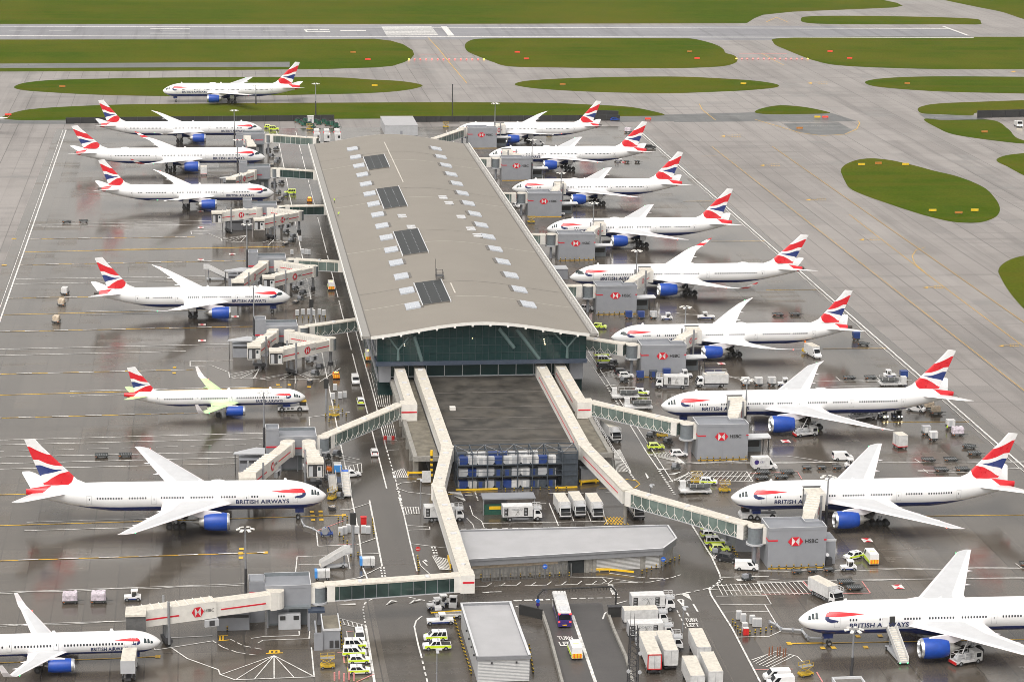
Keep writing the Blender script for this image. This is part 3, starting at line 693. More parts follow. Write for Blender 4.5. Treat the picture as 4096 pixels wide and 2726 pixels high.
# walls and glazing
mb = MB(); mb.box(43.2, 95.8, 578.0, 866, 0, 16.3, 'facade_glass', 'gutter_dark'); tpart(mb, 'glazed_wall')
mb = MB()
for i in range(48):
    for x in (43.15, 95.75): mb.box(x, x+.1, 580+i*6, 580.2+i*6, 0, 16.3, 'facade_frame')
for z in (4.4, 8.8): 
    for x in (43.0, 95.7): mb.box(x, x+.3, 578, 866, z, z+.9, 'grey_cladding')
tpart(mb, 'side_framing')
GX = [42.7+53.3*i/32 for i in range(33)]
mb = MB()
for a, b_ in zip(GX, GX[1:]): mb.face([(a, 574, 9.9), (b_, 574, 9.9), (b_, 574, roof_z(b_)-.7), (a, 574, roof_z(a)-.7)], 'facade_glass')
mb.face([(42.7, 574, 9.9), (42.7, 579, 9.9), (42.7, 579, 16.3), (42.7, 574, 16.3)], 'facade_glass'); mb.face([(96, 574, 9.9), (96, 579, 9.9), (96, 579, 16.3), (96, 574, 16.3)], 'facade_glass')
o = tpart(mb, 'end_glazing')
mb = MB()
for i in range(0, 33):
    x = GX[i]; mb.box(x-.05, x+.05, 573.88, 573.96, 9.9, roof_z(x)-.75, 'facade_frame')
for z in (11.9, 13.9, 15.9): mb.box(42.7, 96, 573.85, 573.95, z-.05, z+.05, 'facade_frame')
tsub(mb, 'mullion', o)
mat('strut_pale', (.09, .14, .14), .4, var=.05)
for pts in (((45.5, 16.4), (48, 12.9), (50.6, 16.2)), ((87.5, 17), (91.2, 12.9), (93.8, 16.2))):   # pale tree struts just behind the glass
    mb = MB(); P = [(x, 573.9, z) for x, z in pts]; mb.tube([P[0], P[1], P[2]], .24, 'strut_pale'); mb.cyl(P[1], (P[1][0], 573.9, 10.2), .3, 'strut_pale', r1=.45); tsub(mb, 'tree_column', o)
for pts in (((52, 16.4), (54, 10)), ((78, 18), (84, 10)), ((73.5, 18.2), (77.5, 13))):
    mb = MB(); mb.cyl((pts[0][0], 573.95, pts[0][1]), (pts[1][0], 573.95, pts[1][1]), .5, 'strut_pale'); tsub(mb, 'raking_column', o)
for x, z, n_ in ((49.5, 14.4, 2), (66.8, 15.6, 1), (85.1, 15.1, 4)):
    mb = MB()
    for j in range(n_): mb.box(x-.1+j*.1, x+.1+j*.1, 573.75, 573.8, z-j*.45, z+.2-j*.45, 'inner_light')
    tsub(mb, 'interior_lamp', o)
mb = MB(); mb.box(42.3, 96.3, 573.4, 580, 8.9, 9.9, 'facade_navy'); tpart(mb, 'fascia_beam')
mb = MB(); mb.box(46.3, 92.3, 577, 582, 5.0, 8.9, 'facade_glass'); o = tpart(mb, 'lower_glazing')
mb = MB()
for i in range(11): x = 46.3+i*4.6; mb.box(x-.09, x+.09, 576.85, 577, 5, 8.9, 'mullion_light')
mb.box(46.3, 92.3, 576.85, 577, 5.0, 5.25, 'mullion_light'); tsub(mb, 'mullion', o)
mb = MB(); mb.box(43.3, 46.3, 576, 579, 4, 8.9, 'grey_cladding'); mb.box(92.3, 95.7, 576, 579, 4, 8.9, 'grey_cladding'); tpart(mb, 'corner_panel')

# ------------------------------------------------------------------ baggage hall under a flat dark roof in front of the glass wall
hall = thing('baggage_hall', 'low baggage hall with a wet dark flat roof in front of the glass wall', 'building', (69, 520, 0))
hl = Vector((-69, -520, 0))
def hpart(mb, name): o = part(mb, name, hall); o.location = hl; return o
mb = MB(); mb.box(56, 83.4, 508, 577.5, 4.2, 5.0, 'concrete_wall', 'flat_roof_dark'); hpart(mb, 'main_roof')
for i in range(5):
    mb = MB(); yy = 519+i*9.5 + (4 if i == 4 else 0); mb.box(56, 83.4, yy, yy+.18, 5.0, 5.08, 'gutter_dark'); hpart(mb, 'roof_joint')
for xa, xb in ((46.2, 52), (86.3, 92)):
    mb = MB(); mb.box(xa, xb, 509.6, 577.5, 3.5, 4.1, 'concrete_wall', 'flat_roof_tan'); hpart(mb, 'wing_roof')
    mb = MB(); e = xa if xa < 60 else xb-.9
    mb.box(e-.05, e+.95, 509.4, 577.5, 3.3, 4.5, 'concrete_wall'); mb.box(xa, xb, 509.3, 509.9, 3.3, 4.4, 'concrete_wall'); hpart(mb, 'parapet')
    for i in range(7):
        mb = MB(); x = xa+.7 if xa < 60 else xb-.7; mb.box(x-.6, x+.6, 511+i*9.6, 512.2+i*9.6, 0, 3.3, 'concrete_wall'); hpart(mb, 'pillar')
for xa, xb in ((52, 56), (83.4, 86.3)):
    mb = MB(); mb.box(xa, xb, 508.2, 577.4, 3.6, 4.3, 'concrete_wall', 'flat_roof_dark'); hpart(mb, 'gutter_strip')
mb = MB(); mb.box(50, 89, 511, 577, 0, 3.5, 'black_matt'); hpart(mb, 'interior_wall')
mb = MB(); mb.box(58.2, 59.6, 545, 546.4, 5, 5.8, 'cream_panel'); hpart(mb, 'roof_hatch')
# ------------------------------------------------------------------ steel racking with stored containers
rack = thing('container_rack', 'three storey dark steel rack of baggage containers at the end of the hall', 'rack', (68.5, 501, 0))
def rpart(mb, name): o = part(mb, name, rack); o.location = (-68.5, -501, 0); return o
RX0, RX1, RY0, RY1 = 55.0, 82.0, 497.7, 504.6; LV = [.25, 2.95, 5.65, 8.3]
for i in range(9):
    x = RX0+(RX1-RX0)*i/8
    for y in (RY0, (RY0+RY1)/2, RY1):
        mb = MB(); mb.box(x-.11, x+.11, y-.11, y+.11, 0, 8.4, 'rack_steel'); rpart(mb, 'upright')
for z in LV[:3]:
    mb = MB(); mb.box(RX0+.1, RX1-.1, RY0+.1, RY1-.1, z-.16, z, 'rack_steel'); rpart(mb, 'deck')
mb = MB()
for y in (RY0, (RY0+RY1)/2, RY1):
    for z in LV[1:]: mb.box(RX0, RX1, y-.08, y+.08, z+.0, z+.2, 'rack_steel')
for i in range(9):
    x = RX0+(RX1-RX0)*i/8; mb.box(x-.09, x+.09, RY0, RY1, 8.3, 8.5, 'rack_steel')
for i in range(8):
    x = RX0+(RX1-RX0)*i/8; x2 = x+27/8; mb.cyl((x, RY0 if i % 2 else RY1, 8.4), (x2, RY1 if i % 2 else RY0, 8.4), .07, 'steel_grey'); 
    for z in (2.9, 5.6): mb.box(x, x2, RY0-.05, RY0+.02, z+1.2, z+1.28, 'rack_steel')
rpart(mb, 'beam')
mb = MB(); mb.box(RX0-.4, RX0+9, RY0-.6, RY0-.35, .1, .45, 'yellow_plastic'); mb.box(RX1-5, RX1, RY0-.6, RY0-.35, .1, .45, 'yellow_plastic'); rpart(mb, 'guard_kerb')
mb = MB(); mb.box(78.6, 82, 497.9, 504.6, 0, 8.0, 'rack_steel', 'gutter_dark'); rpart(mb, 'lift_shaft')
def uld_mesh(m, door=None):
    mb = MB(); mb.prof([(-1.0, .5), (-1.0, 1.62), (1.0, 1.62), (1.0, 0), (-.55, 0)], -.75, .75, m)
    mb.face([(-.5, -.76, .1), (.3, -.76, .1), (.3, -.76, 1.5), (-.5, -.76, 1.5)], door or 'uld_grey'); mb.box(.92, 1.01, -.77, .77, 0, 1.64, 'uld_grey'); mb.box(-1.02, 1.02, -.77, .77, 1.58, 1.65, m)
    return mb.data('baggage_container')
ULDS = {'white': uld_mesh('uld_white', 'grey_light'), 'blue': uld_mesh('uld_blue', 'uld_blue'), 'grey': uld_mesh('grey_light', 'uld_white'), 'dark': uld_mesh('rack_steel', 'uld_blue')}
lvl = ['bottom', 'middle', 'top']; pos_w = ['left end', 'second from left', 'third from left', 'fourth from left', 'fifth from left', 'sixth from left', 'seventh from left', 'eighth from left', 'ninth from left', 'tenth from left', 'right end']
order = [['blue', 'grey', 'dark', 'grey', 'dark', 'blue', 'white', 'grey', 'dark', 'dark', 'dark'], ['grey', 'blue', 'grey', 'grey', 'dark', 'dark', 'grey', 'white', 'dark', 'grey', 'dark'], ['blue', 'grey', 'white', 'grey', 'blue', 'white', 'grey', 'white', 'white', 'blue', 'white']]
for li in range(3):
    for i in range(11):
        c = order[li][i]; x = 56.4+i*1.98; o = link('baggage_container', ULDS[c], None, (x, 498.9, LV[li]+.01), 0 if i % 3 else PI)
        tag(o, f'{c} baggage container in the {lvl[li]} tier of the rack, {pos_w[i]}', 'container', 'baggage containers stored in the rack')
    if li == 2:
        for i in range(8):
            c = ['dark', 'white', 'white', 'blue', 'blue', 'grey', 'white', 'white'][i]; o = link('baggage_container', ULDS[c], None, (56.5+i*2.3, 502.4, LV[2]+.01), 0)
            tag(o, f'{c} baggage container in the back row of the top rack tier, {pos_w[i]}', 'container', 'baggage containers stored in the rack')

# ------------------------------------------------------------------ fixed walkways
def walkway(label, pts, z0=4.9, z1=8.0, wid=2.5, glass=None, cream=0, trusses=True, stripe=False, loc=None, ends=1.2):
    "enclosed bridge along points (x, y): cream roof and ends, glazed sides"
    t = thing('walkway_bridge', label, 'walkway', (*pts[0], 0), 0, 'enclosed passenger walkways'); off = Vector((-pts[0][0], -pts[0][1], 0))
    def wp(mb, n_): o = part(mb, n_, t); o.location = off; return o
    V = [Vector((*p_, 0)) for p_ in pts]
    for a, b_ in zip(V, V[1:]):
        d = (b_-a); L = d.length; d.normalize(); rz = math.atan2(d.y, d.x); nrm = Vector((-d.y, d.x, 0)); c = (a+b_)/2
        mb = MB(); mb.obox(c+Vector((0, 0, z1-.12)), (L+.3, wid+.16, .3), rz, 'cream_roof'); wp(mb, 'roof'); ro = KIDS[t.name][-1]
        k_ = int(L//9)
        for j in range(k_):
            mb = MB(); pp = a+d*(L*(j+.5)/k_)
            if j % 3 == 2: mb.cyl(pp+Vector((0, 0, z1)), pp+Vector((0, 0, z1+.22)), .42, 'parapet_light', n=14)
            else: mb.obox(pp+Vector((0, 0, z1+.13)), (.7, 1.2, .22), rz, 'parapet_light')
            tsub(mb, 'roof_hatch', ro)
        body = 'cream_panel' if glass is None else glass
        mb = MB(); mb.obox(c+Vector((0, 0, (z0+z1-.25)/2)), (L, wid, z1-z0-.3), rz, body); wp(mb, 'side_wall')
        mb = MB()
        for s_ in (-1, 1):
            n_ = max(2, int(L/2.2)); e = nrm*s_*(wid/2+.03)
            if glass:
                for j in range(n_+1):
                    p0 = a+d*(L*j/n_)+e; mb.obox(p0+Vector((0, 0, (z0+z1)/2)), (.08, .05, z1-z0-.3), rz, 'grey_cladding' if glass == 'bridge_glass_dark' else 'cream_panel')
                    if trusses and j < n_: p1 = a+d*(L*(j+.5)/n_)+e; p2 = a+d*(L*(j+1)/n_)+e; mb.tube([p0+Vector((0, 0, z0+1.3)), p1+Vector((0, 0, z0)), p2+Vector((0, 0, z0+1.3))], .06, 'cream_panel', 5)
            elif stripe: mb.obox(c+e+Vector((0, 0, (z0+z1)/2-.1)), (L*.8, .04, .22), rz, 'logo_red')
            mb.obox(c+e+Vector((0, 0, z0+.06)), (L, .08, .2), rz, 'grey_light')
        wp(mb, 'frame')
        if glass:
            for pp in (a+d*ends/2, b_-d*ends/2):
                mb = MB(); mb.obox(pp+Vector((0, 0, (z0+z1)/2)), (ends, wid+.3, z1-z0+.1), rz, 'cream_panel', 'cream_roof'); wp(mb, 'end_portal')
    for v in V[1:-1]:
        mb = MB(); mb.cyl(v+Vector((0, 0, z0-.1)), v+Vector((0, 0, z1+.2)), wid*.62, 'cream_panel', n=16, cap='cream_roof'); wp(mb, 'corner_drum')
    return t, off
def columns(t, off, pts, z, r=.4):
    for x, y in pts:
        mb = MB(); mb.cyl((x, y, 0), (x, y, z), r, 'concrete_wall'); o = part(mb, 'column', t); o.location = off
t, o = walkway('cream walkway bending from the glass wall past the rack to the long low building', [(53.5, 577), (53.4, 504.5), (48.6, 476.8), (48.4, 421.6)]); columns(t, o, [(53.4, 530), (53.4, 512), (48.6, 478), (48.4, 447), (48.6, 424)], 4.9)
mb = MB(); mb.box(47.2, 49.9, 419.4, 422.8, 4.6, 8.2, 'cream_panel', 'cream_roof'); mb.box(49.9, 49.95, 419.6, 422.6, 6.6, 6.95, 'logo_red'); mb.box(47.6, 49.8, 419.34, 419.4, 6.6, 6.95, 'logo_red'); ob = part(mb, 'corner_box', t); ob.location = o
t, o = walkway('short cream walkway on the left edge of the hall roof', [(48.4, 577), (48.4, 543.5)]); columns(t, o, [(47.8, 560)], 4.9)
mb = MB(); mb.box(45.9, 49.8, 539.8, 543.6, 4.1, 8.2, 'cream_panel', 'cream_roof'); mb.box(46, 49.7, 539.74, 539.8, 6.1, 6.45, 'logo_red'); ob = part(mb, 'corner_box', t); ob.location = o
t, o = walkway('cream walkway with a red stripe bending right past the rack, right inner', [(84.7, 577), (84.6, 504), (88.6, 470.5)], stripe=True); columns(t, o, [(84.7, 530), (88.4, 472)], 4.9)
t, o = walkway('short cream walkway on the right edge of the hall roof', [(89.6, 577), (89.6, 542.5)], stripe=True); columns(t, o, [(90.5, 560)], 4.9)
mb = MB(); mb.box(88.4, 92.3, 538.6, 542.6, 4.2, 8.2, 'cream_panel', 'cream_roof'); mb.box(88.6, 92.2, 538.54, 538.6, 6.2, 6.55, 'logo_red'); ob = part(mb, 'corner_box', t); ob.location = o

# ------------------------------------------------------------------ bridgehead blocks and boarding bridges
def rotunda(mb, x, y, r, z0, z1):
    mb.cyl((x, y, z0), (x, y, z1), r, 'rotunda_grey', n=20, cap='cream_roof'); mb.cyl((x, y, z1), (x, y, z1+.25), r+.12, 'cream_panel', n=20, cap='cream_roof')
    mb.cyl((x, y, z0-.35), (x, y, z0), r+.3, 'grey_light', n=20); mb.cyl((x, y, 0), (x, y, z0-.3), .42, 'grey_cladding', n=12)
ordn = ['farthest', 'second farthest', 'third farthest', 'fourth farthest', 'fifth farthest', 'sixth farthest', 'seventh farthest', 'nearest complete']
RN = [(108.6, 958.6), (113.4, 883.8), (113.6, 810.9), (113.6, 738), (113.6, 662.7), (113.9, 591.8), (113.4, 516.5), (112.3, 441.4)]
mat('box_front', (.27, .28, .305), .4, var=.04, scale=.5)
def right_block(i, x, y, label):
    t = thing('bridgehead_block', label, 'building', (x, y, 0), 0, 'grey bridgehead blocks with hexagon emblem'); W, D, H = 12.0, 6.8, 8.6
    mb = MB(); mb.box(0, W, 0, D, 0, H-.55, 'box_front', 'roof_grey'); mb.box(W*.5-.04, W*.5+.04, -.03, 0, .3, H-.5, 'grey_cladding'); part(mb, 'wall', t)
    mb = MB()
    mb.box(-.06, W+.06, -.06, .12, H-.6, H, 'box_front', 'parapet_light'); mb.box(-.06, .12, 0, D, H-.6, H, 'box_front', 'parapet_light'); mb.box(W-.12, W+.06, 0, D-3, H-.6, H, 'box_front', 'parapet_light')
    mb.box(-.06, W*.7, D-.12, D+.06, H-.6, H, 'box_front', 'parapet_light'); mb.box(W*.7-.1, W*.7+.08, D-3, D, H-.6, H, 'box_front', 'parapet_light'); mb.box(W*.7, W+.06, D-3.1, D-2.9, H-.6, H, 'box_front', 'parapet_light')
    part(mb, 'parapet', t)
    mb = MB(); hexlogo(mb, (5.6, 0, 5.6), (1.6, 0, 0), (0, 0, .95), (0, -.05, 0)); part(mb, 'hexagon_emblem', t)
    mb = MB(); put_text(mb, 'HSBC', (7.6, -.06, 5.2), (2.7, 0, 0), (0, 0, .85), 'black_matt', .02); part(mb, 'wall_lettering', t)
    mb = MB(); mb.box(-.07, 1.9, -.05, 0, 5.7, 6.0, 'logo_red'); mb.box(-.07, -.02, 0, 3, 5.7, 6.0, 'logo_red'); mb.box(W-.5, W+.05, -.05, 0, 5.7, 6.0, 'logo_red'); part(mb, 'red_stripe', t)
    mb = MB(); rotunda(mb, -2.0, 3.3, 1.55, 4.5, 7.9); mb.box(-.7, .05, 2.0, 4.6, 4.5, 8.0, 'cream_panel', 'cream_roof'); part(mb, 'rotunda', t)
    if i < 7:
        mb = MB(); mb.prism([(W, 3.4), (W+6.6, 4.4), (W+6.6, 7.6), (W, 7.6)], 3.6, 3.95, 'parapet_light', 'parapet_light'); part(mb, 'canopy', t)
        mb = MB(); mb.box(W, W+4.6, 6, 9, 0, 3.2, 'rotunda_grey'); mb.box(W+.4, W+4.2, 5.95, 6, 1.2, 2.6, 'black_matt'); part(mb, 'kiosk', t)
        for dx in (4.9, 6.2): mb = MB(); mb.box(W+dx-.1, W+dx+.1, 5, 5.2, 0, 3.6, 'dark_metal'); part(mb, 'canopy_post', t)
    else:
        mb = MB(); mb.box(W, W+2.5, 1.6, 6.5, 0, 5.2, 'box_front', 'roof_grey'); mb.box(W, W+2.55, 1.5, 1.6, 4.9, 5.4, 'parapet_light'); part(mb, 'annex', t)
        mb = MB(); mb.box(W+.3, W+1.6, .4, 1.6, .1, 1.6, 'dark_metal'); mb.cyl((W+.4, .8, 2.4), (W+.4, -.2, 2.6), .35, 'parapet_light'); part(mb, 'fan_unit', t)
    mb = MB(); mb.box(.1, W-.1, -.5, -.1, 0, .18, 'line_yellow'); mb.box(.1, W-.1, -.45, -.12, .18, .2, 'black_matt'); part(mb, 'kerb', t)
    return t
for i, (x, y) in enumerate(RN):
    right_block(i, x, y, f'grey bridgehead block with red hexagon emblem, {ordn[i]} on the right')
t = thing('bridgehead_block', 'flat roof corner of a bridgehead block cut off by the bottom edge', 'building', (104.5, 356, 0), 0, 'grey bridgehead blocks with hexagon emblem')
mb = MB(); mb.box(0, 5, 0, 7, 0, 8.2, 'box_front', 'gutter_dark'); part(mb, 'wall', t)
mb = MB(); mb.box(-.1, 5.1, 6.9, 7.1, 8.0, 8.6, 'parapet_light'); mb.box(-.1, .1, 0, 7, 8.0, 8.6, 'parapet_light'); mb.box(4.9, 5.1, 0, 7, 8.0, 8.6, 'parapet_light'); part(mb, 'parapet', t)
# walkways from the concourse to the right hand rotundas
def rdrum(i): return (RN[i][0]-2.0, RN[i][1]+3.3)
sidew = 97.0
for i in range(8):
    dx, dy = rdrum(i); nm = ordn[i]
    if i == 7: a = (88.8, 470.2)
    elif i == 6: a = (91.8, 540.5)
    elif i == 5: a = (96.0, 607)
    elif i == 0: a = (96.0, 944)
    else: a = (96.0, dy+1.5)
    if i == 0: a = (94.5, 866.5); dx, dy = 106.6, 961.5
    d = Vector((dx-a[0], dy-a[1])); l_ = d.length; e = (a[0]+d.x*(l_-2.0)/l_, a[1]+d.y*(l_-2.0)/l_)
    if i == 0: a = (92, 935)
    walkway(f'glazed walkway to the {nm} grey block on the right', [a, e], 4.9, 8.0, 2.7, 'bridge_glass', ends=1.6, trusses=(i >= 5))
# boarding bridges on the right
def cab(mb, c, rz, w_=3.6, l_=3.2, z0=4.3, z1=7.7):
    c = Vector(c)
    mb.obox(c+Vector((0, 0, (z0+z1)/2)), (l_, w_, z1-z0), rz, 'cream_panel', 'cream_roof')
def bridge_right(i, doorx, py, typ, label):
    x, y = RN[i]; t = thing('boarding_bridge', label, 'boarding bridge', (x+9.6, y+7, 0), 0, 'boarding bridges')
    o = Vector((-(x+9.6), -(y+7), 0)); R = T[typ]['R']
    a = Vector((x+9.6, y+6.9, 0)); b_ = Vector((doorx, py-R-2.9, 0)); d = b_-a; L = d.length; d.normalize(); rz = math.atan2(d.y, d.x)
    def bp(mb, n_): ob = part(mb, n_, t); ob.location = o; return ob
    zz = 6.0
    mb = MB(); mb.obox(a+d*(L*.27)+Vector((0, 0, zz)), (L*.55, 2.5, 2.8), rz, 'cream_panel', 'cream_roof'); bp(mb, 'inner_tunnel')
    mb = MB(); mb.obox(a+d*(L*.70)+Vector((0, 0, zz+.15)), (L*.6, 3.0, 3.2), rz, 'cream_panel', 'cream_roof')
    for j in range(6): mb.obox(a+d*(L*(.45+.09*j))+Vector((0, 0, zz+1.8)), (.12, 3.1, .15), rz, 'cream_panel')
    bp(mb, 'outer_tunnel'); ot = KIDS[t.name][-1]
    n_ = Vector((d.y, -d.x, 0)); mb = MB()
    hexlogo(mb, a+d*(L*.62)+n_*1.5+Vector((0, 0, zz+.2)), d*1.0, (0, 0, .8), n_*.03); mb.obox(a+d*(L*.86)+n_*1.52+Vector((0, 0, zz)), (2.2, .04, .25), rz, 'logo_red')
    put_text(mb, 'HSBC', a+d*(L*.62+1.2)+n_*1.54+Vector((0, 0, zz-.1)), d*1.4, (0, 0, .5), 'black_matt'); tsub(mb, 'bridge_emblem', ot)
    mb = MB(); cab(mb, b_+Vector((0, .6, 0)), PI/2, 3.8, 4.6, 4.4, 8.1); bp(mb, 'cab')
    mb = MB(); mb.box(b_.x-1.9, b_.x+1.7, b_.y+2.2, py-R+.25, 4.3, 8.3, 'cream_panel', 'rubber_hood'); mb.box(b_.x-2.05, b_.x+1.9, b_.y+2.6, py-R+.15, 8.3, 8.45, 'rubber_hood'); bp(mb, 'hood')
    mb = MB(); pl = a+d*(L*.72); 
    for s_ in (-1, 1): mb.cyl(pl+n_*1.75*s_+Vector((0, 0, .6)), pl+n_*1.75*s_+Vector((0, 0, 9.0)), .26, 'steel_grey', n=10)
    mb.obox(pl+Vector((0, 0, 1.0)), (1.2, 3.6, .7), rz, 'dark_metal')
    bp(mb, 'lift_column'); lc = KIDS[t.name][-1]
    for s_ in (-1, 1): wb = MB(); wb.cyl(pl+n_*(s_*.9-.3)+Vector((0, 0, .6)), pl+n_*(s_*.9+.3)+Vector((0, 0, .6)), .6, 'rubber', n=14); tsub(wb, 'wheel', lc)
NR = [(1821, 521, '789'), (1955, 620, '772'), (2048, 753, '772'), (2187, 914, '772'), (2278, 1108, '35K'), (2444, 1347, '78X'), (2644, 1620, '77W'), (2923, 1988, '772')]
for i, (px, py, ty) in enumerate(NR):
    p_ = nose_pos(px, py, ty); s_ = T[ty]['doors'][0 if i == 1 else 1]
    bridge_right(i, p_.x+s_, p_.y, ty, f'cream boarding bridge behind the {ordn[i]} grey block on the right')
# left hand blocks
ordl = ['farthest', 'second farthest', 'third farthest', 'fourth farthest', 'fifth farthest', 'sixth farthest', 'nearest']
LN = [(0, 946.5, 0), (0, 867.4, 1), (0, 792.8, 1), (0, 706.9, 1), (0, 619.6, 1), (0, 514.3, 1), (-5.8, 416.3, 2)]
def left_block(i, ox, y, kind, label):
    t = thing('bridgehead_block', label, 'building', (20+ox, y, 0), 0, 'grey bridgehead blocks on open legs')
    W = 4.2
    mb = MB(); mb.box(-4.0, W+.3, 0, 6.9, 4.4, 7.8, 'grey_cladding', 'roof_grey'); part(mb, 'upper_storey', t)
    mb = MB(); mb.box(-4.05, W+.35, -.05, .1, 7.8, 8.4, 'grey_cladding', 'parapet_light'); mb.box(-4.05, W+.35, 6.8, 7.0, 7.8, 8.5, 'rotunda_grey', 'parapet_light'); mb.box(W+.2, W+.36, 0, 6.9, 7.8, 8.45, 'grey_cladding', 'parapet_light'); part(mb, 'parapet', t)
    z = 10.2 if kind else 8.0
    if kind == 2: mb = MB(); mb.box(-6.9, -4.0, 3.2, 6.9, 0, 8.2, 'grey_cladding', 'roof_grey'); z = 8.2; y0_ = 3.2
    else: mb = MB(); mb.box(-6.9, -4.0, .3, 4.0, 0, z-.5, 'grey_cladding', 'roof_grey'); y0_ = .3
    part(mb, 'lift_tower', t)
    mb = MB(); y1_ = y0_+3.7; mb.box(-6.95, -3.95, y0_-.05, y0_+.1, z-.5, z, 'grey_cladding', 'parapet_light'); mb.box(-6.95, -3.95, y1_-.1, y1_+.05, z-.5, z+.1, 'grey_cladding', 'parapet_light')
    mb.box(-6.95, -6.8, y0_, y1_, z-.5, z, 'grey_cladding', 'parapet_light'); mb.box(-4.1, -3.95, y0_, y1_, z-.5, z, 'grey_cladding', 'parapet_light'); part(mb, 'tower_parapet', t)
    mb = MB(); mb.box(-6.9, -4.1, y0_-.06, y0_, 5.7, 6.05, 'logo_red'); 
    if kind == 1: mb.box(-.6, 1.4, -.06, 0, 5.4, 5.7, 'logo_red')
    if kind == 0: mb.box(0, 4.0, -.06, 0, 5.6, 5.9, 'logo_red')
    part(mb, 'red_stripe', t)
    mb = MB(); mb.box(-3.4, 3.8, 1.4, 6.6, 0, 4.4, 'rotunda_grey'); mb.box(-3.2, 0, 1.34, 1.4, .4, 3.2, 'grey_cladding'); mb.box(1.2, 2.2, 1.34, 1.4, 0, 2.6, 'uld_white'); part(mb, 'ground_storey', t)
    mb = MB(); mb.box(-4, 4.4, -.9, 0, 4.0, 4.4, 'rotunda_grey'); mb.box(-4, 4.4, -1, -.9, 4.0, 5.2, 'wire_grey') if 0 else None; part(mb, 'balcony', t)
    for x in (-3.6, .2, 4.0): mb = MB(); mb.box(x-.15, x+.15, .2, .5, 0, 4.2, 'grey_cladding'); part(mb, 'leg', t)
    mb = MB(); rotunda(mb, 6.1, 1.4, 1.35, 4.6, 7.6); mb.box(4.4, 5.3, .3, 2.6, 4.5, 7.8, 'cream_panel', 'cream_roof'); part(mb, 'rotunda', t)
    # plant annex and canopy on the left
    if kind:
        mb = MB(); mb.box(-13.0, -7, -.6, 4.2, 0, 3.3 if kind == 1 else 4.2, 'grey_cladding', 'roof_grey'); mb.box(-12.8, -7.1, -.66, -.6, 2.5, 3.1, 'dark_metal'); part(mb, 'annex', t)
        if kind == 1:
            mb = MB(); mb.prism([(-14.3, .4), (-7.2, -.2), (-7, 4.2), (-9, 5.0), (-14, 1.6)], 4.2, 4.5, 'grey_light'); part(mb, 'canopy', t)
            for x in (-13.9, -7.6): mb = MB(); mb.box(x-.1, x+.1, .6, .8, 0, 4.2, 'dark_metal'); part(mb, 'canopy_post', t)
        else:
            mb = MB(); mb.box(-1.6, 2.5, -1.0, .2, 0, 3.0, 'grey_light'); mb.box(-1.3, -.3, -1.06, -1, 1.9, 2.7, 'black_matt'); mb.box(1.2, 2.2, -1.06, -1, 1.9, 2.7, 'black_matt'); part(mb, 'kiosk', t)
            mb = MB(); mb.box(3.9, 7.0, -2, .3, 3.5, 3.9, 'facade_navy'); mb.box(3.9, 4.2, -2, -1.7, 0, 3.5, 'grey_cladding'); part(mb, 'stair_canopy', t)
    return t
for i, (ox, y, kd) in enumerate(LN): left_block(i, ox, y, kd, f'grey bridgehead block on open legs with a lift tower, {ordl[i]} on the left')
LF = [(45.5, 938.6), (42, 862.0), (42, 794.8), (42, 703.2), (42, 629.2), (45.9, 541.8), (47.3, 421)]
for i, (ox, y, kd) in enumerate(LN):
    a = Vector((20+ox+6.1, y+1.4)); e = Vector(LF[i]); d = (e-a).normalized(); s_ = a+d*1.3
    walkway(f'glazed walkway to the {ordl[i]} grey block on the left', [tuple(e), tuple(s_)], 4.8, 7.9, 2.5, 'bridge_glass_dark' if i in (1, 2, 6) else 'bridge_glass', ends=1.5, trusses=(i in (4, 5)))
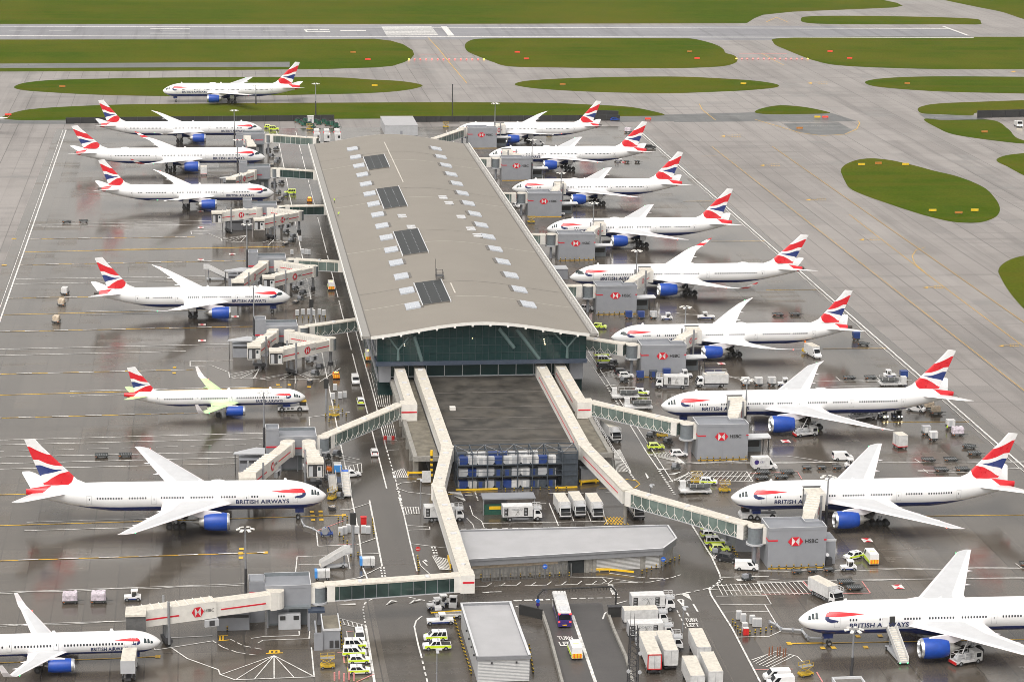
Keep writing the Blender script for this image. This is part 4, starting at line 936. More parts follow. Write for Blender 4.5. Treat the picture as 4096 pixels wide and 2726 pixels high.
def bridge_left(label, pts, z=6.0, split=.5, wheels=.72, logo=True, face=-1, colz=None, elbow=False):
    "telescopic bridge through pts; the last leg carries the big outer tunnel, cab at its end"
    t = thing('boarding_bridge', label, 'boarding bridge', (*pts[0], 0), 0, 'boarding bridges'); off = Vector((-pts[0][0], -pts[0][1], 0))
    def bp(mb, n_): ob = part(mb, n_, t); ob.location = off; return ob
    V = [Vector((*p_, 0)) for p_ in pts]
    mb = MB(); mb.cyl(V[0]+Vector((0, 0, z-1.6)), V[0]+Vector((0, 0, z+1.75)), 1.5, 'cream_panel', n=16, cap='cream_roof'); bp(mb, 'rotunda')
    for a, b_ in zip(V[:-2], V[1:-1]):
        d = b_-a; L = d.length; d.normalize(); rz = math.atan2(d.y, d.x); nn = Vector((d.y, -d.x, 0)); nn = nn if nn.y < 0 else -nn
        mb = MB(); mb.obox((a+b_)/2+Vector((0, 0, z)), (L, 2.4, 2.8), rz, 'cream_panel', 'cream_roof'); mb.obox((a+b_)/2+nn*1.22+Vector((0, 0, z-.1)), (L*.8, .05, .25), rz, 'logo_red')
        for j in range(int(L/.7)): mb.obox(a+d*(.35+.7*j)+nn*1.22+Vector((0, 0, z)), (.12, .06, 2.5), rz, 'cream_roof')
        bp(mb, 'link_tunnel'); mb = MB(); mb.cyl(b_+Vector((0, 0, z-1.6)), b_+Vector((0, 0, z+1.6)), 1.55, 'rotunda_grey', n=16, cap='cream_roof'); mb.cyl(b_, b_+Vector((0, 0, z-1.6)), .42, 'steel_grey'); mb.cyl(b_, b_+Vector((0, 0, 1)), .7, 'dark_metal'); bp(mb, 'rotunda')
    a, b_ = V[-2], V[-1]; d = b_-a; L = d.length; d.normalize(); rz = math.atan2(d.y, d.x); nn = Vector((d.y, -d.x, 0)); nn = nn if nn.y < 0 else -nn
    mb = MB(); mb.obox(a+d*.9+Vector((0, 0, z+.1)), (1.2, 3.0, 3.5), rz, 'cream_panel', 'cream_roof'); bp(mb, 'end_portal')
    mb = MB(); mb.obox(a+d*(L*split*.5+.6)+Vector((0, 0, z)), (L*split+.4, 2.5, 2.8), rz, 'cream_panel', 'cream_roof'); mb.obox(a+d*(L*split*.5+.6)+nn*1.27+Vector((0, 0, z-.1)), (L*split*.7, .05, .26), rz, 'logo_red'); bp(mb, 'inner_tunnel')
    Lo = L*(1-split); c = a+d*(L*split+Lo/2)
    mb = MB(); mb.obox(c+Vector((0, 0, z+.1)), (Lo+.6, 3.0, 3.2), rz, 'cream_panel', 'cream_roof')
    for j in range(int(Lo/1.6)+1): mb.obox(a+d*(L*split+.2+j*1.6)+Vector((0, 0, z+1.75)), (.12, 3.2, .18), rz, 'cream_panel')
    mb.obox(a+d*(L-Lo*.28)+nn*1.52+Vector((0, 0, z-.1)), (Lo*.5, .05, .28), rz, 'logo_red'); bp(mb, 'outer_tunnel'); ot = KIDS[t.name][-1]
    if logo:
        rt = d if d.x > 0 else -d; mb = MB(); q_ = a+d*(L*split+Lo*.2)+nn*1.52+Vector((0, 0, z+.1))
        hexlogo(mb, q_-rt*.4, rt*1.15, (0, 0, .95), nn*.03); put_text(mb, 'HSBC', q_+rt*.9+nn*.03+Vector((0, 0, -.25)), rt*1.8, (0, 0, .6), 'black_matt', .01); tsub(mb, 'bridge_emblem', ot)
    mb = MB(); cz = z-.1
    if face == -1:                                              # cab turned to face the camera side
        mb.box(b_.x-1.75, b_.x+1.75, b_.y-2.0, b_.y+1.6, cz-1.7, cz+1.5, 'cream_panel', 'cream_roof'); mb.box(b_.x-1.6, b_.x+1.6, b_.y-2.05, b_.y-2.0, cz-1.5, cz+1.3, 'dark_metal')
        mb.box(b_.x-1.4, b_.x-.55, b_.y-2.1, b_.y-2.05, cz-1.4, cz+1.0, 'grey_light'); mb.box(b_.x+.35, b_.x+1.45, b_.y-2.1, b_.y-2.05, cz-1.4, cz+1.0, 'uld_white'); mb.box(b_.x+.55, b_.x+1.1, b_.y-2.13, b_.y-2.1, cz, cz+.8, 'cockpit_glass')
        mb.box(b_.x-1.85, b_.x+1.85, b_.y-2.4, b_.y+1.7, cz+1.5, cz+1.95, 'cream_roof')
    else:
        mb.obox(b_+Vector((0, 0, cz)), (3.4, 3.6, 3.3), face, 'cream_panel', 'cream_roof'); R_ = Matrix.Rotation(face, 3, 'Z'); mb.obox(b_+R_ @ Vector((2.2, 0, 0))+Vector((0, 0, cz-.1)), (1.4, 3.5, 3.2), face, 'rubber_hood', 'cream_roof')
        mb.obox(b_+R_ @ Vector((1.2, 0, 0))+Vector((0, 0, cz+1.75)), (4.4, 3.7, .4), face, 'cream_roof')
    bp(mb, 'cab')
    mb = MB(); pl = a+d*(L*wheels); 
    for s_ in (-1, 1): mb.cyl(pl+nn*1.75*s_+Vector((0, 0, .7)), pl+nn*1.75*s_+Vector((0, 0, z+2.9)), .24, 'steel_grey')
    mb.obox(pl+Vector((0, 0, 1.2)), (1.3, 3.6, .7), rz, 'dark_metal'); mb.obox(pl+Vector((0, 0, 2.4)), (.5, 1.2, 2.4), rz, 'steel_grey'); bp(mb, 'lift_column'); lc = KIDS[t.name][-1]
    for s_ in (-1, 1): wb = MB(); wb.cyl(pl+nn*(s_*.9-.3)+Vector((0, 0, .6)), pl+nn*(s_*.9+.3)+Vector((0, 0, .6)), .6, 'rubber', n=14); tsub(wb, 'wheel', lc)
    mb = MB(); q_ = a+d*(L*split+Lo*.05)+nn*1.6; mb.obox(q_+Vector((0, 0, z-2.3)), (2.6, .7, 1.3), rz, 'grey_light'); mb.obox(q_+nn*.36+Vector((0, 0, z-2.3)), (1.0, .05, 1.0), rz, 'dark_metal'); bp(mb, 'cooling_unit')
bridge_left('cream boarding bridge angled down to the second door of the lower left airliner', [(18.1, 512.9), (8.3, 488.6)], split=.42, wheels=.8, face=-PI/2)
bridge_left('short cream boarding bridge with its cab parked behind the cockpit of the lower left airliner', [(22.6, 512.6), (23.4, 498)], split=.5, logo=False)
bridge_left('cream boarding bridge parked left of a folded one, by the green winged jet', [(18.0, 618.3), (12.4, 602)], split=.4)
bridge_left('cream boarding bridge folded back from a tall column, by the green winged jet', [(22.2, 617.2), (32.8, 608.8), (18.0, 596.6)], split=.35)
bridge_left('cream boarding bridge angled down to the short twin jet on the left', [(17.9, 706.2), (9.4, 680)], split=.42, face=-PI/2, wheels=.8)
bridge_left('cream boarding bridge folded back from a rotunda behind the short twin jet nose', [(22.3, 706.8), (32.4, 699), (18.6, 684.6)], split=.35)
bridge_left('cream boarding bridge parked pointing left on the empty stand', [(18.2, 792.4), (4.2, 785.2)], split=.3)
bridge_left('cream boarding bridge folded back over the empty stand, a blue hose rail under it', [(22.3, 793.6), (31.8, 786.5), (18, 772.6)], split=.35)
bridge_left('cream boarding bridge angled to the plain winged airliner third in the left row', [(18.1, 865.6), (9.7, 850)], split=.42, face=-PI/2, wheels=.8)
bridge_left('short cream boarding bridge above the curled wing airliner on the left', [(17.5, 945), (18.8, 923)], split=.45, face=-PI/2, logo=False)
bridge_left('long cream boarding bridge reaching left to the slim jet in the bottom left corner', [(12.2, 415.6), (-13.4, 408.0)], split=.46, face=-PI/2, wheels=.79)

# ------------------------------------------------------------------ low buildings in the foreground
t = thing('service_building', 'long low service building with a pale flat roof and clipped corner', 'building', (50, 439, 0)); off = (-50, -439, 0)
FP = [(50.4, 439), (90.8, 442.6), (94.8, 448.6), (94.6, 457), (51, 457)]
def sp(mb, n_, t_=t, o_=off): ob = part(mb, n_, t_); ob.location = o_; return ob
mat('service_fascia', (.22, .225, .24), .45, var=.05); mat('service_wall', (.30, .29, .27), .7, var=.2, dirt=.4); mat('slat_shutter', (.42, .42, .42), .5)
mb = MB(); mb.prism([(51, 440), (90.6, 443.4), (94.2, 448.8), (94, 456.6), (51.4, 456.6)], 0, 3.2, 'service_wall'); sp(mb, 'wall')
mb = MB(); mb.prism(FP, 3.0, 4.2, 'service_fascia', 'weather_roof'); sp(mb, 'roof')
mb = MB()
for a, b_ in zip(FP, FP[1:]+FP[:1]):
    a, b_ = Vector((*a, 0)), Vector((*b_, 0)); d = b_-a; mb.obox((a+b_)/2+Vector((0, 0, 4.3)), (d.length+.3, .35, .5), math.atan2(d.y, d.x), 'service_fascia', 'parapet_light')
sp(mb, 'parapet')
def on_front(s_): return Vector((51+(90.6-51)*s_, 440+3.4*s_, 0))
fr = math.atan2(3.4, 39.6)
mb = MB()
for z in [.15+.28*i for i in range(11)]: mb.obox(on_front(.78)+Vector((0, -.06, z+.1)), (9.4, .08, .16), fr, 'shutter_white'); mb.obox(on_front(.955)+Vector((0, -.06, z+.1)), (2.8, .08, .16), fr, 'shutter_white')
sp(mb, 'roller_shutter')
mb = MB(); mb.obox(on_front(.555)+Vector((0, -.06, 1.4)), (3.4, .1, 2.8), fr, 'louvre_black'); sp(mb, 'louvre_door')
for s_ in (.49, .615, .65, .90): mb = MB(); mb.obox(on_front(s_)+Vector((0, -.1, 1.5)), (.7, .3, 3.0), fr, 'concrete_wall'); sp(mb, 'pier')
mb = MB(); mb.obox(Vector((52, 441, 2.6)), (.1, .1, .1), 0, 'wire_grey'); mb.obox(on_front(.24)+Vector((0, -.05, 2.6)), (17.5, .06, .9), fr, 'cargo_tan'); sp(mb, 'timber_band')
def fence(label, a, b_, h, n, m='wire_grey', mesh=True, name='mesh_fence'):
    t_ = thing(name, label, 'fence', a); d = Vector(b_)-Vector(a); L = d.length; d.normalize(); rz = math.atan2(d.y, d.x)
    for i in range(n+1): mb = MB(); mb.obox(d*(L*i/n)+Vector((0, 0, h/2)), (.2, .2, h), rz, m); part(mb, 'post', t_)
    mb = MB()
    for z in (.1, h*.5, h): mb.obox(d*(L/2)+Vector((0, 0, z)), (L, .05, .06), rz, m)
    if mesh:
        for i in range(int(L/.28)): mb.obox(d*(.14+i*.28)+Vector((0, 0, h/2)), (.07, .03, h), rz, m)
    part(mb, 'mesh_panel', t_); return t_
a = q('k', 900, 545); fence('grey mesh fence in front of the long service building', (53.6, 438.2, 0), (71.8, 440.2, 0), 2.6, 10)
t2 = thing('guard_barrier', 'yellow guard barrier along the service building', 'barrier', q('k', 1500, 480)); A, B, C_ = q('k', 1500, 480), q('k', 1830, 480), q('k', 1995, 498)
mb = MB(); 
for u, v_ in ((A, B), (B, C_)): d = v_-u; mb.obox((u+v_)/2-A+Vector((0, 0, .55)), (d.length, .12, .4), math.atan2(d.y, d.x), 'yellow_plastic')
part(mb, 'rail', t2)
for i in range(6): p_ = A.lerp(B, i/5)-A; mb = MB(); mb.box(p_.x-.08, p_.x+.08, p_.y-.08, p_.y+.08, 0, .5, 'yellow_plastic'); part(mb, 'post', t2)
t = thing('plant_building', 'pale roofed plant building with ribbed white end wall at the bottom', 'building', (46.6, 386, 0)); off = (-46.6, -386, 0)
mb = MB(); mb.box(46.7, 56.0, 386.6, 413.2, 0, 4.5, 'grey_light', 'weather_roof'); sp(mb, 'wall', t, off)
mb = MB(); 
for i in range(15): mb.box(46.75, 55.95, 386.5, 386.6, .1+i*.28, .24+i*.28, 'shutter_white')
sp(mb, 'ribbed_cladding', t, off)
mb = MB(); mb.box(46.5, 46.9, 386.3, 413.4, 4.3, 4.95, 'service_fascia', 'parapet_light'); mb.box(55.7, 56.2, 386.3, 413.4, 4.3, 4.95, 'service_fascia', 'parapet_light'); mb.box(46.5, 56.2, 386.2, 386.6, 4.3, 4.95, 'service_fascia', 'service_fascia'); mb.box(46.5, 56.2, 413.1, 413.6, 4.3, 5.0, 'service_fascia', 'parapet_light'); sp(mb, 'parapet', t, off)
for x, z in ((49.2, 3.7), (53.6, 3.7)): mb = MB(); mb.box(x-.15, x+.15, 386.2, 386.5, z-.15, z+.15, 'dark_metal'); sp(mb, 'floodlight', t, off)
for y in (391, 395, 399, 403): mb = MB(); mb.box(46.4, 46.7, y-.15, y+.15, 3.3, 3.6, 'dark_metal'); sp(mb, 'floodlight', t, off)
t = thing('plant_room', 'small grey roofed hut with dark doors beside the parked patrol cars', 'hut', (20.6, 404.5, 0)); off = (-20.6, -404.5, 0)
mb = MB(); mb.box(20.4, 23.5, 404.7, 412.6, 0, 3.6, 'grey_cladding', 'flat_roof_tan'); sp(mb, 'wall', t, off)
mb = MB(); mb.box(20.3, 23.6, 404.6, 404.8, 3.6, 4.0, 'parapet_light'); mb.box(23.4, 23.6, 404.8, 412.6, 3.6, 4.0, 'parapet_light'); mb.box(20.3, 20.5, 404.8, 412.6, 3.6, 4.0, 'parapet_light'); sp(mb, 'parapet', t, off)
for x in (21.9, 22.9): mb = MB(); mb.box(x-.35, x+.35, 404.62, 404.7, .3, 1.7, 'dark_metal'); sp(mb, 'door', t, off)
mb = MB(); mb.box(18.7, 20.3, 404.3, 404.5, 0, 3.4, 'grey_cladding'); mb.box(19.0, 19.3, 404.2, 411, 3.0, 3.3, 'grey_cladding'); sp(mb, 'screen_wall', t, off)
t = thing('plant_room', 'grey hut behind the row of yellow patrol cars on the right', 'hut', (108.6, 451.3, 0)); off = (-108.6, -451.3, 0)
mb = MB(); mb.prism([(108.0, 452), (111.4, 451.6), (111.4, 459), (105.6, 468), (104.2, 467)], 0, 4.1, 'grey_cladding', 'roof_grey'); sp(mb, 'wall', t, off)
for p_ in ((106.9, 455.3), (105.4, 461)): mb = MB(); mb.obox((p_[0], p_[1], 1.8), (.1, .8, .8), -.25, 'cockpit_glass'); sp(mb, 'window', t, off)
# ------------------------------------------------------------------ paving
def apron_mat(name, c0, c1, wet, joint=6.0, r0=.12, r1=.42, jd=.35, slab=.3, jw=.035):
    k = NT(name); b = k.b; p = k.pos(); sx = k.n('ShaderNodeSeparateXYZ'); k.l(p, sx.inputs[0]); X, Y = sx.outputs[0], sx.outputs[1]
    def cell(jx_, jy_, off=0):
        fl = k.n('ShaderNodeCombineXYZ'); k.l(k.math('FLOOR', k.math('DIVIDE', k.math('ADD', X, off), jx_)), fl.inputs[0]); k.l(k.math('FLOOR', k.math('DIVIDE', k.math('ADD', Y, off*1.7), jy_)), fl.inputs[1])
        wn = k.n('ShaderNodeTexWhiteNoise', noise_dimensions='2D'); k.l(fl.outputs[0], wn.inputs['Vector']); return wn.outputs['Value']
    def stretch_(sc, det=5, ro=.62):
        mp = k.n('ShaderNodeMapping'); mp.inputs['Scale'].default_value = (*sc, 1); k.l(p, mp.inputs[0]); return k.noise(1, mp.outputs[0], det, ro)
    n1 = k.noise(.016, p, 5, .6); n2 = k.noise(.08, p, 7, .68); n3 = k.noise(1.1, p, 5, .65); n4 = k.noise(.35, p, 6, .7)
    st = stretch_((.012, .16)); st2 = stretch_((.17, .006), 4); st3 = stretch_((.035, .5), 5, .7)
    w1 = cell(joint, joint*2.5); w2 = cell(joint*3, joint*5, 11)
    base = k.mix(k.ramp(n2, .25, .75), c0, c1)
    base = k.mix(k.math('MULTIPLY', k.ramp(n1, .35, .7), .45), base, tuple(x*1.35 for x in c1))
    base = k.mix(k.math('MULTIPLY', w1, slab), base, tuple(x*.55 for x in c0)); base = k.mix(k.math('MULTIPLY', w2, slab*.9), base, tuple(x*1.25 for x in c1))
    base = k.mix(k.math('MULTIPLY', k.ramp(st2, .48, .70), .6), base, tuple(x*.5 for x in c0))
    base = k.mix(k.math('MULTIPLY', k.ramp(st, .50, .72), .5), base, tuple(x*.45 for x in c0)); base = k.mix(k.math('MULTIPLY', k.ramp(st3, .55, .75), .35), base, tuple(x*1.5 for x in c1))
    base = k.mix(k.math('MULTIPLY', k.ramp(n4, .60, .74), .45), base, (.035, .028, .022))
    jx = k.math('LESS_THAN', k.math('FRACT', k.math('DIVIDE', X, joint)), jw); jy = k.math('LESS_THAN', k.math('FRACT', k.math('DIVIDE', Y, joint*2.5)), .022)
    lane = cell(joint, 900); lane2 = cell(joint*2, 140, 3)
    base = k.mix(k.math('MULTIPLY', lane, slab*.7), base, tuple(x*.7 for x in c0)); base = k.mix(k.math('MULTIPLY', k.ramp(lane2, .55, .95), slab*.8), base, tuple(x*1.3 for x in c1))
    jx = k.math('MULTIPLY', jx, k.math('MULTIPLY_ADD', lane, 1.1, .15)); jy = k.math('MULTIPLY', jy, k.math('MULTIPLY', k.ramp(cell(joint*4, joint*2.5), .35, .8), .7))
    jj = k.math('MULTIPLY', k.math('MAXIMUM', jx, jy), k.math('ADD', .35, n2))
    base = k.mix(k.math('MULTIPLY', jj, jd), base, (.022, .019, .016))
    # standing water: darker and smoother, in pools that follow slabs and streaks
    wt = k.math('ADD', k.math('MULTIPLY', n1, .45), k.math('MULTIPLY', st, .45)); wt = k.math('ADD', wt, k.math('MULTIPLY', w1, .16)); wt = k.math('ADD', wt, k.math('MULTIPLY', n2, .25))
    wetf = k.ramp(wt, .84-wet, 1.0-wet)
    base = k.mix(k.math('MULTIPLY', wetf, .5), base, (.04, .034, .028))
    n5 = k.noise(4.0, p, 4, .75); base = k.mix(k.math('MULTIPLY', k.ramp(n5, .35, .8), .35), base, tuple(x*1.7 for x in c1))
    k.l(base, b.inputs['Base Color'])
    rg = k.math('ADD', k.math('MULTIPLY', k.math('SUBTRACT', 1.0, wetf), r1-r0), r0); k.l(k.math('MULTIPLY_ADD', k.math('ADD', n3, st3), .09, rg), b.inputs['Roughness'])
    b.inputs['IOR'].default_value = 1.56
    bp = k.n('ShaderNodeBump'); bp.inputs['Strength'].default_value = .12; bp.inputs['Distance'].default_value = .03; k.l(k.math('ADD', n3, st3), bp.inputs['Height']); k.l(bp.outputs[0], b.inputs['Normal'])
    MATS[name] = k.m
apron_mat('taxi_concrete', (.185, .167, .157), (.240, .222, .212), .16, 6.6, .2, .42, .8, .34, .05)
apron_mat('stand_concrete', (.068, .057, .045), (.130, .112, .093), .36, 6.0, .06, .26, 1.0, .6, .045)
apron_mat('road_asphalt', (.050, .042, .034), (.082, .070, .059), .36, 90, .1, .32, 0, .1)
apron_mat('ramp_asphalt', (.045, .042, .042), (.07, .066, .064), .2, 90, .16, .4, 0, .1)
apron_mat('runway_asphalt', (.15, .15, .165), (.2, .2, .215), .1, 300, .25, .5, 0)
apron_mat('patch_asphalt', (.07, .073, .073), (.105, .108, .108), .25, 300, .15, .4, 0)
k = NT('grass'); b = k.b; p = k.pos(); n1 = k.noise(.010, p, 6, .65); n2 = k.noise(.10, p, 8, .72); n3 = k.noise(.9, p, 5, .7)
c = k.mix(k.ramp(n1, .36, .66), (.048, .086, .006), (.108, .108, .013)); c = k.mix(k.math('MULTIPLY', k.ramp(n2, .35, .72), .7), c, (.080, .112, .010)); c = k.mix(k.math('MULTIPLY', k.ramp(n3, .3, .8), .55), c, (.024, .044, .003))
mp = k.n('ShaderNodeMapping'); mp.inputs['Scale'].default_value = (.003, .11, 1); k.l(p, mp.inputs[0]); c = k.mix(k.math('MULTIPLY', k.ramp(k.noise(1, mp.outputs[0], 6, .7), .46, .66), .6), c, (.095, .082, .012))
k.l(c, b.inputs['Base Color']); b.inputs['Roughness'].default_value = .9; b.inputs['Specular IOR Level'].default_value = .0; MATS['grass'] = k.m
def sheet(name, pts, z, m):
    mb = MB(); mb.face([(p_[0], p_[1], z) for p_ in pts], m); o = mb.build(name); return structure(o)
sheet('ground', [(-3000, -800), (3500, -800), (3500, 6000), (-3000, 6000)], 0, 'taxi_concrete')
sheet('stand_apron', [(-64, 300), (-64, 560), (-62, 1013), (40, 1013), (100, 1016), (190, 1016), (192, 640), (196, 300)], .006, 'stand_concrete')
sheet('service_road', [(31.2, 300), (31.2, 1008), (43, 1008), (43, 470), (40.6, 420), (40.2, 300)], .012, 'road_asphalt')
sheet('service_road', [(95, 470), (95, 1008), (104.5, 1008), (104.5, 470), (101, 430), (100, 300), (91, 300), (93, 420)], .012, 'road_asphalt')
sheet('forecourt', [(42.8, 508), (95.2, 508), (95.2, 470), (93.2, 420), (92.2, 410), (60, 410), (57, 415), (40.2, 415)], .016, 'road_asphalt')
sheet('forecourt', [(40, 300), (40, 415.2), (57, 415.2), (57.2, 409.8), (92.4, 409.8), (91.2, 300)], .014, 'road_asphalt')
sheet('ramp', [tuple(q('k', *a)[:2]) for a in ((1250, 700), (1375, 770), (1510, 1250), (1760, 1250), (2030, 1250), (1800, 765), (1780, 690))], .02, 'ramp_asphalt')
def spline(P, n=7):
    "closed centripetal curve through the points"
    out = []; N = len(P)
    for i in range(N):
        p_ = [Vector(P[(i+j-1) % N]) for j in range(4)]; t = [0]
        for a, b_ in zip(p_, p_[1:]): t.append(t[-1]+max(1e-3, (b_-a).length)**.5)
        for k_ in range(n):
            x = t[1]+(t[2]-t[1])*k_/n; L_ = lambda a, b_, ta, tb: a*((tb-x)/(tb-ta))+b_*((x-ta)/(tb-ta))
            A1, A2, A3 = (L_(p_[m], p_[m+1], t[m], t[m+1]) for m in range(3)); B1 = L_(A1, A2, t[0], t[2]); B2 = L_(A2, A3, t[1], t[3]); out.append(L_(B1, B2, t[1], t[2]))
    return out
def W(w_, pts): return [tuple(q(w_, *a)[:2]) for a in pts]
GR = [
 W('a', [(-700, 163), (2356, 163)])+W('c', [(450, 158), (492, 156), (540, 125), (600, 101), (800, 80), (1000, 72), (1250, 62), (1480, 52), (1540, 40), (1500, 20), (1400, 0), (1200, -60)])+W('a', [(2300, -160), (-700, -160)]),
 W('c', [(855, 130), (880, 114), (1050, 108), (1500, 111), (1900, 121), (2040, 130), (2065, 150), (2055, 165), (1900, 165), (950, 160), (870, 150)]),
 W('c', [(1780, -8), (2050, 50), (2200, 80), (2356, 130), (2600, 190), (2900, 200), (2900, -150), (1700, -150), (1720, -30)]),
 W('a', [(-700, 268), (2000, 265)])+W('b', [(250, 262), (360, 275), (440, 298), (505, 338), (517, 368), (495, 395), (450, 420), (370, 445), (260, 455), (100, 460)])+W('a', [(2200, 466), (1000, 478), (-700, 486)]),
 W('b', [(858, 305), (880, 280), (930, 264), (1010, 260), (2300, 259)])+W('c', [(110, 260), (230, 285), (300, 310), (335, 335), (350, 358), (400, 372), (427, 398), (410, 425), (340, 445), (200, 455), (0, 460)])+W('b', [(1480, 456), (1150, 447), (1050, 420), (960, 385), (880, 350)]),
 W('c', [(668, 285), (690, 260), (2300, 249), (3200, 249), (3200, 485), (2356, 467), (1700, 465), (1100, 440), (950, 410), (850, 375), (740, 330), (690, 308)]),
 W('a', [(95, 590), (150, 562), (300, 543), (700, 530), (1400, 521), (2300, 523)])+W('b', [(200, 535), (400, 545), (520, 560), (572, 576), (540, 592), (400, 615), (200, 628), (0, 634)])+W('a', [(1300, 648), (700, 640), (300, 620), (150, 607)]),
 W('b', [(1195, 572), (1235, 551), (1400, 535), (1800, 521), (2300, 517)])+W('c', [(300, 528), (550, 545), (680, 565), (707, 578), (680, 590), (500, 608), (200, 622), (0, 628)])+W('b', [(1800, 622), (1450, 605), (1280, 590)]),
 W('c', [(1285, 555), (1330, 538), (1450, 525), (1700, 516), (2356, 518), (3000, 524), (3000, 650), (2356, 631), (1800, 617), (1500, 598), (1340, 580)]),
 W('a', [(15, 795), (60, 770), (200, 737), (700, 708), (1500, 697), (2300, 692)])+W('b', [(900, 690), (1450, 695), (1700, 705), (1950, 719), (2080, 740), (2200, 776), (2000, 782), (1700, 785), (1000, 794), (200, 800)])+W('a', [(1700, 802), (600, 806), (100, 808)]),
 W('c', [(545, 758), (600, 728), (720, 710), (850, 718), (1000, 745), (1050, 762), (900, 768), (600, 768)]),
 W('c', [(1643, 745), (1655, 722), (1750, 701), (2000, 688), (3000, 672), (3000, 760), (2040, 760), (2000, 778), (1680, 765)]),
 W('c', [(1690, 800), (1820, 810), (2130, 808), (2250, 870), (2310, 930), (2420, 970), (2356, 968), (2100, 940), (1880, 905), (1780, 865)]),
 W('c', [(1125, 1165), (1130, 1130), (1180, 1095), (1260, 1072), (1340, 1067), (1450, 1078), (1600, 1110), (1750, 1150)])+W('f', [(1900, 92), (2080, 165), (2160, 240), (2192, 300), (2185, 345), (2140, 380), (2040, 405), (1900, 402), (1740, 370), (1450, 280), (1200, 185), (1150, 125), (1128, 75)]),
 W('c', [(2170, 1080), (2230, 1048), (2356, 1032), (2700, 1010), (2800, 1150), (2560, 1280), (2356, 1182), (2250, 1125)]),
 W('f', [(2183, 730), (2210, 685), (2300, 640), (2400, 622), (2800, 600), (2800, 1300), (2600, 1200), (2356, 985), (2250, 860), (2200, 775)]),
]
for i, P in enumerate(GR):
    sheet('grass_field' if i in (0, 2, 3, 5) else 'grass_island', P if i in (0, 3) else spline(P), .03+.002*i, 'grass')
# kerb-side tan fringe is left to the grass texture; dark patches of asphalt
sheet('asphalt_strip', W('a', [(-300, 432), (1950, 418), (1950, 452), (-300, 462)]), .1, 'patch_asphalt')
sheet('asphalt_strip', W('b', [(1740, 780), (2356, 770), (2356, 815), (1900, 822), (1740, 800)])+[], .022, 'patch_asphalt')
sheet('asphalt_strip', W('c', [(0, 770), (540, 757), (1060, 762), (1230, 815), (1000, 822), (560, 818), (0, 822)]), .023, 'patch_asphalt')
sheet('asphalt_patch', W('c', [(740, 832), (1110, 825), (1200, 875), (1140, 905), (950, 908), (800, 880)]), .024, 'patch_asphalt')
sheet('asphalt_strip', W('c', [(1650, 766), (2000, 780), (2110, 806), (1820, 808), (1690, 798)]), .09, 'patch_asphalt')
sheet('asphalt_strip', W('a', [(0, 806), (500, 806), (500, 835), (0, 832)]), .025, 'patch_asphalt')
# runway
mat('shoulder_pale', (.34, .33, .34), .4, var=.08, scale=.05)
ya, yb, yc, yd = G(700, 157).y, G(700, 146).y, G(700, 107).y, G(700, 98).y
xe = q('c', 1900, 210).x
sheet('runway', [(-900, yb), (q('c', 1985, 242).x, yb), (q('c', 1812, 176).x, yc), (-900, yc)], .02, 'runway_asphalt')
sheet('runway_shoulder', [(-900, ya), (xe+40, ya), (xe+30, yb), (-900, yb)], .019, 'runway_asphalt'); sheet('runway_shoulder', [(-900, yc), (xe-60, yc), (xe-70, yd), (-900, yd)], .019, 'runway_asphalt')
# ------------------------------------------------------------------ painted markings
LM = {'line_white': MB(), 'line_yellow': MB(), 'line_pink': MB()}
ZC = [0]
def lift(): ZC[0] += 1; return (ZC[0] % 97)*.0006
def strip(a, b_, wd, m='line_white', z=.045):
    z = z+lift()
    a = Vector((a[0], a[1], z)); b_ = Vector((b_[0], b_[1], z)); d = b_-a
    if d.length < 1e-4: return
    n = Vector((-d.y, d.x, 0)).normalized()*wd/2; LM[m].face([a-n, b_-n, b_+n, a+n], m)
def poly(pts, wd=.2, m='line_white', z=.045):
    for a, b_ in zip(pts, pts[1:]): strip(a, b_, wd, m, z)
def pline(w_, pts, wd=.2, m='line_white', z=.045): poly([q(w_, *a) for a in pts], wd, m, z)
def dash(a, b_, wd, on, off, m='line_white', z=.047):
    d = (Vector(b_)-Vector(a)); L = d.length; d.normalize(); s_ = 0
    while s_ < L: strip(Vector(a)+d*s_, Vector(a)+d*min(L, s_+on), wd, m, z); s_ += on+off
def pdash(w_, pts, wd=.2, on=2, off=2, m='line_white', z=.047):
    P = [q(w_, *a) for a in pts]
    for a, b_ in zip(P, P[1:]): dash(a, b_, wd, on, off, m, z)
def fill(w_, pts, m='line_white', z=.048):
    z = z+lift(); LM[m].face([q(w_, *a, z) for a in pts], m)
def hatch(w_, quad, n, wd=.18, m='line_white', edge=True):
    a, b_, c_, d_ = [q(w_, *p_) for p_ in quad]
    for i in range(n+1): t = i/n; strip(a.lerp(b_, t), d_.lerp(c_, t), wd, m)
    if edge: poly([a, b_, c_, d_, a], wd, m)
# runway
for yy, wd in ((yb+1.0, 2.4), (yc-1.0, 2.2)): strip((-900, yy), (xe, yy), wd)
strip(q('c', 1812, 178), q('c', 1980, 240), 1.8)
fill('b', [(296, 180), (632, 178), (680, 238), (330, 240)])
for i in range(9):
    t = (i+.5)/9; A = q('b', 296+34*t, 180+60*t); B_ = q('b', 632+48*t, 178+60*t); strip(A, B_, .9, 'line_white', .05) if 0 else None
mat('runway_gap', (.30, .30, .32), .5)
LM['runway_gap'] = MB()
for i in range(1, 11):
    t = i/11; strip(q('b', 296+34*t, 180+60*t), q('b', 634+48*t, 178+60*t), 1.0 if i != 5 else 2.2, 'runway_gap', .12)
fill('b', [(695, 179), (735, 178), (787, 240), (745, 241)])
for y in (195, 208, 225): pline('a', [(1012 if y != 208 else 1080, y), (1278 if y != 208 else 1210, y)], 2.4 if y != 208 else .5)
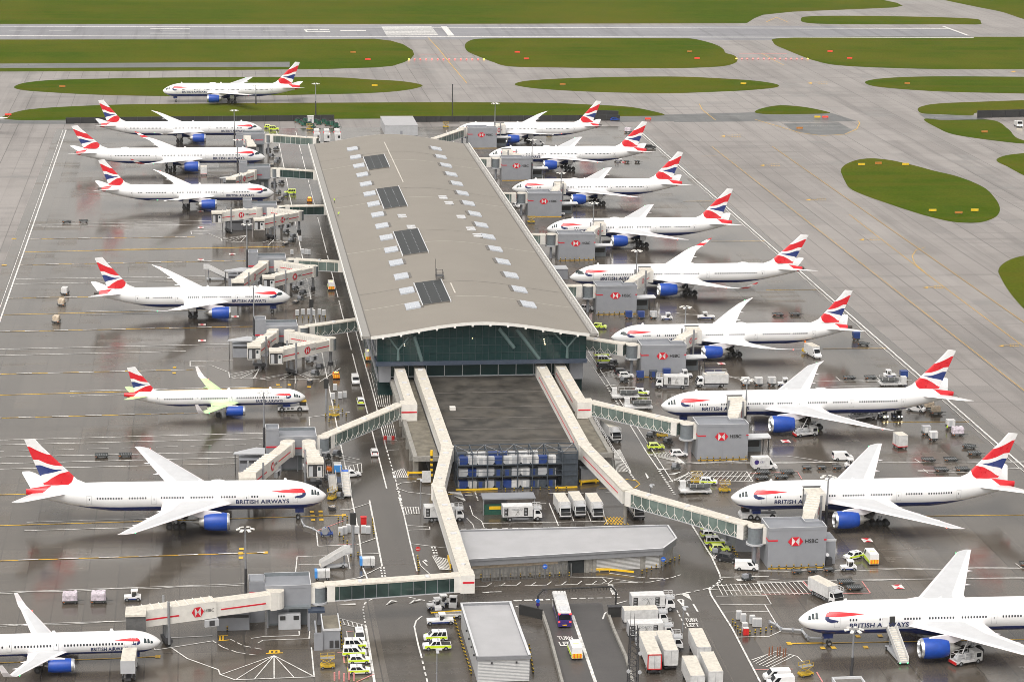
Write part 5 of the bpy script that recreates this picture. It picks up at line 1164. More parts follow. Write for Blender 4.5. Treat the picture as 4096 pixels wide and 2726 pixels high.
for w_, x0_, x1_, y in (('a', 60, 200, 210), ('a', 330, 480, 209), ('a', 1560, 1700, 206), ('a', 1770, 1920, 206), ('b', 1100, 1190, 205), ('b', 1790, 1865, 204), ('c', 205, 270, 204), ('c', 865, 935, 205), ('c', 1520, 1590, 205)): pline(w_, [(x0_, y), (x1_, y)], 1.0)
fill('a', [(2045, 199), (2060, 199), (2075, 217), (2060, 217)]); fill('a', [(2045, 199), (2140, 199), (2142, 204), (2046, 204)]); fill('a', [(2150, 199), (2215, 199), (2218, 204), (2152, 204)]); fill('a', [(2060, 213), (2222, 212), (2224, 217), (2060, 217)]); fill('b', [(18, 203), (190, 203), (192, 209), (20, 209)])
pline('b', [(540, 367), (880, 366)], 1.2, 'line_pink'); pline('c', [(440, 364), (760, 363)], 1.2, 'line_pink')
# stand limit lines (double white) and taxi centre lines
A, B_ = G(255, 512), G(-330, 2268); d = Vector((.0, 0, 0))
strip((-57.9, 1010), (-58.6, 300), .45); strip((-59.2, 1010), (-59.9, 300), .2)
strip((188.9, 1010), (188.85, 300), .5); strip((187.6, 1010), (187.5, 300), .2)
for x in (212, 238): strip((x, 300), (x, 960), .18, 'line_yellow')
pline('f', [(1180, 350), (1400, 520), (1700, 750), (2356, 1240)], .2, 'line_yellow'); pline('f', [(1690, 570), (1630, 590), (1603, 630), (1620, 680), (1700, 750)], .2, 'line_yellow')
for w_, x, y in (('c', 590, 1113), ('f', 900, 250), ('f', 1260, 518), ('f', 1690, 840), ('f', 2200, 1232), ('c', 910, 560), ('c', 325, 917), ('c', 2280, 482)):
    fill(w_, [(x-15, y), (x+18, y-5), (x+18, y+5)], 'line_yellow'); pline(w_, [(x, y), (x+70, y)], .35, 'line_yellow')
    for i in range(4):
        for dy in (-7, 5): pline(w_, [(x+62+i*17, y+dy), (x+72+i*17, y+dy)], .6, 'line_yellow')
pline('c', [(545, 805), (700, 850), (850, 895), (1000, 915), (1150, 905), (1230, 870), (1250, 830), (1240, 815)], .35, 'line_yellow')
pline('c', [(170, 700), (190, 740), (280, 810)], .3, 'line_yellow'); pline('c', [(590, 360), (680, 410), (740, 440)], .35, 'line_yellow'); pline('b', [(610, 255), (680, 330), (760, 430), (870, 560)], .35, 'line_yellow'); pline('c', [(620, 150), (690, 118), (770, 152)], .5, 'line_yellow')
for w_, pts in (('d', [(80, 513), (110, 513)]), ('d', [(10, 692), (45, 692)])): pline(w_, pts, 1.2, 'line_yellow')
# stand lead-in lines
for w_, x0_, y0_, x1_, y1_, kd in (
    ('d', 240, 420, 1420, 392, 'w'), ('d', 220, 438, 1420, 416, 'w'), ('d', 195, 515, 1310, 502, 'd'), ('d', 170, 603, 1800, 570, 'y'), ('d', 640, 588, 1920, 566, 'y'), ('d', 135, 690, 1690, 660, 'd'), ('d', 105, 785, 1380, 765, 'w'), ('d', 95, 818, 1380, 795, 'w'),
    ('d', 60, 912, 640, 905, 'd'), ('d', 25, 1025, 1500, 990, 'y'), ('d', 580, 1003, 1150, 990, 'w'), ('d', 580, 1024, 1120, 1012, 'w'), ('g', -30, 46, 1700, 10, 'd'), ('g', -60, 164, 1550, 128, 'w'), ('g', -60, 206, 1250, 176, 'w'), ('g', -100, 333, 1300, 300, 'd'), ('g', -100, 473, 1900, 418, 'y'),
    ('g', 470, 444, 1680, 416, 'w'), ('g', 470, 476, 1000, 462, 'w'), ('g', -100, 627, 1440, 588, 'd'), ('g', -120, 776, 1790, 725, 'w'), ('g', -120, 808, 1780, 762, 'w'), ('g', -120, 852, 1760, 800, 's'), ('g', -120, 889, 1570, 853, 'w'), ('g', -120, 934, 1600, 890, 'w'), ('g', -120, 971, 1590, 931, 'w'), ('g', -120, 1144, 200, 1136, 'y'),
    ('j', -150, 175, 2310, 101, 'y'), ('j', 180, 147, 1000, 122, 'w'), ('j', 165, 204, 1000, 180, 'w'), ('j', -150, 412, 1785, 352, 'd'), ('j', -150, 1099, 1065, 1051, 'y'),
    ('i', 1000, 158, 1430, 157, 'y'), ('i', 1400, 651, 1985, 650, 'y'), ('l', 770, 965, 2500, 932, 'y'), ('l', 1660, 106, 2500, 97, 'y'), ('f', 620, 857, 980, 855, 'y'), ('f', 250, 531, 610, 530, 'y'), ('f', 60, 262, 260, 261, 'y'), ('c', 180, 1053, 290, 1052, 'y')):
    a, b_ = q(w_, x0_, y0_), q(w_, x1_, y1_)
    if kd == 'w': strip(a, b_, .30)
    elif kd == 'y': strip(a, b_, .36, 'line_yellow')
    elif kd == 's': dash(a, b_, .18, 5, 3)
    else:
        strip(a, b_, .36, 'line_yellow', .04); dash(a, b_, .40, 4.0, 4.0, 'line_white', .105)
def wav(w_, x0_, y0_, x1_, y1_, n=14, off=10):
    for s_ in (0, 1):
        P = [q(w_, x0_+(x1_-x0_)*i/n, y0_+(y1_-y0_)*i/n+(off if s_ else 0)*abs(math.sin(i*.9+s_))) for i in range(n+1)]; poly(P, .16)
wav('j', -100, 622, 1650, 561, 12, 12); wav('j', -100, 842, 1560, 789, 12, 10); wav('l', 570, 470, 2500, 446, 12, 12); wav('l', 560, 545, 2500, 517, 12, 8); wav('i', -50, 925, 2356, 918, 14, 8); wav('i', 1640, 978, 2356, 960, 6, 8); wav('i', 370, 345, 500, 360, 3, 5); wav('i', 820, 375, 1600, 368, 6, 6); wav('i', 950, 415, 1570, 405, 6, 6)
for w_, x, y in (('j', 1625, 328), ('j', 1622, 386), ('g', 1175, 285), ('g', 1173, 322), ('g', 1872, 402), ('g', 1948, 402), ('j', 2100, 78), ('j', 2158, 76), ('j', 2105, 104), ('j', 2160, 102), ('j', 2107, 132), ('j', 2163, 130), ('j', 1620, 357), ('j', 2315, 100), ('j', 1788, 352), ('j', 1063, 1051), ('g', 2080, 416), ('l', 775, 963), ('l', 1000, 993), ('l', 1073, 990), ('l', 1290, 988), ('l', 1238, 915), ('l', 1388, 912)):
    c_ = q(w_, x, y); strip((c_.x-.45, c_.y), (c_.x+.45, c_.y), 1.3, 'line_yellow', .06)
pline('l', [(775, 963), (1000, 960)], .5, 'line_yellow', .06)
# red crosses on white: stand clearance marks
for w_, x, y in (('d', 1350, 328), ('d', 1352, 440), ('d', 1352, 656), ('d', 1563, 617), ('d', 1583, 1037), ('d', 1360, 1092), ('g', 1360, 106), ('i', 318, 260), ('i', 752, 782), ('l', 1300, 270), ('l', 1508, 583), ('f', -340, 0)):
    c_ = q(w_, x, y); strip((c_.x-1.05, c_.y), (c_.x+1.05, c_.y), 2.4, 'line_white', .055); LM.setdefault('logo_red', MB())
    for s_ in (-1, 1): LM['logo_red'].face([(c_.x-.8, c_.y+s_*1.2, .125), (c_.x+.8, c_.y+s_*1.2, .125), (c_.x, c_.y+s_*.2, .125)], 'logo_red')
# road edges and dashes, left road
poly([(31.2, 1005), (31.2, 470), (30.6, 448), (31.3, 438)], .3); dash((39.4, 1005), (39.4, 500), .3, 60, 4); 
pline('g', [(2140, 750), (2200, 1090)], .25) if 0 else None
pline('k', [(415, -20), (450, 110), (490, 290), (535, 478)], .3); pdash('k', [(415, -20), (440, 60)], .6, .9, .9); pdash('h', [(320, 800), (430, 1178)], .3, 1.6, 1.2); pdash('h', [(398, 1100), (430, 1178)], .35, .8, .8); pline('h', [(120, 30), (245, 480), (330, 835)], .28); pline('k', [(215, 0), (300, 440)], .35); pdash('k', [(290, 450), (305, 530)], .35, .8, .8); pdash('k', [(312, 450), (325, 530)], .35, .8, .8)
pdash('k', [(300, 645), (230, 665), (185, 690), (172, 730), (180, 790), (190, 845)], .3, .9, .9); pline('k', [(190, 845), (255, 1260)], .45); pline('k', [(570, 778), (530, 810), (517, 850), (545, 980), (562, 1040)], .3); pdash('k', [(562, 1040), (605, 1222)], .3, 1.6, 1.2)
pdash('k', [(410, 635), (540, 665), (660, 688)], .28, 1.6, .8); pline('k', [(495, 292), (690, 316), (760, 312)], .2); pline('k', [(535, 370), (560, 440), (620, 495)], .2)
fill('k', [(320, 705), (360, 668), (405, 676)]); fill('k', [(10, 698), (120, 690), (122, 702)]); fill('k', [(480, 695), (515, 665), (563, 672)])
LM.setdefault('road_dark', MB()); mat('road_dark', (.09, .083, .075), .35)
def hole(w_, pts): LM['road_dark'].face([q(w_, *a, .125) for a in pts], 'road_dark')
hole('k', [(336, 698), (364, 675), (392, 680)]); hole('k', [(500, 688), (520, 671), (548, 676)])
hatch('k', [(45, 680), (280, 648), (240, 655), (60, 668)], 8); hatch('k', [(0, 790), (195, 845), (195, 870), (20, 830)], 6); hatch('k', [(435, 45), (545, 48), (550, 90), (450, 95)], 6); hatch('k', [(640, 375), (735, 395), (760, 470), (690, 465)], 8)
pline('k', [(470, 168), (620, 178), (622, 195), (475, 200)], .2); pline('k', [(870, 120), (910, 160), (920, 188)], .2); pline('k', [(890, 35), (912, 100), (970, 140), (988, 185)], .2); pline('k', [(980, 155), (1800, 140)], .2)
pline('k', [(1425, 20), (1488, 172)], .25); pline('k', [(1545, 20), (1590, 140)], .2); pline('k', [(1660, 20), (1705, 138)], .2); pline('k', [(1770, 20), (1818, 165)], .2); pdash('k', [(760, 195), (2100, 172)], .25, 1.2, 1); pline('k', [(1405, 22), (1330, 24)], .2)
for i in range(6): a_ = 1790+i*22; pline('k', [(a_, 112), (a_+60, 165)], .18, 'line_yellow'); pline('k', [(a_+50, 112), (a_+5, 165)], .18, 'line_yellow')
hatch('h', [(205, 320), (335, 322), (355, 545), (262, 550)], 7, .13); hatch('h', [(290, 650), (370, 652), (395, 765), (315, 775)], 6, .13); hatch('h', [(370, 990), (445, 965), (475, 1025), (380, 1030)], 7); pline('h', [(310, 780), (400, 775)], .2); pline('h', [(330, 842), (415, 838)], .2)
pline('h', [(650, 1140), (480, 1125), (405, 1100), (395, 1080), (430, 1062), (530, 1052)], .2); 
for i in range(8): fill('h', [(742+i*15, 1123+i*7.5), (830+i*15, 1120+i*7), (836+i*15, 1124+i*7), (747+i*15, 1127+i*7.5)]) if 0 else strip(q('h', 745+i*14, 1126+i*8.2), q('h', 832+i*4, 1122+i*8.2), .45)
pdash('h', [(925, 1118), (945, 1178)], .3, .5, .5); pdash('h', [(860, 1144), (1130, 1138)], .22, 1.6, 1.6); pdash('h', [(1420, 1132), (1900, 1125)], .22, 1.6, 1.6); pline('h', [(740, 1140), (930, 1118)], .22, 'line_yellow')
hatch('h', [(0, 960), (160, 930), (165, 990), (30, 995)], 6); pline('h', [(0, 870), (150, 905)], .2); pline('h', [(0, 905), (155, 930)], .2)
# right road
poly([(104.3, 1005), (104.3, 500)], .25); pline('h', [(1665, 200), (1800, 400)], .3); pline('h', [(1950, 640), (2080, 855), (2160, 970)], .3); pdash('h', [(2165, 980), (2270, 1140)], .5, .8, .8); pdash('h', [(1810, 410), (1960, 640)], .5, .8, .8); pline('h', [(1860, 830), (1975, 990)], .25); pdash('h', [(1965, 990), (2000, 1040)], .5, .8, .8)
fill('h', [(1800, 402), (1898, 400), (1815, 408)]); fill('h', [(2150, 965), (2270, 962), (2170, 975)]); fill('h', [(2225, 1002), (2320, 982), (2270, 1003)]); fill('h', [(2070, 995), (2078, 995), (2098, 1025), (2085, 1032)])
hatch('h', [(1760, 330), (1880, 300), (1900, 330), (1960, 370)], 8); hatch('h', [(2090, 870), (2240, 850), (2340, 930), (2330, 930)], 8); hatch('h', [(1860, 850), (1900, 835), (1975, 985), (1880, 985)], 10, .12)
pline('h', [(2215, 1060), (2356, 1000), (2400, 985)], .2); pdash('h', [(1940, 1036), (2010, 1045), (2035, 1070), (2000, 1095), (1760, 1100)], .25, 30, 1, 'line_yellow')
hatch('i', [(0, 1045), (130, 985), (490, 985), (530, 1050)], 2, .2); 
for i in range(16): a_ = 30+i*30; pline('i', [(a_+70, 988), (a_-10+i*2.2, 1050)], .16)
hatch('l', [(275, 575), (870, 545), (945, 632), (240, 600)], 2, .2)
for i in range(20): t = i/19; pline('l', [(290+t*570, 566-t*20), (330+t*610, 640-t*6)], .16)
pline('l', [(870, 545), (945, 632)], .25, 'line_pink'); pline('l', [(1265, 545), (1322, 625), (590, 632)], .22, 'line_pink')
pline('l', [(0, 640), (110, 620)], .3); pdash('l', [(10, 638), (235, 592)], .3, 1.4, .8); pline('l', [(235, 592), (250, 640), (390, 860), (580, 1222)], .35); pdash('l', [(235, 592), (290, 560), (312, 530), (308, 500)], .3, .8, .6); pline('l', [(308, 500), (255, 385), (100, 135)], .35); pdash('l', [(325, 530), (290, 572)], .3, .8, .6)
fill('l', [(48, 630), (98, 628), (120, 672)]); pline('l', [(25, 668), (62, 668), (62, 710), (25, 668)], .4); pline('l', [(130, 698), (160, 748)], .35); pline('l', [(85, 755), (100, 780)], .35); pdash('l', [(20, 740), (80, 860)], .25, 1.2, 1); pline('l', [(310, 517), (445, 515)], .3); pline('l', [(510, 512), (640, 510)], .3); fill('l', [(415, 527), (550, 532), (430, 540)]); fill('l', [(600, 535), (720, 527), (660, 533)])
hatch('l', [(230, 340), (300, 345), (310, 385), (270, 392)], 5); pline('l', [(300, 400), (560, 475)], .2); pline('l', [(300, 405), (310, 703), (655, 700), (620, 640)], .2) if 0 else pline('l', [(285, 645), (620, 640), (655, 698), (310, 703)], .2); pline('l', [(610, 700), (718, 880), (640, 915), (425, 920)], .22); pline('l', [(330, 752), (630, 748)], .2); pline('l', [(520, 1075), (690, 1015), (830, 1050), (870, 1090)], .22)
for i in range(6): pline('l', [(530+i*22, 1090+i*8), (640+i*34, 1030+i*3)], .18)
pline('l', [(545, 1140), (800, 1135)], .2, 'line_pink'); pline('l', [(960, 1155), (1000, 1222)], .25, 'line_pink'); pline('l', [(2300, 425), (2340, 455), (2400, 455)], .2)
pline('f', [(0, 1010), (170, 1030), (420, 1030)], .2); pline('i', [(1090, 350), (1120, 375), (1390, 375), (1360, 345)], .2); pline('i', [(1620, 900), (1660, 925)], .2); pline('i', [(1680, 970), (1710, 995), (1980, 990)], .2); pline('i', [(650, 880), (760, 880), (900, 900), (1020, 922), (1150, 928)], .2); pline('i', [(500, 1000), (830, 985), (860, 1035)], .2, 'line_pink'); pline('i', [(370, 345), (480, 375), (520, 382)], .2); pline('i', [(0, 920), (60, 935), (490, 910)], .22)
# boarding bridge fans, left
def fan(w_, apex, ends, outline): 
    for e in ends: pline(w_, [apex, e], .2)
    pline(w_, outline, .25)
fan('j', (1845, 1045), [(1490, 1172), (1590, 1205), (1715, 1200), (1845, 1196), (1980, 1192), (2100, 1180), (2105, 1180)], [(1155, 993), (1260, 1065), (1470, 1140), (1482, 1172), (1580, 1208), (2115, 1188), (2096, 990)])
pline('j', [(1030, 985), (1045, 1008), (1440, 945)], .22); pdash('j', [(1430, 945), (1500, 990), (1600, 1025), (1720, 1042)], .22, 1.5, .8); pdash('j', [(1550, 935), (1640, 980), (1760, 1003)], .22, 1.5, .8); pline('j', [(1150, 925), (1430, 912)], .2); pline('j', [(1690, 930), (1770, 918), (2015, 910), (2013, 880)], .2); pline('j', [(1735, 962), (1770, 942), (2080, 932), (2085, 880)], .2)
for a_, b_ in (((1790, 1030), (1905, 1025)), ((1820, 1010), (1880, 1008)), ((1815, 1028), (1820, 1008)), ((1845, 1028), (1848, 1008)), ((1875, 1028), (1876, 1008))): pline('j', [a_, b_], .4, 'line_yellow')
for a_, b_ in (((1470, 945), (1545, 938)), ((1470, 912), (1535, 908)), ((1480, 945), (1482, 912)), ((1500, 940), (1502, 910))): pline('j', [a_, b_], .3, 'line_yellow')
pline('j', [(1990, 480), (2000, 378), (2340, 368), (2356, 460)], .2); pline('j', [(2010, 430), (2200, 430)], .2); pline('j', [(2130, 210), (2140, 308), (2356, 300)], .25, 'line_white'); pline('j', [(2135, 205), (2320, 135)], .2, 'line_pink')
fan('g', (1745, 295), [(1550, 330), (1560, 350), (1620, 358), (1705, 358), (1715, 355)], [(1280, 278), (1280, 243), (1570, 238)]); pline('g', [(1282, 278), (1425, 272), (1540, 318), (1545, 352), (1600, 360), (1720, 357), (1800, 368), (2150, 362)], .22)
fan('g', (1985, 320), [(1770, 365), (1880, 368), (2080, 360), (1988, 392), (1750, 358)], [(2150, 382), (2290, 290)])
for i in range(12): pline('g', [(2030+i*5, 330+i*2), (2270-i*2, 235+i*8)], .14)
fan('d', (1660, 490), [(1495, 520), (1520, 530), (1560, 535), (1620, 535), (1500, 510)], [(1285, 462), (1290, 485), (1400, 478), (1490, 515), (1495, 530), (1700, 540), (1940, 535)]); fan('d', (1845, 515), [(1810, 555), (1835, 540), (1910, 535), (1760, 540)], [(1285, 462), (1500, 458)])
for i in range(12): pline('d', [(1960+i*6, 760+i*14), (2130, 690+i*18)], .14)
pline('g', [(2215, 870), (2356, 905)], .2); pline('g', [(2080, 620), (2085, 680)], .2); pline('g', [(2080, 620), (2356, 585)], .2)
pline('k', [(20, 60), (80, 62), (215, 20)], .2); pline('k', [(130, 300), (265, 252)], .2); pline('k', [(0, 545), (150, 520), (300, 445)], .25); pline('k', [(0, 300), (120, 298)], .2, 'line_pink'); pline('k', [(145, 362), (285, 358)], .2); pline('k', [(60, 885), (115, 880)], .2, 'line_pink'); pline('k', [(60, 880), (72, 950)], .25); pline('k', [(0, 1025), (40, 1025), (45, 1095), (70, 1095)], .2, 'line_pink'); pline('k', [(130, 1222), (245, 1170)], .25, 'line_pink')
# road lines by the lower buildings
pline('k', [(895, 585), (1005, 580), (1040, 556)], .2); 
for i in range(4): a_ = 1055+i*205; pline('k', [(a_, 578-i*4), (a_+150, 573-i*4), (a_+180, 550-i*4)], .2); pline('k', [(a_+45, 575-i*4), (a_+75, 554-i*4)], .2)
pline('k', [(1785, 525), (1810, 545), (1780, 558)], .2); pline('k', [(1830, 490), (2045, 520), (2070, 515)], .2); pline('k', [(2100, 525), (2195, 525)], .2); pdash('k', [(1900, 548), (2100, 550), (2250, 520), (2310, 500)], .25, 1.2, .5); pline('k', [(1560, 515), (1800, 520), (2020, 552), (1850, 556)], .2); fill('k', [(970, 617), (1020, 612), (1020, 622)]); pline('k', [(1010, 617), (1105, 615)], .35); pdash('k', [(1185, 675), (1430, 668)], .7, 1.6, .5); pdash('k', [(1570, 660), (1910, 655)], .35, 1.2, .5); pline('k', [(1200, 712), (1310, 748)], .25); pline('k', [(1785, 800), (1800, 760), (1850, 730)], .3); pline('k', [(1880, 695), (1950, 676)], .3)
pline('k', [(1575, 770), (1730, 1222)], .3); pline('k', [(1586, 770), (1741, 1222)], .3)
pline('k', [(575, 410), (605, 440)], .3); pline('k', [(585, 400), (600, 412)], .5); pdash('k', [(635, 315), (655, 372)], .4, .8, .8); pdash('k', [(655, 315), (672, 372)], .4, .8, .8)
def road_text(s_, w_, o, u, v_, m='line_white', z=.11):
    o_, a_, b_ = q(w_, *o, z), q(w_, *u, z), q(w_, *v_, z); put_text(LM[m], s_, o_, a_-o_, b_-o_, m, .03)
road_text('TURN', 'k', (1490, 938), (1590, 936), (1476, 913)); road_text('LEFT', 'k', (1500, 977), (1608, 975), (1486, 950))
road_text('TURN', 'l', (82, 817), (160, 814), (72, 793)); road_text('LEFT', 'l', (92, 850), (174, 847), (80, 825))
road_text('NO', 'k', (1865, 582), (1855, 562), (1825, 583)); road_text('ENTRY', 'k', (1890, 636), (1868, 588), (1850, 634))
road_text('SLOW', 'e', (-50, 0), (-8, 0), (-52, -14)) if 0 else None
for nm, mb_ in (('white_marking', LM['line_white']), ('yellow_marking', LM['line_yellow']), ('pink_marking', LM['line_pink']), ('runway_marking', LM['runway_gap']), ('red_marking', LM['logo_red']), ('road_marking', LM['road_dark'])):
    structure(mb_.build(nm))
# ------------------------------------------------------------------ vehicle kits (front at +x, ground at z = 0)
def wheels(t, xs, y, r, w=.24):
    for x in xs:
        for s_ in (-1, 1): mb = MB(); mb.wheel((x, s_*y, r), r, w, n=12); part(mb, 'wheel', t)
def quadface(mb, pts, m): mb.face(pts, m)
def car(name, label, cat, body='white_paint', stripe=None, kind='hatch', lamps=True, roofbar=False, rearmark=None):
    t = thing(name, label, cat)
    K = {'hatch': dict(L=4.1, W=1.78, low=[(-2.05, .3), (-2.05, .75), (-1.95, .95), (1.0, .95), (1.95, .78), (2.05, .6), (2.05, .3)], cb=(-1.98, 1.15), ct=(-1.55, .35), z0=.93, z1=1.5),
         'mpv': dict(L=4.4, W=1.82, low=[(-2.2, .3), (-2.2, 1.0), (1.1, 1.02), (2.05, .85), (2.2, .6), (2.2, .3)], cb=(-2.18, 1.35), ct=(-2.05, .55), z0=1.0, z1=1.82),
         'suv': dict(L=4.7, W=1.9, low=[(-2.35, .35), (-2.35, 1.0), (1.0, 1.05), (2.2, .9), (2.35, .6), (2.35, .35)], cb=(-2.3, 1.25), ct=(-1.9, .45), z0=1.03, z1=1.7),
         'pickup': dict(L=5.2, W=1.85, low=[(-2.6, .4), (-2.6, 1.05), (1.2, 1.05), (2.5, .98), (2.6, .6), (2.6, .4)], cb=(-.75, 1.45), ct=(-.6, .75), z0=1.04, z1=1.8),
         'van': dict(L=4.8, W=1.9, low=[(-2.4, .35), (-2.4, 1.1), (1.5, 1.1), (2.25, .95), (2.4, .6), (2.4, .35)], cb=(-2.4, 1.75), ct=(-2.36, .95), z0=1.08, z1=1.95),
         'bigvan': dict(L=5.6, W=2.0, low=[(-2.8, .4), (-2.8, 1.2), (1.9, 1.2), (2.65, 1.05), (2.8, .7), (2.8, .4)], cb=(-2.8, 2.15), ct=(-2.76, 1.35), z0=1.18, z1=2.5)}[kind]
    W = K['W']/2; z0, z1 = K['z0'], K['z1']; b0, b1 = K['cb']; t0, t1 = K['ct']; wt = W*(.80 if kind in ('hatch', 'suv', 'mpv', 'pickup') else .92)
    mb = MB(); mb.prof(K['low'], -W, W, body)
    mb.loft([[(b0, -W*.97, z0-.02), (b1, -W*.97, z0-.02), (b1, W*.97, z0-.02), (b0, W*.97, z0-.02)], [(t0, -wt, z1), (t1, -wt, z1), (t1, wt, z1), (t0, wt, z1)]], body)
    if stripe:
        for s_ in (-1, 1): mb.box(-K['L']/2+.05, K['L']/2-.35, s_*W-.01, s_*W+.012, .5, z0-.05, stripe)
        mb.box(-K['L']/2-.03, -K['L']/2+.02, -W+.1, W-.1, .45, 1.35 if rearmark else .9, rearmark or stripe)
        if rearmark:
            for j in (-.55, 0, .55): mb.obox((-K['L']/2-.04, j, .9), (.02, .2, .9), 0, 'orange_paint')
    if kind == 'pickup': mb.box(-2.5, -.85, -W+.12, W-.12, 1.0, 1.07, 'black_matt')
    part(mb, 'body', t)
    F = lambda u, v, s_: ((b0+(t0-b0)*v)*(1-u)+(b1+(t1-b1)*v)*u, s_*(W*.97+(wt-W*.97)*v+.02), z0+(z1-z0)*v)
    panes = {'hatch': [(.1, .42), (.46, .82)], 'suv': [(.07, .36), (.4, .82)], 'mpv': [(.06, .28), (.32, .54), (.58, .86)], 'pickup': [(.08, .44), (.5, .86)], 'van': [(.70, .9)], 'bigvan': [(.72, .9)]}[kind]
    for s_ in (-1, 1):
        mb = MB()
        for a, b_ in panes: mb.face([F(a+.01, .06, s_), F(b_+.02, .06, s_), F(b_, .9, s_), F(a+.01, .9, s_)], 'car_glass')
        part(mb, 'side_window', t)
    e = .05; mb = MB(); mb.face([(b1-.03+e-(b1-t1)*.1, -W*.86, z0+.06), (b1-.03+e-(b1-t1)*.1, W*.86, z0+.06), (t1+.08+e, wt*.92, z1-.1), (t1+.08+e, -wt*.92, z1-.1)], 'car_glass'); part(mb, 'windscreen', t)
    if kind not in ('bigvan',):
        mb = MB(); mb.face([(b0-e+(t0-b0)*.15, -W*.8, z0+.1), (b0-e+(t0-b0)*.15, W*.8, z0+.1), (b0-e+(t0-b0)*.85, wt*.86, z1-.1), (b0-e+(t0-b0)*.85, -wt*.86, z1-.1)], 'car_glass'); part(mb, 'rear_window', t)
    xx = K['L']/2*.62; r = .33 if kind in ('hatch', 'mpv') else .38
    wheels(t, (-xx, xx), W-.1, r)
    if lamps:
        for s_ in (-1, 1):
            mb = MB(); mb.box(-K['L']/2-.03, -K['L']/2+.02, s_*(W-.3)-.14, s_*(W-.3)+.14, .78, 1.02, 'red_paint' if lamps != 'on' else 'tail_lamp'); part(mb, 'tail_lamp', t)
            mb = MB(); mb.box(K['L']/2-.06, K['L']/2+.02, s_*(W-.35)-.2, s_*(W-.35)+.2, .62, .78, 'grey_light'); part(mb, 'headlight', t)
    if roofbar: mb = MB(); mb.box(t0*.3-.12, t0*.3+.12, -.5, .5, z1, z1+.14, 'amber_lamp' if roofbar == 'amber' else 'grey_light'); part(mb, 'roof_beacon', t)
    return t
def truck(label, letter=True, box='uld_white', L=8.6, platform=True, panel=True, name='catering_truck', cat='truck', raised=0.0):
    t = thing(name, label, cat); bl = L-2.1
    mb = MB(); mb.box(-L/2, L/2-.4, -.45, .45, .6, .95, 'dark_metal'); 
    for y in (-1.15, 1.1):
        for z in (.45, .7): mb.box(-L/2+1, L/2-3, y, y+.05, z, z+.12, 'steel_grey')
    if raised:
        for s_ in (-1, 1): mb.cyl((-L/2+1, s_*.6, .9), (L/2-3, s_*.6, 1.1+raised), .09, 'steel_grey'); mb.cyl((-L/2+1, s_*.5, 1.1+raised), (L/2-3, s_*.5, .9), .09, 'steel_grey')
    part(mb, 'chassis', t)
    z0 = 1.1+raised; z1 = z0+2.35
    mb = MB(); mb.box(-L/2, -L/2+bl, -1.25, 1.25, z0, z1, box, 'cream_roof' if not letter else 'uld_white'); mb.box(-L/2-.02, -L/2+.05, -1.27, 1.27, z0, z1+.02, 'grey_light'); part(mb, 'cargo_box', t); bx = KIDS[t.name][-1]
    if letter:
        for s_ in (-1, 1):
            mb = MB(); y = s_*1.265; a = -L/2+bl*.40; u = Vector((2.3*(1 if s_ < 0 else -1), 0, 0)); o = Vector((a-u.x/2+.5, y, z0+1.45))
            put_text(mb, 'DO&CO', o, u, (0, 0, .42), 'steel_grey', .01); mb.tube([(a+.1, y, z0+.5), (a+.9, y, z0+.55)], .05, 'bare_metal', 4); mb.tube([(a+.3, y, z0+.55), (a+.75, y, z0+1.5)], .07, 'bare_metal', 4); mb.tube([(a+.75, y, z0+1.3), (a+.95, y, z0+.6)], .06, 'bare_metal', 4); tsub(mb, 'box_lettering', bx)
            for xa in (-L/2+.35, -L/2+bl-1.9):
                mb = MB(); mb.box(xa, xa+.85, y-.012, y+.012, z0+.25, z0+2.0, 'black_matt')
                for i in range(5): mb.box(xa+.12, xa+.6, y-.02, y+.02, z0+.45+i*.32, z0+.55+i*.32, 'grey_light')
                tsub(mb, 'dark_panel', bx)
    mb = MB(); cx = L/2-1.85; mb.prof([(cx, .55), (cx, 2.55), (cx+1.2, 2.55), (cx+1.75, 1.7), (cx+1.85, .55)], -1.15, 1.15, 'white_paint'); mb.box(cx+.2, cx+1.86, -1.17, 1.17, .5, .8, 'dark_metal'); part(mb, 'cab', t); cb = KIDS[t.name][-1]
    mb = MB(); mb.face([(cx+1.24, -1.05, 2.5), (cx+1.24, 1.05, 2.5), (cx+1.76, 1.05, 1.72), (cx+1.76, -1.05, 1.72)], 'car_glass'); mb.face([(cx+1.8, -1.05, 1.68), (cx+1.8, 1.05, 1.68), (cx+1.86, 1.05, 1.05), (cx+1.86, -1.05, 1.05)], 'black_matt'); tsub(mb, 'windscreen', cb)
    for s_ in (-1, 1): mb = MB(); mb.face([(cx+.35, s_*1.165, 1.65), (cx+1.5, s_*1.165, 1.65), (cx+1.15, s_*1.165, 2.4), (cx+.35, s_*1.165, 2.4)], 'car_glass'); tsub(mb, 'side_window', cb)
    if platform:
        mb = MB(); pz = z0+1.5; mb.box(cx-.2, cx+1.7, -1.1, 1.1, pz, pz+.12, 'grey_light')
        for x in (cx-.1, cx+.8, cx+1.6):
            for y in (-1.05, 1.05): mb.box(x-.04, x+.04, y-.04, y+.04, pz, pz+1.0, 'uld_white')
        for y in (-1.05, 1.05): mb.box(cx-.1, cx+1.65, y-.04, y+.04, pz+.92, pz+1.0, 'uld_white'); mb.box(cx-.1, cx+1.65, y-.03, y+.03, pz+.5, pz+.56, 'uld_white')
        part(mb, 'loading_platform', t)
    wheels(t, (-L/2+1.6, L/2-1.0), 1.0, .5, .35)
    return t
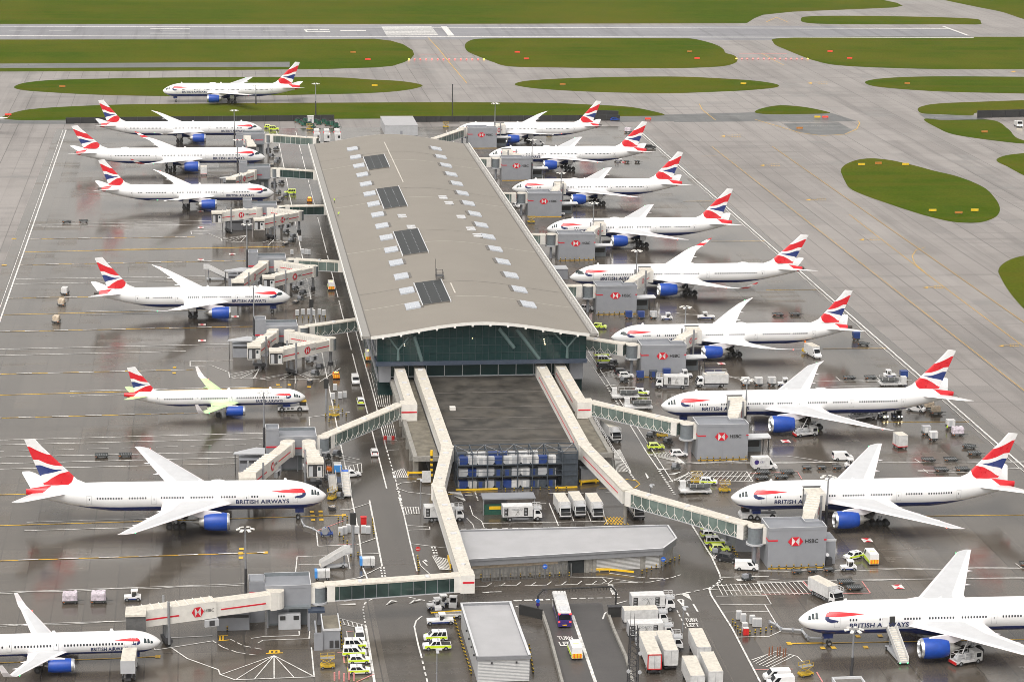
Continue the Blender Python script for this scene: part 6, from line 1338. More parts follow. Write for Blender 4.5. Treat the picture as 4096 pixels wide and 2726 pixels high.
def box_trailer(label, L=9.5, frame='uld_white', tail=None):
    t = thing('box_trailer', label, 'trailer'); mb = MB(); mb.box(-L/2, L/2, -1.28, 1.28, 1.1, 3.9, 'uld_white', 'cream_roof'); mb.box(-L/2+.02, L/2-.02, -1.3, -1.28, 1.1, 1.3, 'grey_light'); part(mb, 'body', t); bd = KIDS[t.name][-1]
    mb = MB()
    for a in ((-1.3, -1.1, 1.0, 3.95), (1.1, 1.3, 1.0, 3.95), (-1.3, 1.3, 1.0, 1.2), (-1.3, 1.3, 3.75, 3.95)): mb.box(-L/2-.06, -L/2, a[0], a[1], a[2], a[3], frame)
    mb.box(-L/2-.04, -L/2-.01, -.03, .03, 1.2, 3.7, 'grey_cladding'); tsub(mb, 'rear_door', bd)
    mb = MB(); mb.box(-L/2, L/2, -.5, .5, .7, 1.1, 'dark_metal'); mb.box(-L/2+.2, -L/2+.4, -1.1, 1.1, .4, .7, 'dark_metal'); part(mb, 'chassis', t)
    wheels(t, (-L/2+1.4, -L/2+2.6, L/2-1.4), 1.0, .5, .35)
    if tail: mb = MB(); mb.box(-L/2-.1, -L/2-.02, .7, 1.0, .8, 1.0, 'tail_lamp'); part(mb, 'tail_lamp', t)
    return t
def tractor(label, body='white_paint', low='nav_blue', name='baggage_tractor', cab=True, L=3.2):
    t = thing(name, label, 'tractor'); mb = MB(); mb.prof([(-L/2, .35), (-L/2, .95), (-.2, 1.0), (-.1, .85), (.5, .85), (.6, 1.15), (L/2, 1.0), (L/2, .35)], -.75, .75, body); mb.box(-L/2+.1, L/2-.1, -.77, .77, .35, .6, low); part(mb, 'body', t)
    if cab:
        mb = MB(); 
        for x in (-.15, .85):
            for y in (-.68, .68): mb.box(x-.06, x+.06, y-.06, y+.06, .9, 2.0, body)
        mb.box(-.3, 1.0, -.75, .75, 1.95, 2.1, body); mb.box(-.1, .8, -.6, .6, .9, 1.2, 'black_matt'); part(mb, 'cab', t); cb = KIDS[t.name][-1]
        mb = MB(); mb.box(.86, .9, -.6, .6, 1.15, 1.9, 'car_glass'); tsub(mb, 'windscreen', cb)
    wheels(t, (-L/2+.55, L/2-.55), .68, .36, .26)
    return t
def dolly(label, load=None, L=3.0, Wd=2.1, name=None, cat='dolly', m='trolley_dark'):
    t = thing(name or 'cargo_dolly', label, cat); mb = MB(); mb.box(-L/2, L/2, -Wd/2, Wd/2, .38, .52, m)
    for i in range(7): x = -L/2+.3+i*(L-.6)/6; mb.cyl((x, -Wd/2+.15, .56), (x, Wd/2-.15, .56), .06, 'steel_grey', n=6)
    for y in (-Wd/2, Wd/2): mb.box(-L/2, L/2, y-.05, y+.05, .5, .68, m)
    mb.cyl((L/2, 0, .4), (L/2+1.2, 0, .3), .05, m); part(mb, 'frame', t)
    mb = MB(); mb.box(-L/2-.03, -L/2, -Wd/2+.1, -Wd/2+.4, .4, .52, 'orange_paint'); mb.box(-L/2+.2, -L/2+.5, -Wd/2-.08, -Wd/2-.05, .4, .5, 'orange_paint'); part(mb, 'reflector', t)
    wheels(t, (-L/2+.5, L/2-.5), Wd/2-.25, .24, .16)
    return t
rnd = random.Random(4)
def pallet_mesh(m, L=2.8, Wd=2.0, H=1.5, lump=.12):
    mb = MB(); rings = []
    for k_, (z, s_) in enumerate(((0, 1), (.35, 1.0), (.75, .99), (1.0, .93))):
        r_ = []
        for i in range(20):
            a = 2*PI*i/20; x = max(-1, min(1, 1.35*math.cos(a))); y = max(-1, min(1, 1.35*math.sin(a))); r_.append((x*L/2*s_*(1+rnd.uniform(-lump, lump)*.4), y*Wd/2*s_*(1+rnd.uniform(-lump, lump)*.4), z*H*(1+rnd.uniform(-lump, lump)*.6*(k_ == 3))))
        rings.append(r_)
    mb.loft(rings, m); return mb.data('wrapped_pallet')
PAL = {'lilac': pallet_mesh('cargo_wrap'), 'tan': pallet_mesh('cargo_tan', 2.2, 1.9, 1.3), 'white': pallet_mesh('uld_white', 2.4, 1.9, 1.5, .03)}
def stairs(label, h=4.6, run=6.5, truckb=False, canopy=False, blue=True):
    t = thing('boarding_stairs', label, 'stairs'); n = 16; mb = MB()
    for i in range(n): a = -run/2+run*i/n; mb.box(a, a+run/n+.05, -.8, .8, .55+(h-.6)*i/n, .62+(h-.6)*(i+1)/n, 'uld_white', 'cream_roof')
    part(mb, 'step', t) if 0 else part(mb, 'flight', t)
    mb = MB(); mb.box(run/2, run/2+1.5, -.95, .95, h-.1, h, 'blue_sign' if blue else 'grey_light'); part(mb, 'landing', t)
    for s_ in (-1, 1):
        mb = MB(); mb.prof([(-run/2, .45), (-run/2, 1.6), (run/2, h+1.05), (run/2+1.5, h+1.05), (run/2+1.5, h-.2), (run/2, h-.35)], s_*.88-.04, s_*.88+.04, 'uld_white'); part(mb, 'side_panel', t)
    mb = MB(); mb.box(-run/2+.3, run/2+.6, -.7, .7, .3, .6, 'grey_light'); mb.cyl((run/2, 0, .5), (run/2, 0, h-.2), .14, 'steel_grey'); mb.cyl((-run/2+1, 0, .6), (run/2, 0, h-.6), .1, 'steel_grey'); part(mb, 'chassis', t)
    wheels(t, (-run/2+.9, run/2-.4), .75, .34, .25)
    return t
def gpu(label):
    t = thing('ground_power_unit', label, 'generator'); mb = MB(); mb.box(-1.5, 1.5, -.85, .85, .5, 1.95, 'uld_white'); mb.box(-1.52, -1.0, -.87, .87, .5, 1.97, 'sky_blue_panel'); mb.box(.55, .62, -.87, .87, .5, 1.97, 'dark_metal'); part(mb, 'housing', t); wheels(t, (-1, 1), .7, .28); return t
def dispenser(label):
    t = thing('fuel_dispenser', label, 'truck'); mb = MB(); mb.box(-3.0, 2.6, -1.1, 1.1, .55, .95, 'uld_white'); mb.box(-3.1, -2.9, -1.1, 1.1, .4, .9, 'red_paint'); part(mb, 'chassis', t)
    mb = MB(); mb.box(1.3, 2.8, -1.1, 1.1, .5, 2.3, 'uld_white'); mb.box(2.79, 2.82, -1, 1, 1.3, 2.1, 'car_glass'); mb.box(1.5, 2.5, -1.12, -1.1, 1.3, 2.1, 'car_glass'); part(mb, 'cab', t)
    mb = MB()
    for x, y, a in ((-2.4, -.5, .5), (-1.4, .3, .6), (-.3, -.4, .55), (.5, .4, .5)): mb.cyl((x, y-.5, 1.4), (x, y+.5, 1.4), a, 'grey_light', n=14)
    part(mb, 'hose_reel', t)
    mb = MB()
    for x in (-2.8, -1, 1): 
        for y in (-1, 1): mb.box(x-.05, x+.05, y-.05, y+.05, .9, 2.4, 'uld_white')
    for y in (-1, 1): mb.box(-2.8, 1, y-.05, y+.05, 2.3, 2.4, 'uld_white'); mb.box(-2.8, 1, y-.04, y+.04, 1.7, 1.76, 'uld_white')
    mb.box(-2.8, -2.7, -1, 1, 2.3, 2.4, 'uld_white'); mb.cyl((-1, 0, 2.0), (.6, .6, 4.2), .1, 'uld_white'); part(mb, 'frame', t)
    wheels(t, (-1.9, 1.9), .95, .45, .32); return t
def pushback(label, cabm='orange_paint', L=8.0):
    t = thing('pushback_tug', label, 'tug'); mb = MB(); mb.prof([(-L/2, .4), (-L/2, 1.15), (-.5, 1.2), (L/2-2.4, 1.5), (L/2-.3, 1.3), (L/2, .9), (L/2, .4)], -1.5, 1.5, 'uld_white'); mb.box(-L/2, -.6, -.7, .7, 1.0, 1.25, 'dark_metal')
    for i in range(3): mb.box(-L/2+1.2+i*1.0, -L/2+1.9+i*1.0, -1.52, -1.5, .65, 1.0, 'black_matt')
    part(mb, 'body', t)
    mb = MB(); mb.box(L/2-2.2, L/2-.6, -1.2, .2, 1.4, 2.5, 'black_matt'); mb.box(L/2-2.3, L/2-.5, -1.3, .3, 2.45, 2.65, cabm); part(mb, 'cab', t)
    wheels(t, (-L/2+1.0, L/2-2.2), 1.4, .62, .4); return t
def loader(label):
    t = thing('cargo_loader', label, 'loader'); mb = MB(); mb.box(-3.5, 3.5, -1.5, 1.5, .5, .9, 'uld_white'); mb.box(-3.2, 1.5, -1.4, 1.4, 1.5, 1.7, 'trolley_dark'); 
    for x in (-3, 1.2):
        mb.cyl((x, -1.2, .9), (x+1.5 if x < 0 else x-1.5, -1.2, 1.5), .09, 'steel_grey'); mb.cyl((x, 1.2, .9), (x+1.5 if x < 0 else x-1.5, 1.2, 1.5), .09, 'steel_grey')
    part(mb, 'deck', t); mb = MB(); mb.box(2.0, 3.4, -1.5, -.3, .9, 2.6, 'uld_white'); mb.box(3.39, 3.42, -1.4, -.4, 1.6, 2.4, 'car_glass'); part(mb, 'cab', t)
    mb = MB()
    for y in (-1.45, 1.45): mb.box(-3.2, 1.5, y-.04, y+.04, 2.5, 2.58, 'uld_white'); [mb.box(x-.04, x+.04, y-.04, y+.04, 1.7, 2.55, 'uld_white') for x in (-3.1, -1.5, 0, 1.4)]
    part(mb, 'guard_rail', t); wheels(t, (-2.5, 2.5), 1.3, .42, .3); return t
def yellow_gse(label, m='gse_yellow'):
    t = thing('access_platform', label, 'equipment'); t.scale = (.8, .8, .72); mb = MB(); mb.box(-1.6, 1.6, -.9, .9, .4, .9, m); part(mb, 'chassis', t)
    mb = MB()
    for y in (-.8, .8):
        mb.cyl((-1.5, y, .9), (1.2, y, 2.6), .07, m); mb.cyl((1.2, y, .9), (-1.5, y, 2.6), .07, m); mb.box(-1.6, 1.6, y-.05, y+.05, 2.6, 2.7, m); mb.box(-1.6, 1.6, y-.04, y+.04, 3.5, 3.58, m)
        for x in (-1.5, 0, 1.5): mb.box(x-.04, x+.04, y-.04, y+.04, 2.7, 3.55, m)
    mb.box(-1.6, 1.6, -.8, .8, 2.55, 2.62, 'steel_grey'); part(mb, 'lift_frame', t); wheels(t, (-1.1, 1.1), .8, .33); return t
def flatbed(label, yellow=True):
    t = thing('belt_loader', label, 'loader'); mb = MB(); mb.box(-3.4, 2.2, -.9, .9, .5, .95, 'uld_white'); part(mb, 'chassis', t); mb = MB(); mb.box(1.0, 2.3, -1.0, .2, .5, 2.2, 'uld_white'); mb.box(1.2, 2.1, -1.02, -1, 1.2, 2.0, 'car_glass'); mb.box(2.29, 2.32, -.9, .1, 1.2, 2.0, 'car_glass'); part(mb, 'cab', t)
    mb = MB(); mb.obox((-.6, .3, 1.6), (7.4, .9, .25), 0, 'yellow_plastic' if yellow else 'grey_light', 'black_matt', pitch=.06); part(mb, 'conveyor', t); wheels(t, (-2.4, 1.5), .85, .4, .3); return t
class Fleet:
    def __init__(f): f.c = {}
F_ = {}
def place(key, make, w_, x, y, rz, label, group=None, z=0.0, scale=None):
    "first use builds the kit, later uses copy it with its parts"
    p_ = q(w_, x, y, z) if w_ else Vector((x, y, z))
    p_.z = z+.05 if z == 0 else z
    if key not in F_:
        t = make(label); F_[key] = t; t.location = p_; t.rotation_euler.z = math.radians(rz); t['label'] = label
        if group: t['group'] = group
        return t
    return dup(F_[key], p_, math.radians(rz), label, group)
PC = 'patrol cars with yellow green stripes'
mk = lambda kind, **k_: (lambda lab: car('patrol_car' if k_.get('stripe') else {'van': 'van', 'bigvan': 'van'}.get(kind, 'car'), lab, 'van' if kind in ('van', 'bigvan') else 'car', kind=kind, **k_))
pmpv, phat, ppick = mk('mpv', stripe='safety_yellow', roofbar=True), mk('hatch', stripe='safety_yellow', roofbar=True), mk('pickup', stripe='safety_yellow', roofbar=True)
ymp, yha = mk('mpv', body='pale_yellow_green', stripe='safety_yellow'), mk('hatch', body='pale_yellow_green', stripe='safety_yellow')
vanw, bigv, carw, blk, blks = mk('van'), mk('bigvan'), mk('hatch'), mk('suv', body='black_paint'), mk('hatch', body='black_paint')
ambu = lambda lab: car('van', lab, 'van', kind='bigvan', stripe='safety_yellow', rearmark='yellow_plastic', roofbar='amber', lamps='on')
for key, mk_, w_, x, y, rz, lab in (
    ('pm', pmpv, 'k', 148, 938, 270, 'white and yellow patrol car facing the camera, rearmost of the group by the grey hut'),
    ('pm', pmpv, 'k', 122, 992, 0, 'boxy patrol car with roof bars, second of the parked column by the grey hut'),
    ('pm', pmpv, 'k', 114, 1044, 0, 'boxy patrol car with roof bars, third of the parked column by the grey hut'),
    ('ph', phat, 'k', 146, 1093, 0, 'low white patrol hatchback with yellow side band, fourth of the parked column'),
    ('ph', phat, 'k', 147, 1163, 0, 'low white patrol hatchback nearest the camera at the foot of the parked column'),
    ('pm', pmpv, 'k', 658, 938, 180, 'boxy patrol car parked behind the patrol pickup, nose left'),
    ('pp', ppick, 'k', 668, 1000, 180, 'white patrol pickup with yellow side band and dark load bed'),
    ('ph', phat, 'l', 240, 200, 0, 'patrol hatchback first of the row by the grey hut under the right walkway'),
    ('ph', phat, 'l', 245, 247, 0, 'patrol hatchback second of the row by the grey hut under the right walkway'),
    ('pm', pmpv, 'l', 277, 297, 0, 'boxy patrol car third of the row under the right walkway'),
    ('yh', yha, 'l', 308, 342, 0, 'bright yellow car last of the row, next to the black saloon'),
    ('ph', phat, 'l', 1205, 392, 205, 'white and yellow hatchback parked right of the nearest emblem block'),
    ('ph', phat, 'h', 2045, 465, -20, 'white and yellow hatchback on the hatched area by the white lorries'),
    ('yh', yha, 'h', 2143, 832, 0, 'yellow hatchback parked alone right of the hall'),
    ('pm', pmpv, 'h', 1780, 212, 0, 'boxy yellow green patrol car below the glazed walkway, rear of two'),
    ('pm', pmpv, 'h', 1800, 250, 0, 'boxy yellow green patrol car in front of its twin, beside a black car'),
    ('yh', yha, 'e', 1765, 1115, -18, 'yellow green car at the front right corner of the big roof'),
    ('ph', phat, 'i', 230, 1068, -10, 'yellow and white car by the yellow equipment in front of the second emblem block'),
    ('yh', yha, None, G(1076, 513).x, G(1076, 513).y, 0, 'bright yellow car at the far end of the left row'),
    ('ym', ymp, None, G(1096, 521).x, G(1096, 521).y, 0, 'pale yellow boxy car in front of the bright yellow one, far left'),
    ('ym', ymp, None, G(1160, 776).x, G(1160, 776).y, 180, 'pale yellow boxy car parked on lines left of the road'),
    ('cw', carw, 'h', 248, 872, 90, 'white hatchback with red tail lamps driving away on the left road'),
    ('cw', carw, 'h', 95, 1018, 12, 'white hatchback parked beside the boarding stairs'),
    ('cw', carw, 'h', 2297, 880, 0, 'small white hatchback parked left of the second emblem block'),
    ('cw', carw, 'h', 1940, 352, 0, 'small white hatchback beside a black car in front of the third emblem block'),
    ('bs', blks, 'h', 1915, 328, 0, 'small black car tucked behind a small white hatchback'),
    ('bk', blk, 'h', 1805, 292, 0, 'black car parked beside two yellow patrol cars'),
    ('bk', blk, 'l', 365, 412, -38, 'black saloon parked at an angle on hatching by the nearest emblem block'),
    ('py', phat, 'h', 155, 525, 90, 'yellow and white car with dark windows driving up the left road'),
    ('vw', vanw, 'h', 120, 388, 270, 'plain white van on the left road by the glass wall'),
    ('vw', vanw, 'l', 487, 466, -12, 'white van with a dark side badge in front of the nearest emblem block'),
    ('vw', vanw, 'i', 1135, 906, 0, 'white van with a roof unit parked between two airliners'),
    ('vw', vanw, 'i', 1628, 578, -35, 'white van under the tail of the longest airliner'),
    ('vw', vanw, 'l', 690, 1205, 180, 'white minibus at the bottom edge beside the yellow lift'),
    ('vw', vanw, 'l', 715, 1248, 180, 'white van half cut off by the bottom edge'),
    ('am', ambu, 'h', 210, 228, 90, 'white van with amber roof lamp and yellow rear marking by the glass wall corner'),
    ('am', ambu, 'k', 1597, 1040, 90, 'small van with yellow chequered rear on the ramp'),
    ('am', ambu, 'l', 1322, 412, 90, 'white van with yellow striped rear near the red and white ground mark'),
    ('am', ambu, None, G(1324, 1155).x, G(1324, 1155).y, 90, 'van with yellow and red rear driving up the left road past the twin jet'),
    ('vw', vanw, None, G(2155, 580).x, G(2155, 580).y, 0, 'white van behind the second airliner of the right row'),
    ('cw', carw, 'e', 1680, 992, -20, 'white car with red flash beside the big roof'),
    ('bk', blk, None, G(2600, 594).x, G(2600, 594).y, 0, 'dark car on the white stand line at the far right'),
    ('cw', carw, None, G(2065, 828).x, G(2065, 828).y, -70, 'white car half hidden behind the roof edge on the right'),
):
    place(key, mk_, w_, x, y, rz, lab, PC if 'patrol' in lab else None)
# odd coloured small vehicles
def utv(label): t = car('utility_car', label, 'car', body='orange_paint', stripe='yellow_plastic', kind='hatch', roofbar='amber', rearmark='yellow_plastic'); return t
place('ut', utv, 'g', 2262, 352, 90, 'orange and yellow utility car beside the left road'); place('ut', utv, None, G(1238, 806).x, G(1238, 806).y, 90, 'orange utility car far up the left road'); place('ut', utv, 'b', 690, 430, 0, 'x') if 0 else None
def bluecar(label): return car('car', label, 'car', body='engine_blue', kind='hatch')
place('bl', bluecar, None, G(2459, 483).x, G(2459, 483).y, 10, 'blue car by the dark blast fence at the far right')
# lorries
DT = lambda lab: truck(lab); PT = lambda lab: truck(lab, letter=False)
for key, mk_, w_, x, y, rz, lab in (
    ('dt', DT, 'k', 715, 135, 0, 'white catering truck half hidden under the cream walkway'), ('dt', DT, 'k', 1240, 132, 0, 'white catering truck parked side on in front of the container rack'),
    ('dt', DT, 'k', 2118, 740, 0, 'white catering truck with dark side panels, rearmost of the stacked row by the ramp'), ('dt', DT, 'k', 2105, 930, 0, 'white catering truck with dark side panels in the middle of the row by the ramp'),
    ('pt', PT, 'k', 2070, 838, 0, 'plain white box truck between two lettered trucks by the ramp'), ('pt', PT, 'k', 2165, 1010, 0, 'plain white box truck nearest in the row by the ramp'),
    ('pt', PT, 'k', 1512, 92, 272, 'plain white box truck facing the camera, leftmost of three'), ('pt', PT, 'k', 1612, 82, 272, 'plain white box truck facing the camera, middle of three'), ('pt', PT, 'k', 1728, 92, 272, 'plain white box truck facing the camera, rightmost of three'),
    ('pt', PT, 'k', 2005, 92, 272, 'white box truck facing the camera under the glazed walkway'),
    ('dt', DT, 'h', 2250, 422, 172, 'white catering truck nose left in front of the third emblem block'), ('pt', PT, 'l', 1020, 665, 292, 'white box truck parked beyond the nose of the airliner with stairs'),
    ('pt', PT, 'h', 1840, 760, 280, 'white box truck parked along the right side of the hall'),
):
    place(key, mk_, w_, x, y, rz, lab, 'white box trucks')
place('ct', lambda lab: truck(lab, letter=False, raised=.9, name='catering_truck'), 'j', 873, 1176, 88, 'white high lift truck with red rear lamps at the nose of the bottom left jet')
def ges(label):
    t = car('van', label, 'van', kind='bigvan'); mb = MB(); mb.box(-3.2, .9, -1.1, 1.1, .8, 3.0, 'uld_white'); part(mb, 'cargo_box', t); bx = KIDS[t.name][-1]
    mb = MB(); mb.cyl((-2.2, -1.1, 2.0), (-2.2, -1.13, 2.0), .55, 'bus_purple', n=20); put_text(mb, 'CES', (-1.4, -1.12, 1.8), (1.0, 0, 0), (0, 0, .45), 'bus_purple'); tsub(mb, 'box_lettering', bx); return t
place('ge', ges, 'i', 610, 968, 0, 'white box van with a round purple logo between two airliners')
def liftv(label):
    t = car('van', label, 'truck', kind='bigvan'); mb = MB(); mb.box(-3.6, 1.2, -1.15, 1.15, .8, 3.1, 'uld_white', 'cream_roof'); part(mb, 'cargo_box', t)
    mb = MB(); mb.cyl((-3.7, 0, .9), (-5.2, 0, 3.2), .28, 'orange_paint'); mb.cyl((-5.2, 0, 3.2), (-5.9, 0, 5.0), .24, 'orange_paint'); mb.box(-6.5, -5.5, -.6, .6, 4.9, 5.7, 'dark_metal'); mb.box(-5.2, -3.6, -.9, .9, .4, 1.2, 'yellow_plastic'); part(mb, 'boom', t); return t
place('lv', liftv, 'i', 940, 212, 285, 'white truck with an orange boom raised under the tail of an airliner')
def tanker(label):
    t = truck(label, letter=False, platform=False, name='tank_truck', L=8.4); mb = MB()
    mb.cyl((-3.4, 0, 3.5), (1.4, 0, 3.5), .5, 'grey_light', n=14); part(mb, 'pipe_tank', t)
    mb = MB(); mb.box(-4.2, 2.1, -1.3, -1.27, 3.35, 4.3, 'uld_white') if 0 else None
    put_text(mb, '29', (.7, -1.275, 1.6), (1.2, 0, 0), (0, 0, 1.1), 'title_blue', .01); part(mb, 'tank_number', t)
    mb = MB(); 
    for x in (-4, -1, 1.9): mb.box(x-.04, x+.04, -1.2, -1.12, 3.4, 4.3, 'uld_white')
    mb.box(-4, 1.9, -1.2, -1.12, 4.22, 4.3, 'uld_white'); mb.box(-4, 1.9, 1.12, 1.2, 4.22, 4.3, 'uld_white'); part(mb, 'guard_rail', t); return t
place('tk', tanker, 'i', 252, 412, 180, 'white tank truck numbered 29 behind the longest airliner')
for w_, x, y, rz, fr_, tl, lab in (('k', 2105, 1108, 88, 'red_paint', None, 'white box trailer with a dark red rear frame beside the lattice mast'), ('k', 2215, 1080, 88, 'uld_white', None, 'white box trailer with a plain rear, middle of three at the bottom right'), ('l', 168, 1058, 88, 'uld_white', True, 'white box trailer with one red tail lamp lit, right of two others'), ('l', 245, 1222, 88, 'uld_white', None, 'white box trailer roof cut by the bottom edge, right of another'), ('l', 125, 1250, 88, 'uld_white', None, 'white box trailer roof cut by the bottom edge, left of another')):
    place('bt'+fr_+str(tl), lambda lab_: box_trailer(lab_, frame=fr_, tail=tl), w_, x, y, rz, lab, 'white box trailers')
def bus(label):
    t = thing('airport_bus', label, 'bus'); mb = MB(); mb.box(-6, 6, -1.27, 1.27, .35, 1.2, 'bus_purple'); mb.box(-6, 6, -1.27, 1.27, 1.2, 2.9, 'uld_white'); mb.box(-6.02, -4.6, -1.285, 1.285, .36, 2.9, 'bus_purple'); mb.box(3.6, 6.0, -1.29, 1.29, .36, 2.95, 'uld_white'); mb.box(-5.9, 5.9, -1.2, 1.2, 2.9, 3.1, 'uld_white', 'uld_white'); mb.box(-5, -3, -.8, .8, 3.1, 3.35, 'parapet_light'); mb.box(1, 3, -.8, .8, 3.1, 3.3, 'parapet_light'); part(mb, 'body', t)
    for s_ in (-1, 1): mb = MB(); mb.box(-5.6, 5.4, s_*1.3-.015, s_*1.3+.015, 1.5, 2.6, 'car_glass'); part(mb, 'side_window', t)
    mb = MB(); mb.box(-6.03, -6, -1.1, 1.1, 1.7, 2.7, 'car_glass'); part(mb, 'rear_window', t); mb = MB(); mb.box(6, 6.03, -1.1, 1.1, 1.2, 2.7, 'car_glass'); part(mb, 'windscreen', t)
    for y in (-1.05, 1.05):
        for z in (1.3, 2.85): mb = MB(); mb.box(-6.06, -6, y-.15, y+.15, z-.15, z+.15, 'tail_lamp'); part(mb, 'tail_lamp', t)
    mb = MB(); mb.box(-6.05, -6, -.4, .4, .55, .75, 'yellow_plastic'); part(mb, 'number_plate', t); wheels(t, (-3.6, 3.4), 1.1, .5, .3); return t
place('bus', bus, 'k', 1508, 785, 87, 'purple and white bus with lit red lamps driving away under the gantry')
# tractors, tugs, stairs
TR = lambda lab: tractor(lab); TW = lambda lab: tractor(lab, low='dark_metal', L=3.6)
for w_, x, y, rz, lab in (('j', 893, 672, 0, 'white cargo tractor with a driver in green pulling two wrapped loads'), ('l', 1172, 470, 0, 'white and blue baggage tractor ahead of three empty dollies'), ('i', 1450, 352, 180, 'blue and white tractor left of a tall blue container'), ('i', 738, 408, 0, 'white and blue tractor ahead of three white containers'), ('e', 2215, 1058, 0, 'white and blue tractor right of three blue containers'), ('i', 1195, 958, 180, 'white tractor under a wing beside three small dollies'), ('i', 80, 352, 180, 'white tractor in front of the third emblem block canopy'), ('k', 660, 728, 10, 'white tractor behind the yellow belt loader'), ('k', 700, 705, 10, 'white tractor beside the plant building corner, left of another'), ('k', 778, 718, 80, 'grey cabbed tractor at the plant building corner')):
    place('tr', TR, w_, x, y, rz, lab, 'baggage tractors')
place('tr', TR, None, G(2472, 645).x, G(2472, 645).y, 180, 'dark tractor far behind the second airliner of the right row', 'baggage tractors'); place('tr', TR, None, G(2240, 862).x, G(2240, 862).y, 180, 'white tractor near the fourth airliner of the right row', 'baggage tractors')
tug = lambda lab: tractor(lab, low='nav_blue', name='tow_tractor', L=5.0)
place('tg', tug, 'f', 215, 1052, 180, 'white tow tractor with a tall cab behind an airliner in the right row')
place('tg', tug, 'k', 690, 830, 0, 'white tow tractor in front of the belt loader by the plant building')
place('pb', lambda lab: pushback(lab, 'yellow_plastic', 7.6), None, G(1172, 1640).x, G(1172, 1640).y, 0, 'long white towing tug with yellow cab roof under the green winged jet nose')
place('pw', lambda lab: pushback(lab), 'l', 560, 118, 180, 'long white towing tug with orange cab roof under the nose behind the nearest emblem block')
place('bt', lambda lab: flatbed(lab), 'k', 735, 790, 180, 'white belt loader with yellow conveyor by the plant building')
place('ld', loader, 'h', 1935, 492, 180, 'white flat loader beside the yellow hatchback'); place('ld', loader, 'h', 2022, 562, 180, 'white flat loader nearer the glazed walkway'); place('ld', loader, 'i', 1270, 625, 20, 'cargo loader in shade under the longest airliner'); place('ld', loader, 'i', 1468, 405, 0, 'white flat loader behind the tail of the longest airliner'); place('ld', loader, 'i', 140, 1128, 180, 'white flat loader beside the nose behind the nearest emblem block')
for x, lab in ((1405, 'tug with lit headlamps under the longest airliner'), (1500, 'dark truck with lit headlamps under the longest airliner')):
    t = tractor(lab, body='dark_metal' if x > 1450 else 'uld_white', name='tow_tractor'); t.location = q('i', x, 622); t.rotation_euler.z = math.radians(285)
    for s_ in (-1, 1): mb = MB(); mb.box(1.6, 1.66, s_*.5-.15, s_*.5+.15, .6, .85, 'head_lamp'); part(mb, 'headlight', t)
place('fd', dispenser, 'i', 885, 745, 12, 'white fuel dispenser truck with red tail beside the blue engine of the longest airliner'); place('fd', dispenser, 'l', 1965, 1095, 18, 'white fuel dispenser truck with raised arm at the engine of the airliner with stairs')
p0 = q('l', 1553, 1118); dr = q('l', 1490, 830, 4.3)
st = place('st', lambda lab: stairs(lab, 4.4, 8.0), 'l', 1553, 1118, 97, 'white boarding stairs with blue landing at the open airliner door'); T_ = Vector((124.2+.3, 400.5-3.1-.3, 0)); dd = Vector((p0.x-T_.x, p0.y-T_.y, 0)); st.location = T_+dd.normalized()*5.3; st.rotation_euler.z = math.atan2(-dd.y, -dd.x)
for s_ in (-1, 1): mb = MB(); mb.box(-4.1, -4.0, s_*.7-.1, s_*.7+.1, .4, .6, 'green_lamp'); part(mb, 'marker_lamp', st)
place('s2', lambda lab: stairs(lab, 4.2, 6.2), None, G(1384, 1976).x, G(1384, 1976).y, 92, 'boarding stairs with blue landing parked facing the camera by the lower left nose'); place('s3', lambda lab: stairs(lab, 2.8, 3.6, blue=False), None, G(1330, 1962).x, G(1330, 1962).y, 92, 'narrow access steps beside the boarding stairs'); place('s4', lambda lab: stairs(lab, 3.8, 6.0, blue=False), 'd', 1470, 790, 180, 'white covered stair truck left of the angled boarding bridge')
place('s5', lambda lab: stairs(lab, 3.2, 5.0, blue=False), 'j', 2235, 455, 10, 'white folding stairs behind the blue ended generator')
place('gp', gpu, 'j', 2170, 530, 0, 'white generator with blue end below the folding stairs', 'ground power units'); place('gp', gpu, 'k', 200, 447, 0, 'white generator with blue end beside the left road', 'ground power units'); place('gp', gpu, None, G(1350, 1888).x, G(1350, 1888).y, 90, 'white generator beside the orange forklift', 'ground power units')
def forklift(label):
    t = thing('forklift', label, 'forklift'); mb = MB(); mb.box(-1, .8, -.6, .6, .3, 1.1, 'orange_paint'); part(mb, 'body', t); mb = MB()
    for x in (-.7, .6):
        for y in (-.55, .55): mb.box(x-.05, x+.05, y-.05, y+.05, 1.1, 2.2, 'black_matt')
    mb.box(-.8, .7, -.6, .6, 2.15, 2.25, 'black_matt'); part(mb, 'cab', t); mb = MB(); mb.box(.85, .95, -.5, -.4, 0, 2.6, 'black_matt'); mb.box(.85, .95, .4, .5, 0, 2.6, 'black_matt'); part(mb, 'mast', t); wheels(t, (-.6, .5), .5, .3); return t
place('fk', forklift, None, G(1316, 1884).x, G(1316, 1884).y, 90, 'orange forklift with black cab behind the lower left nose')
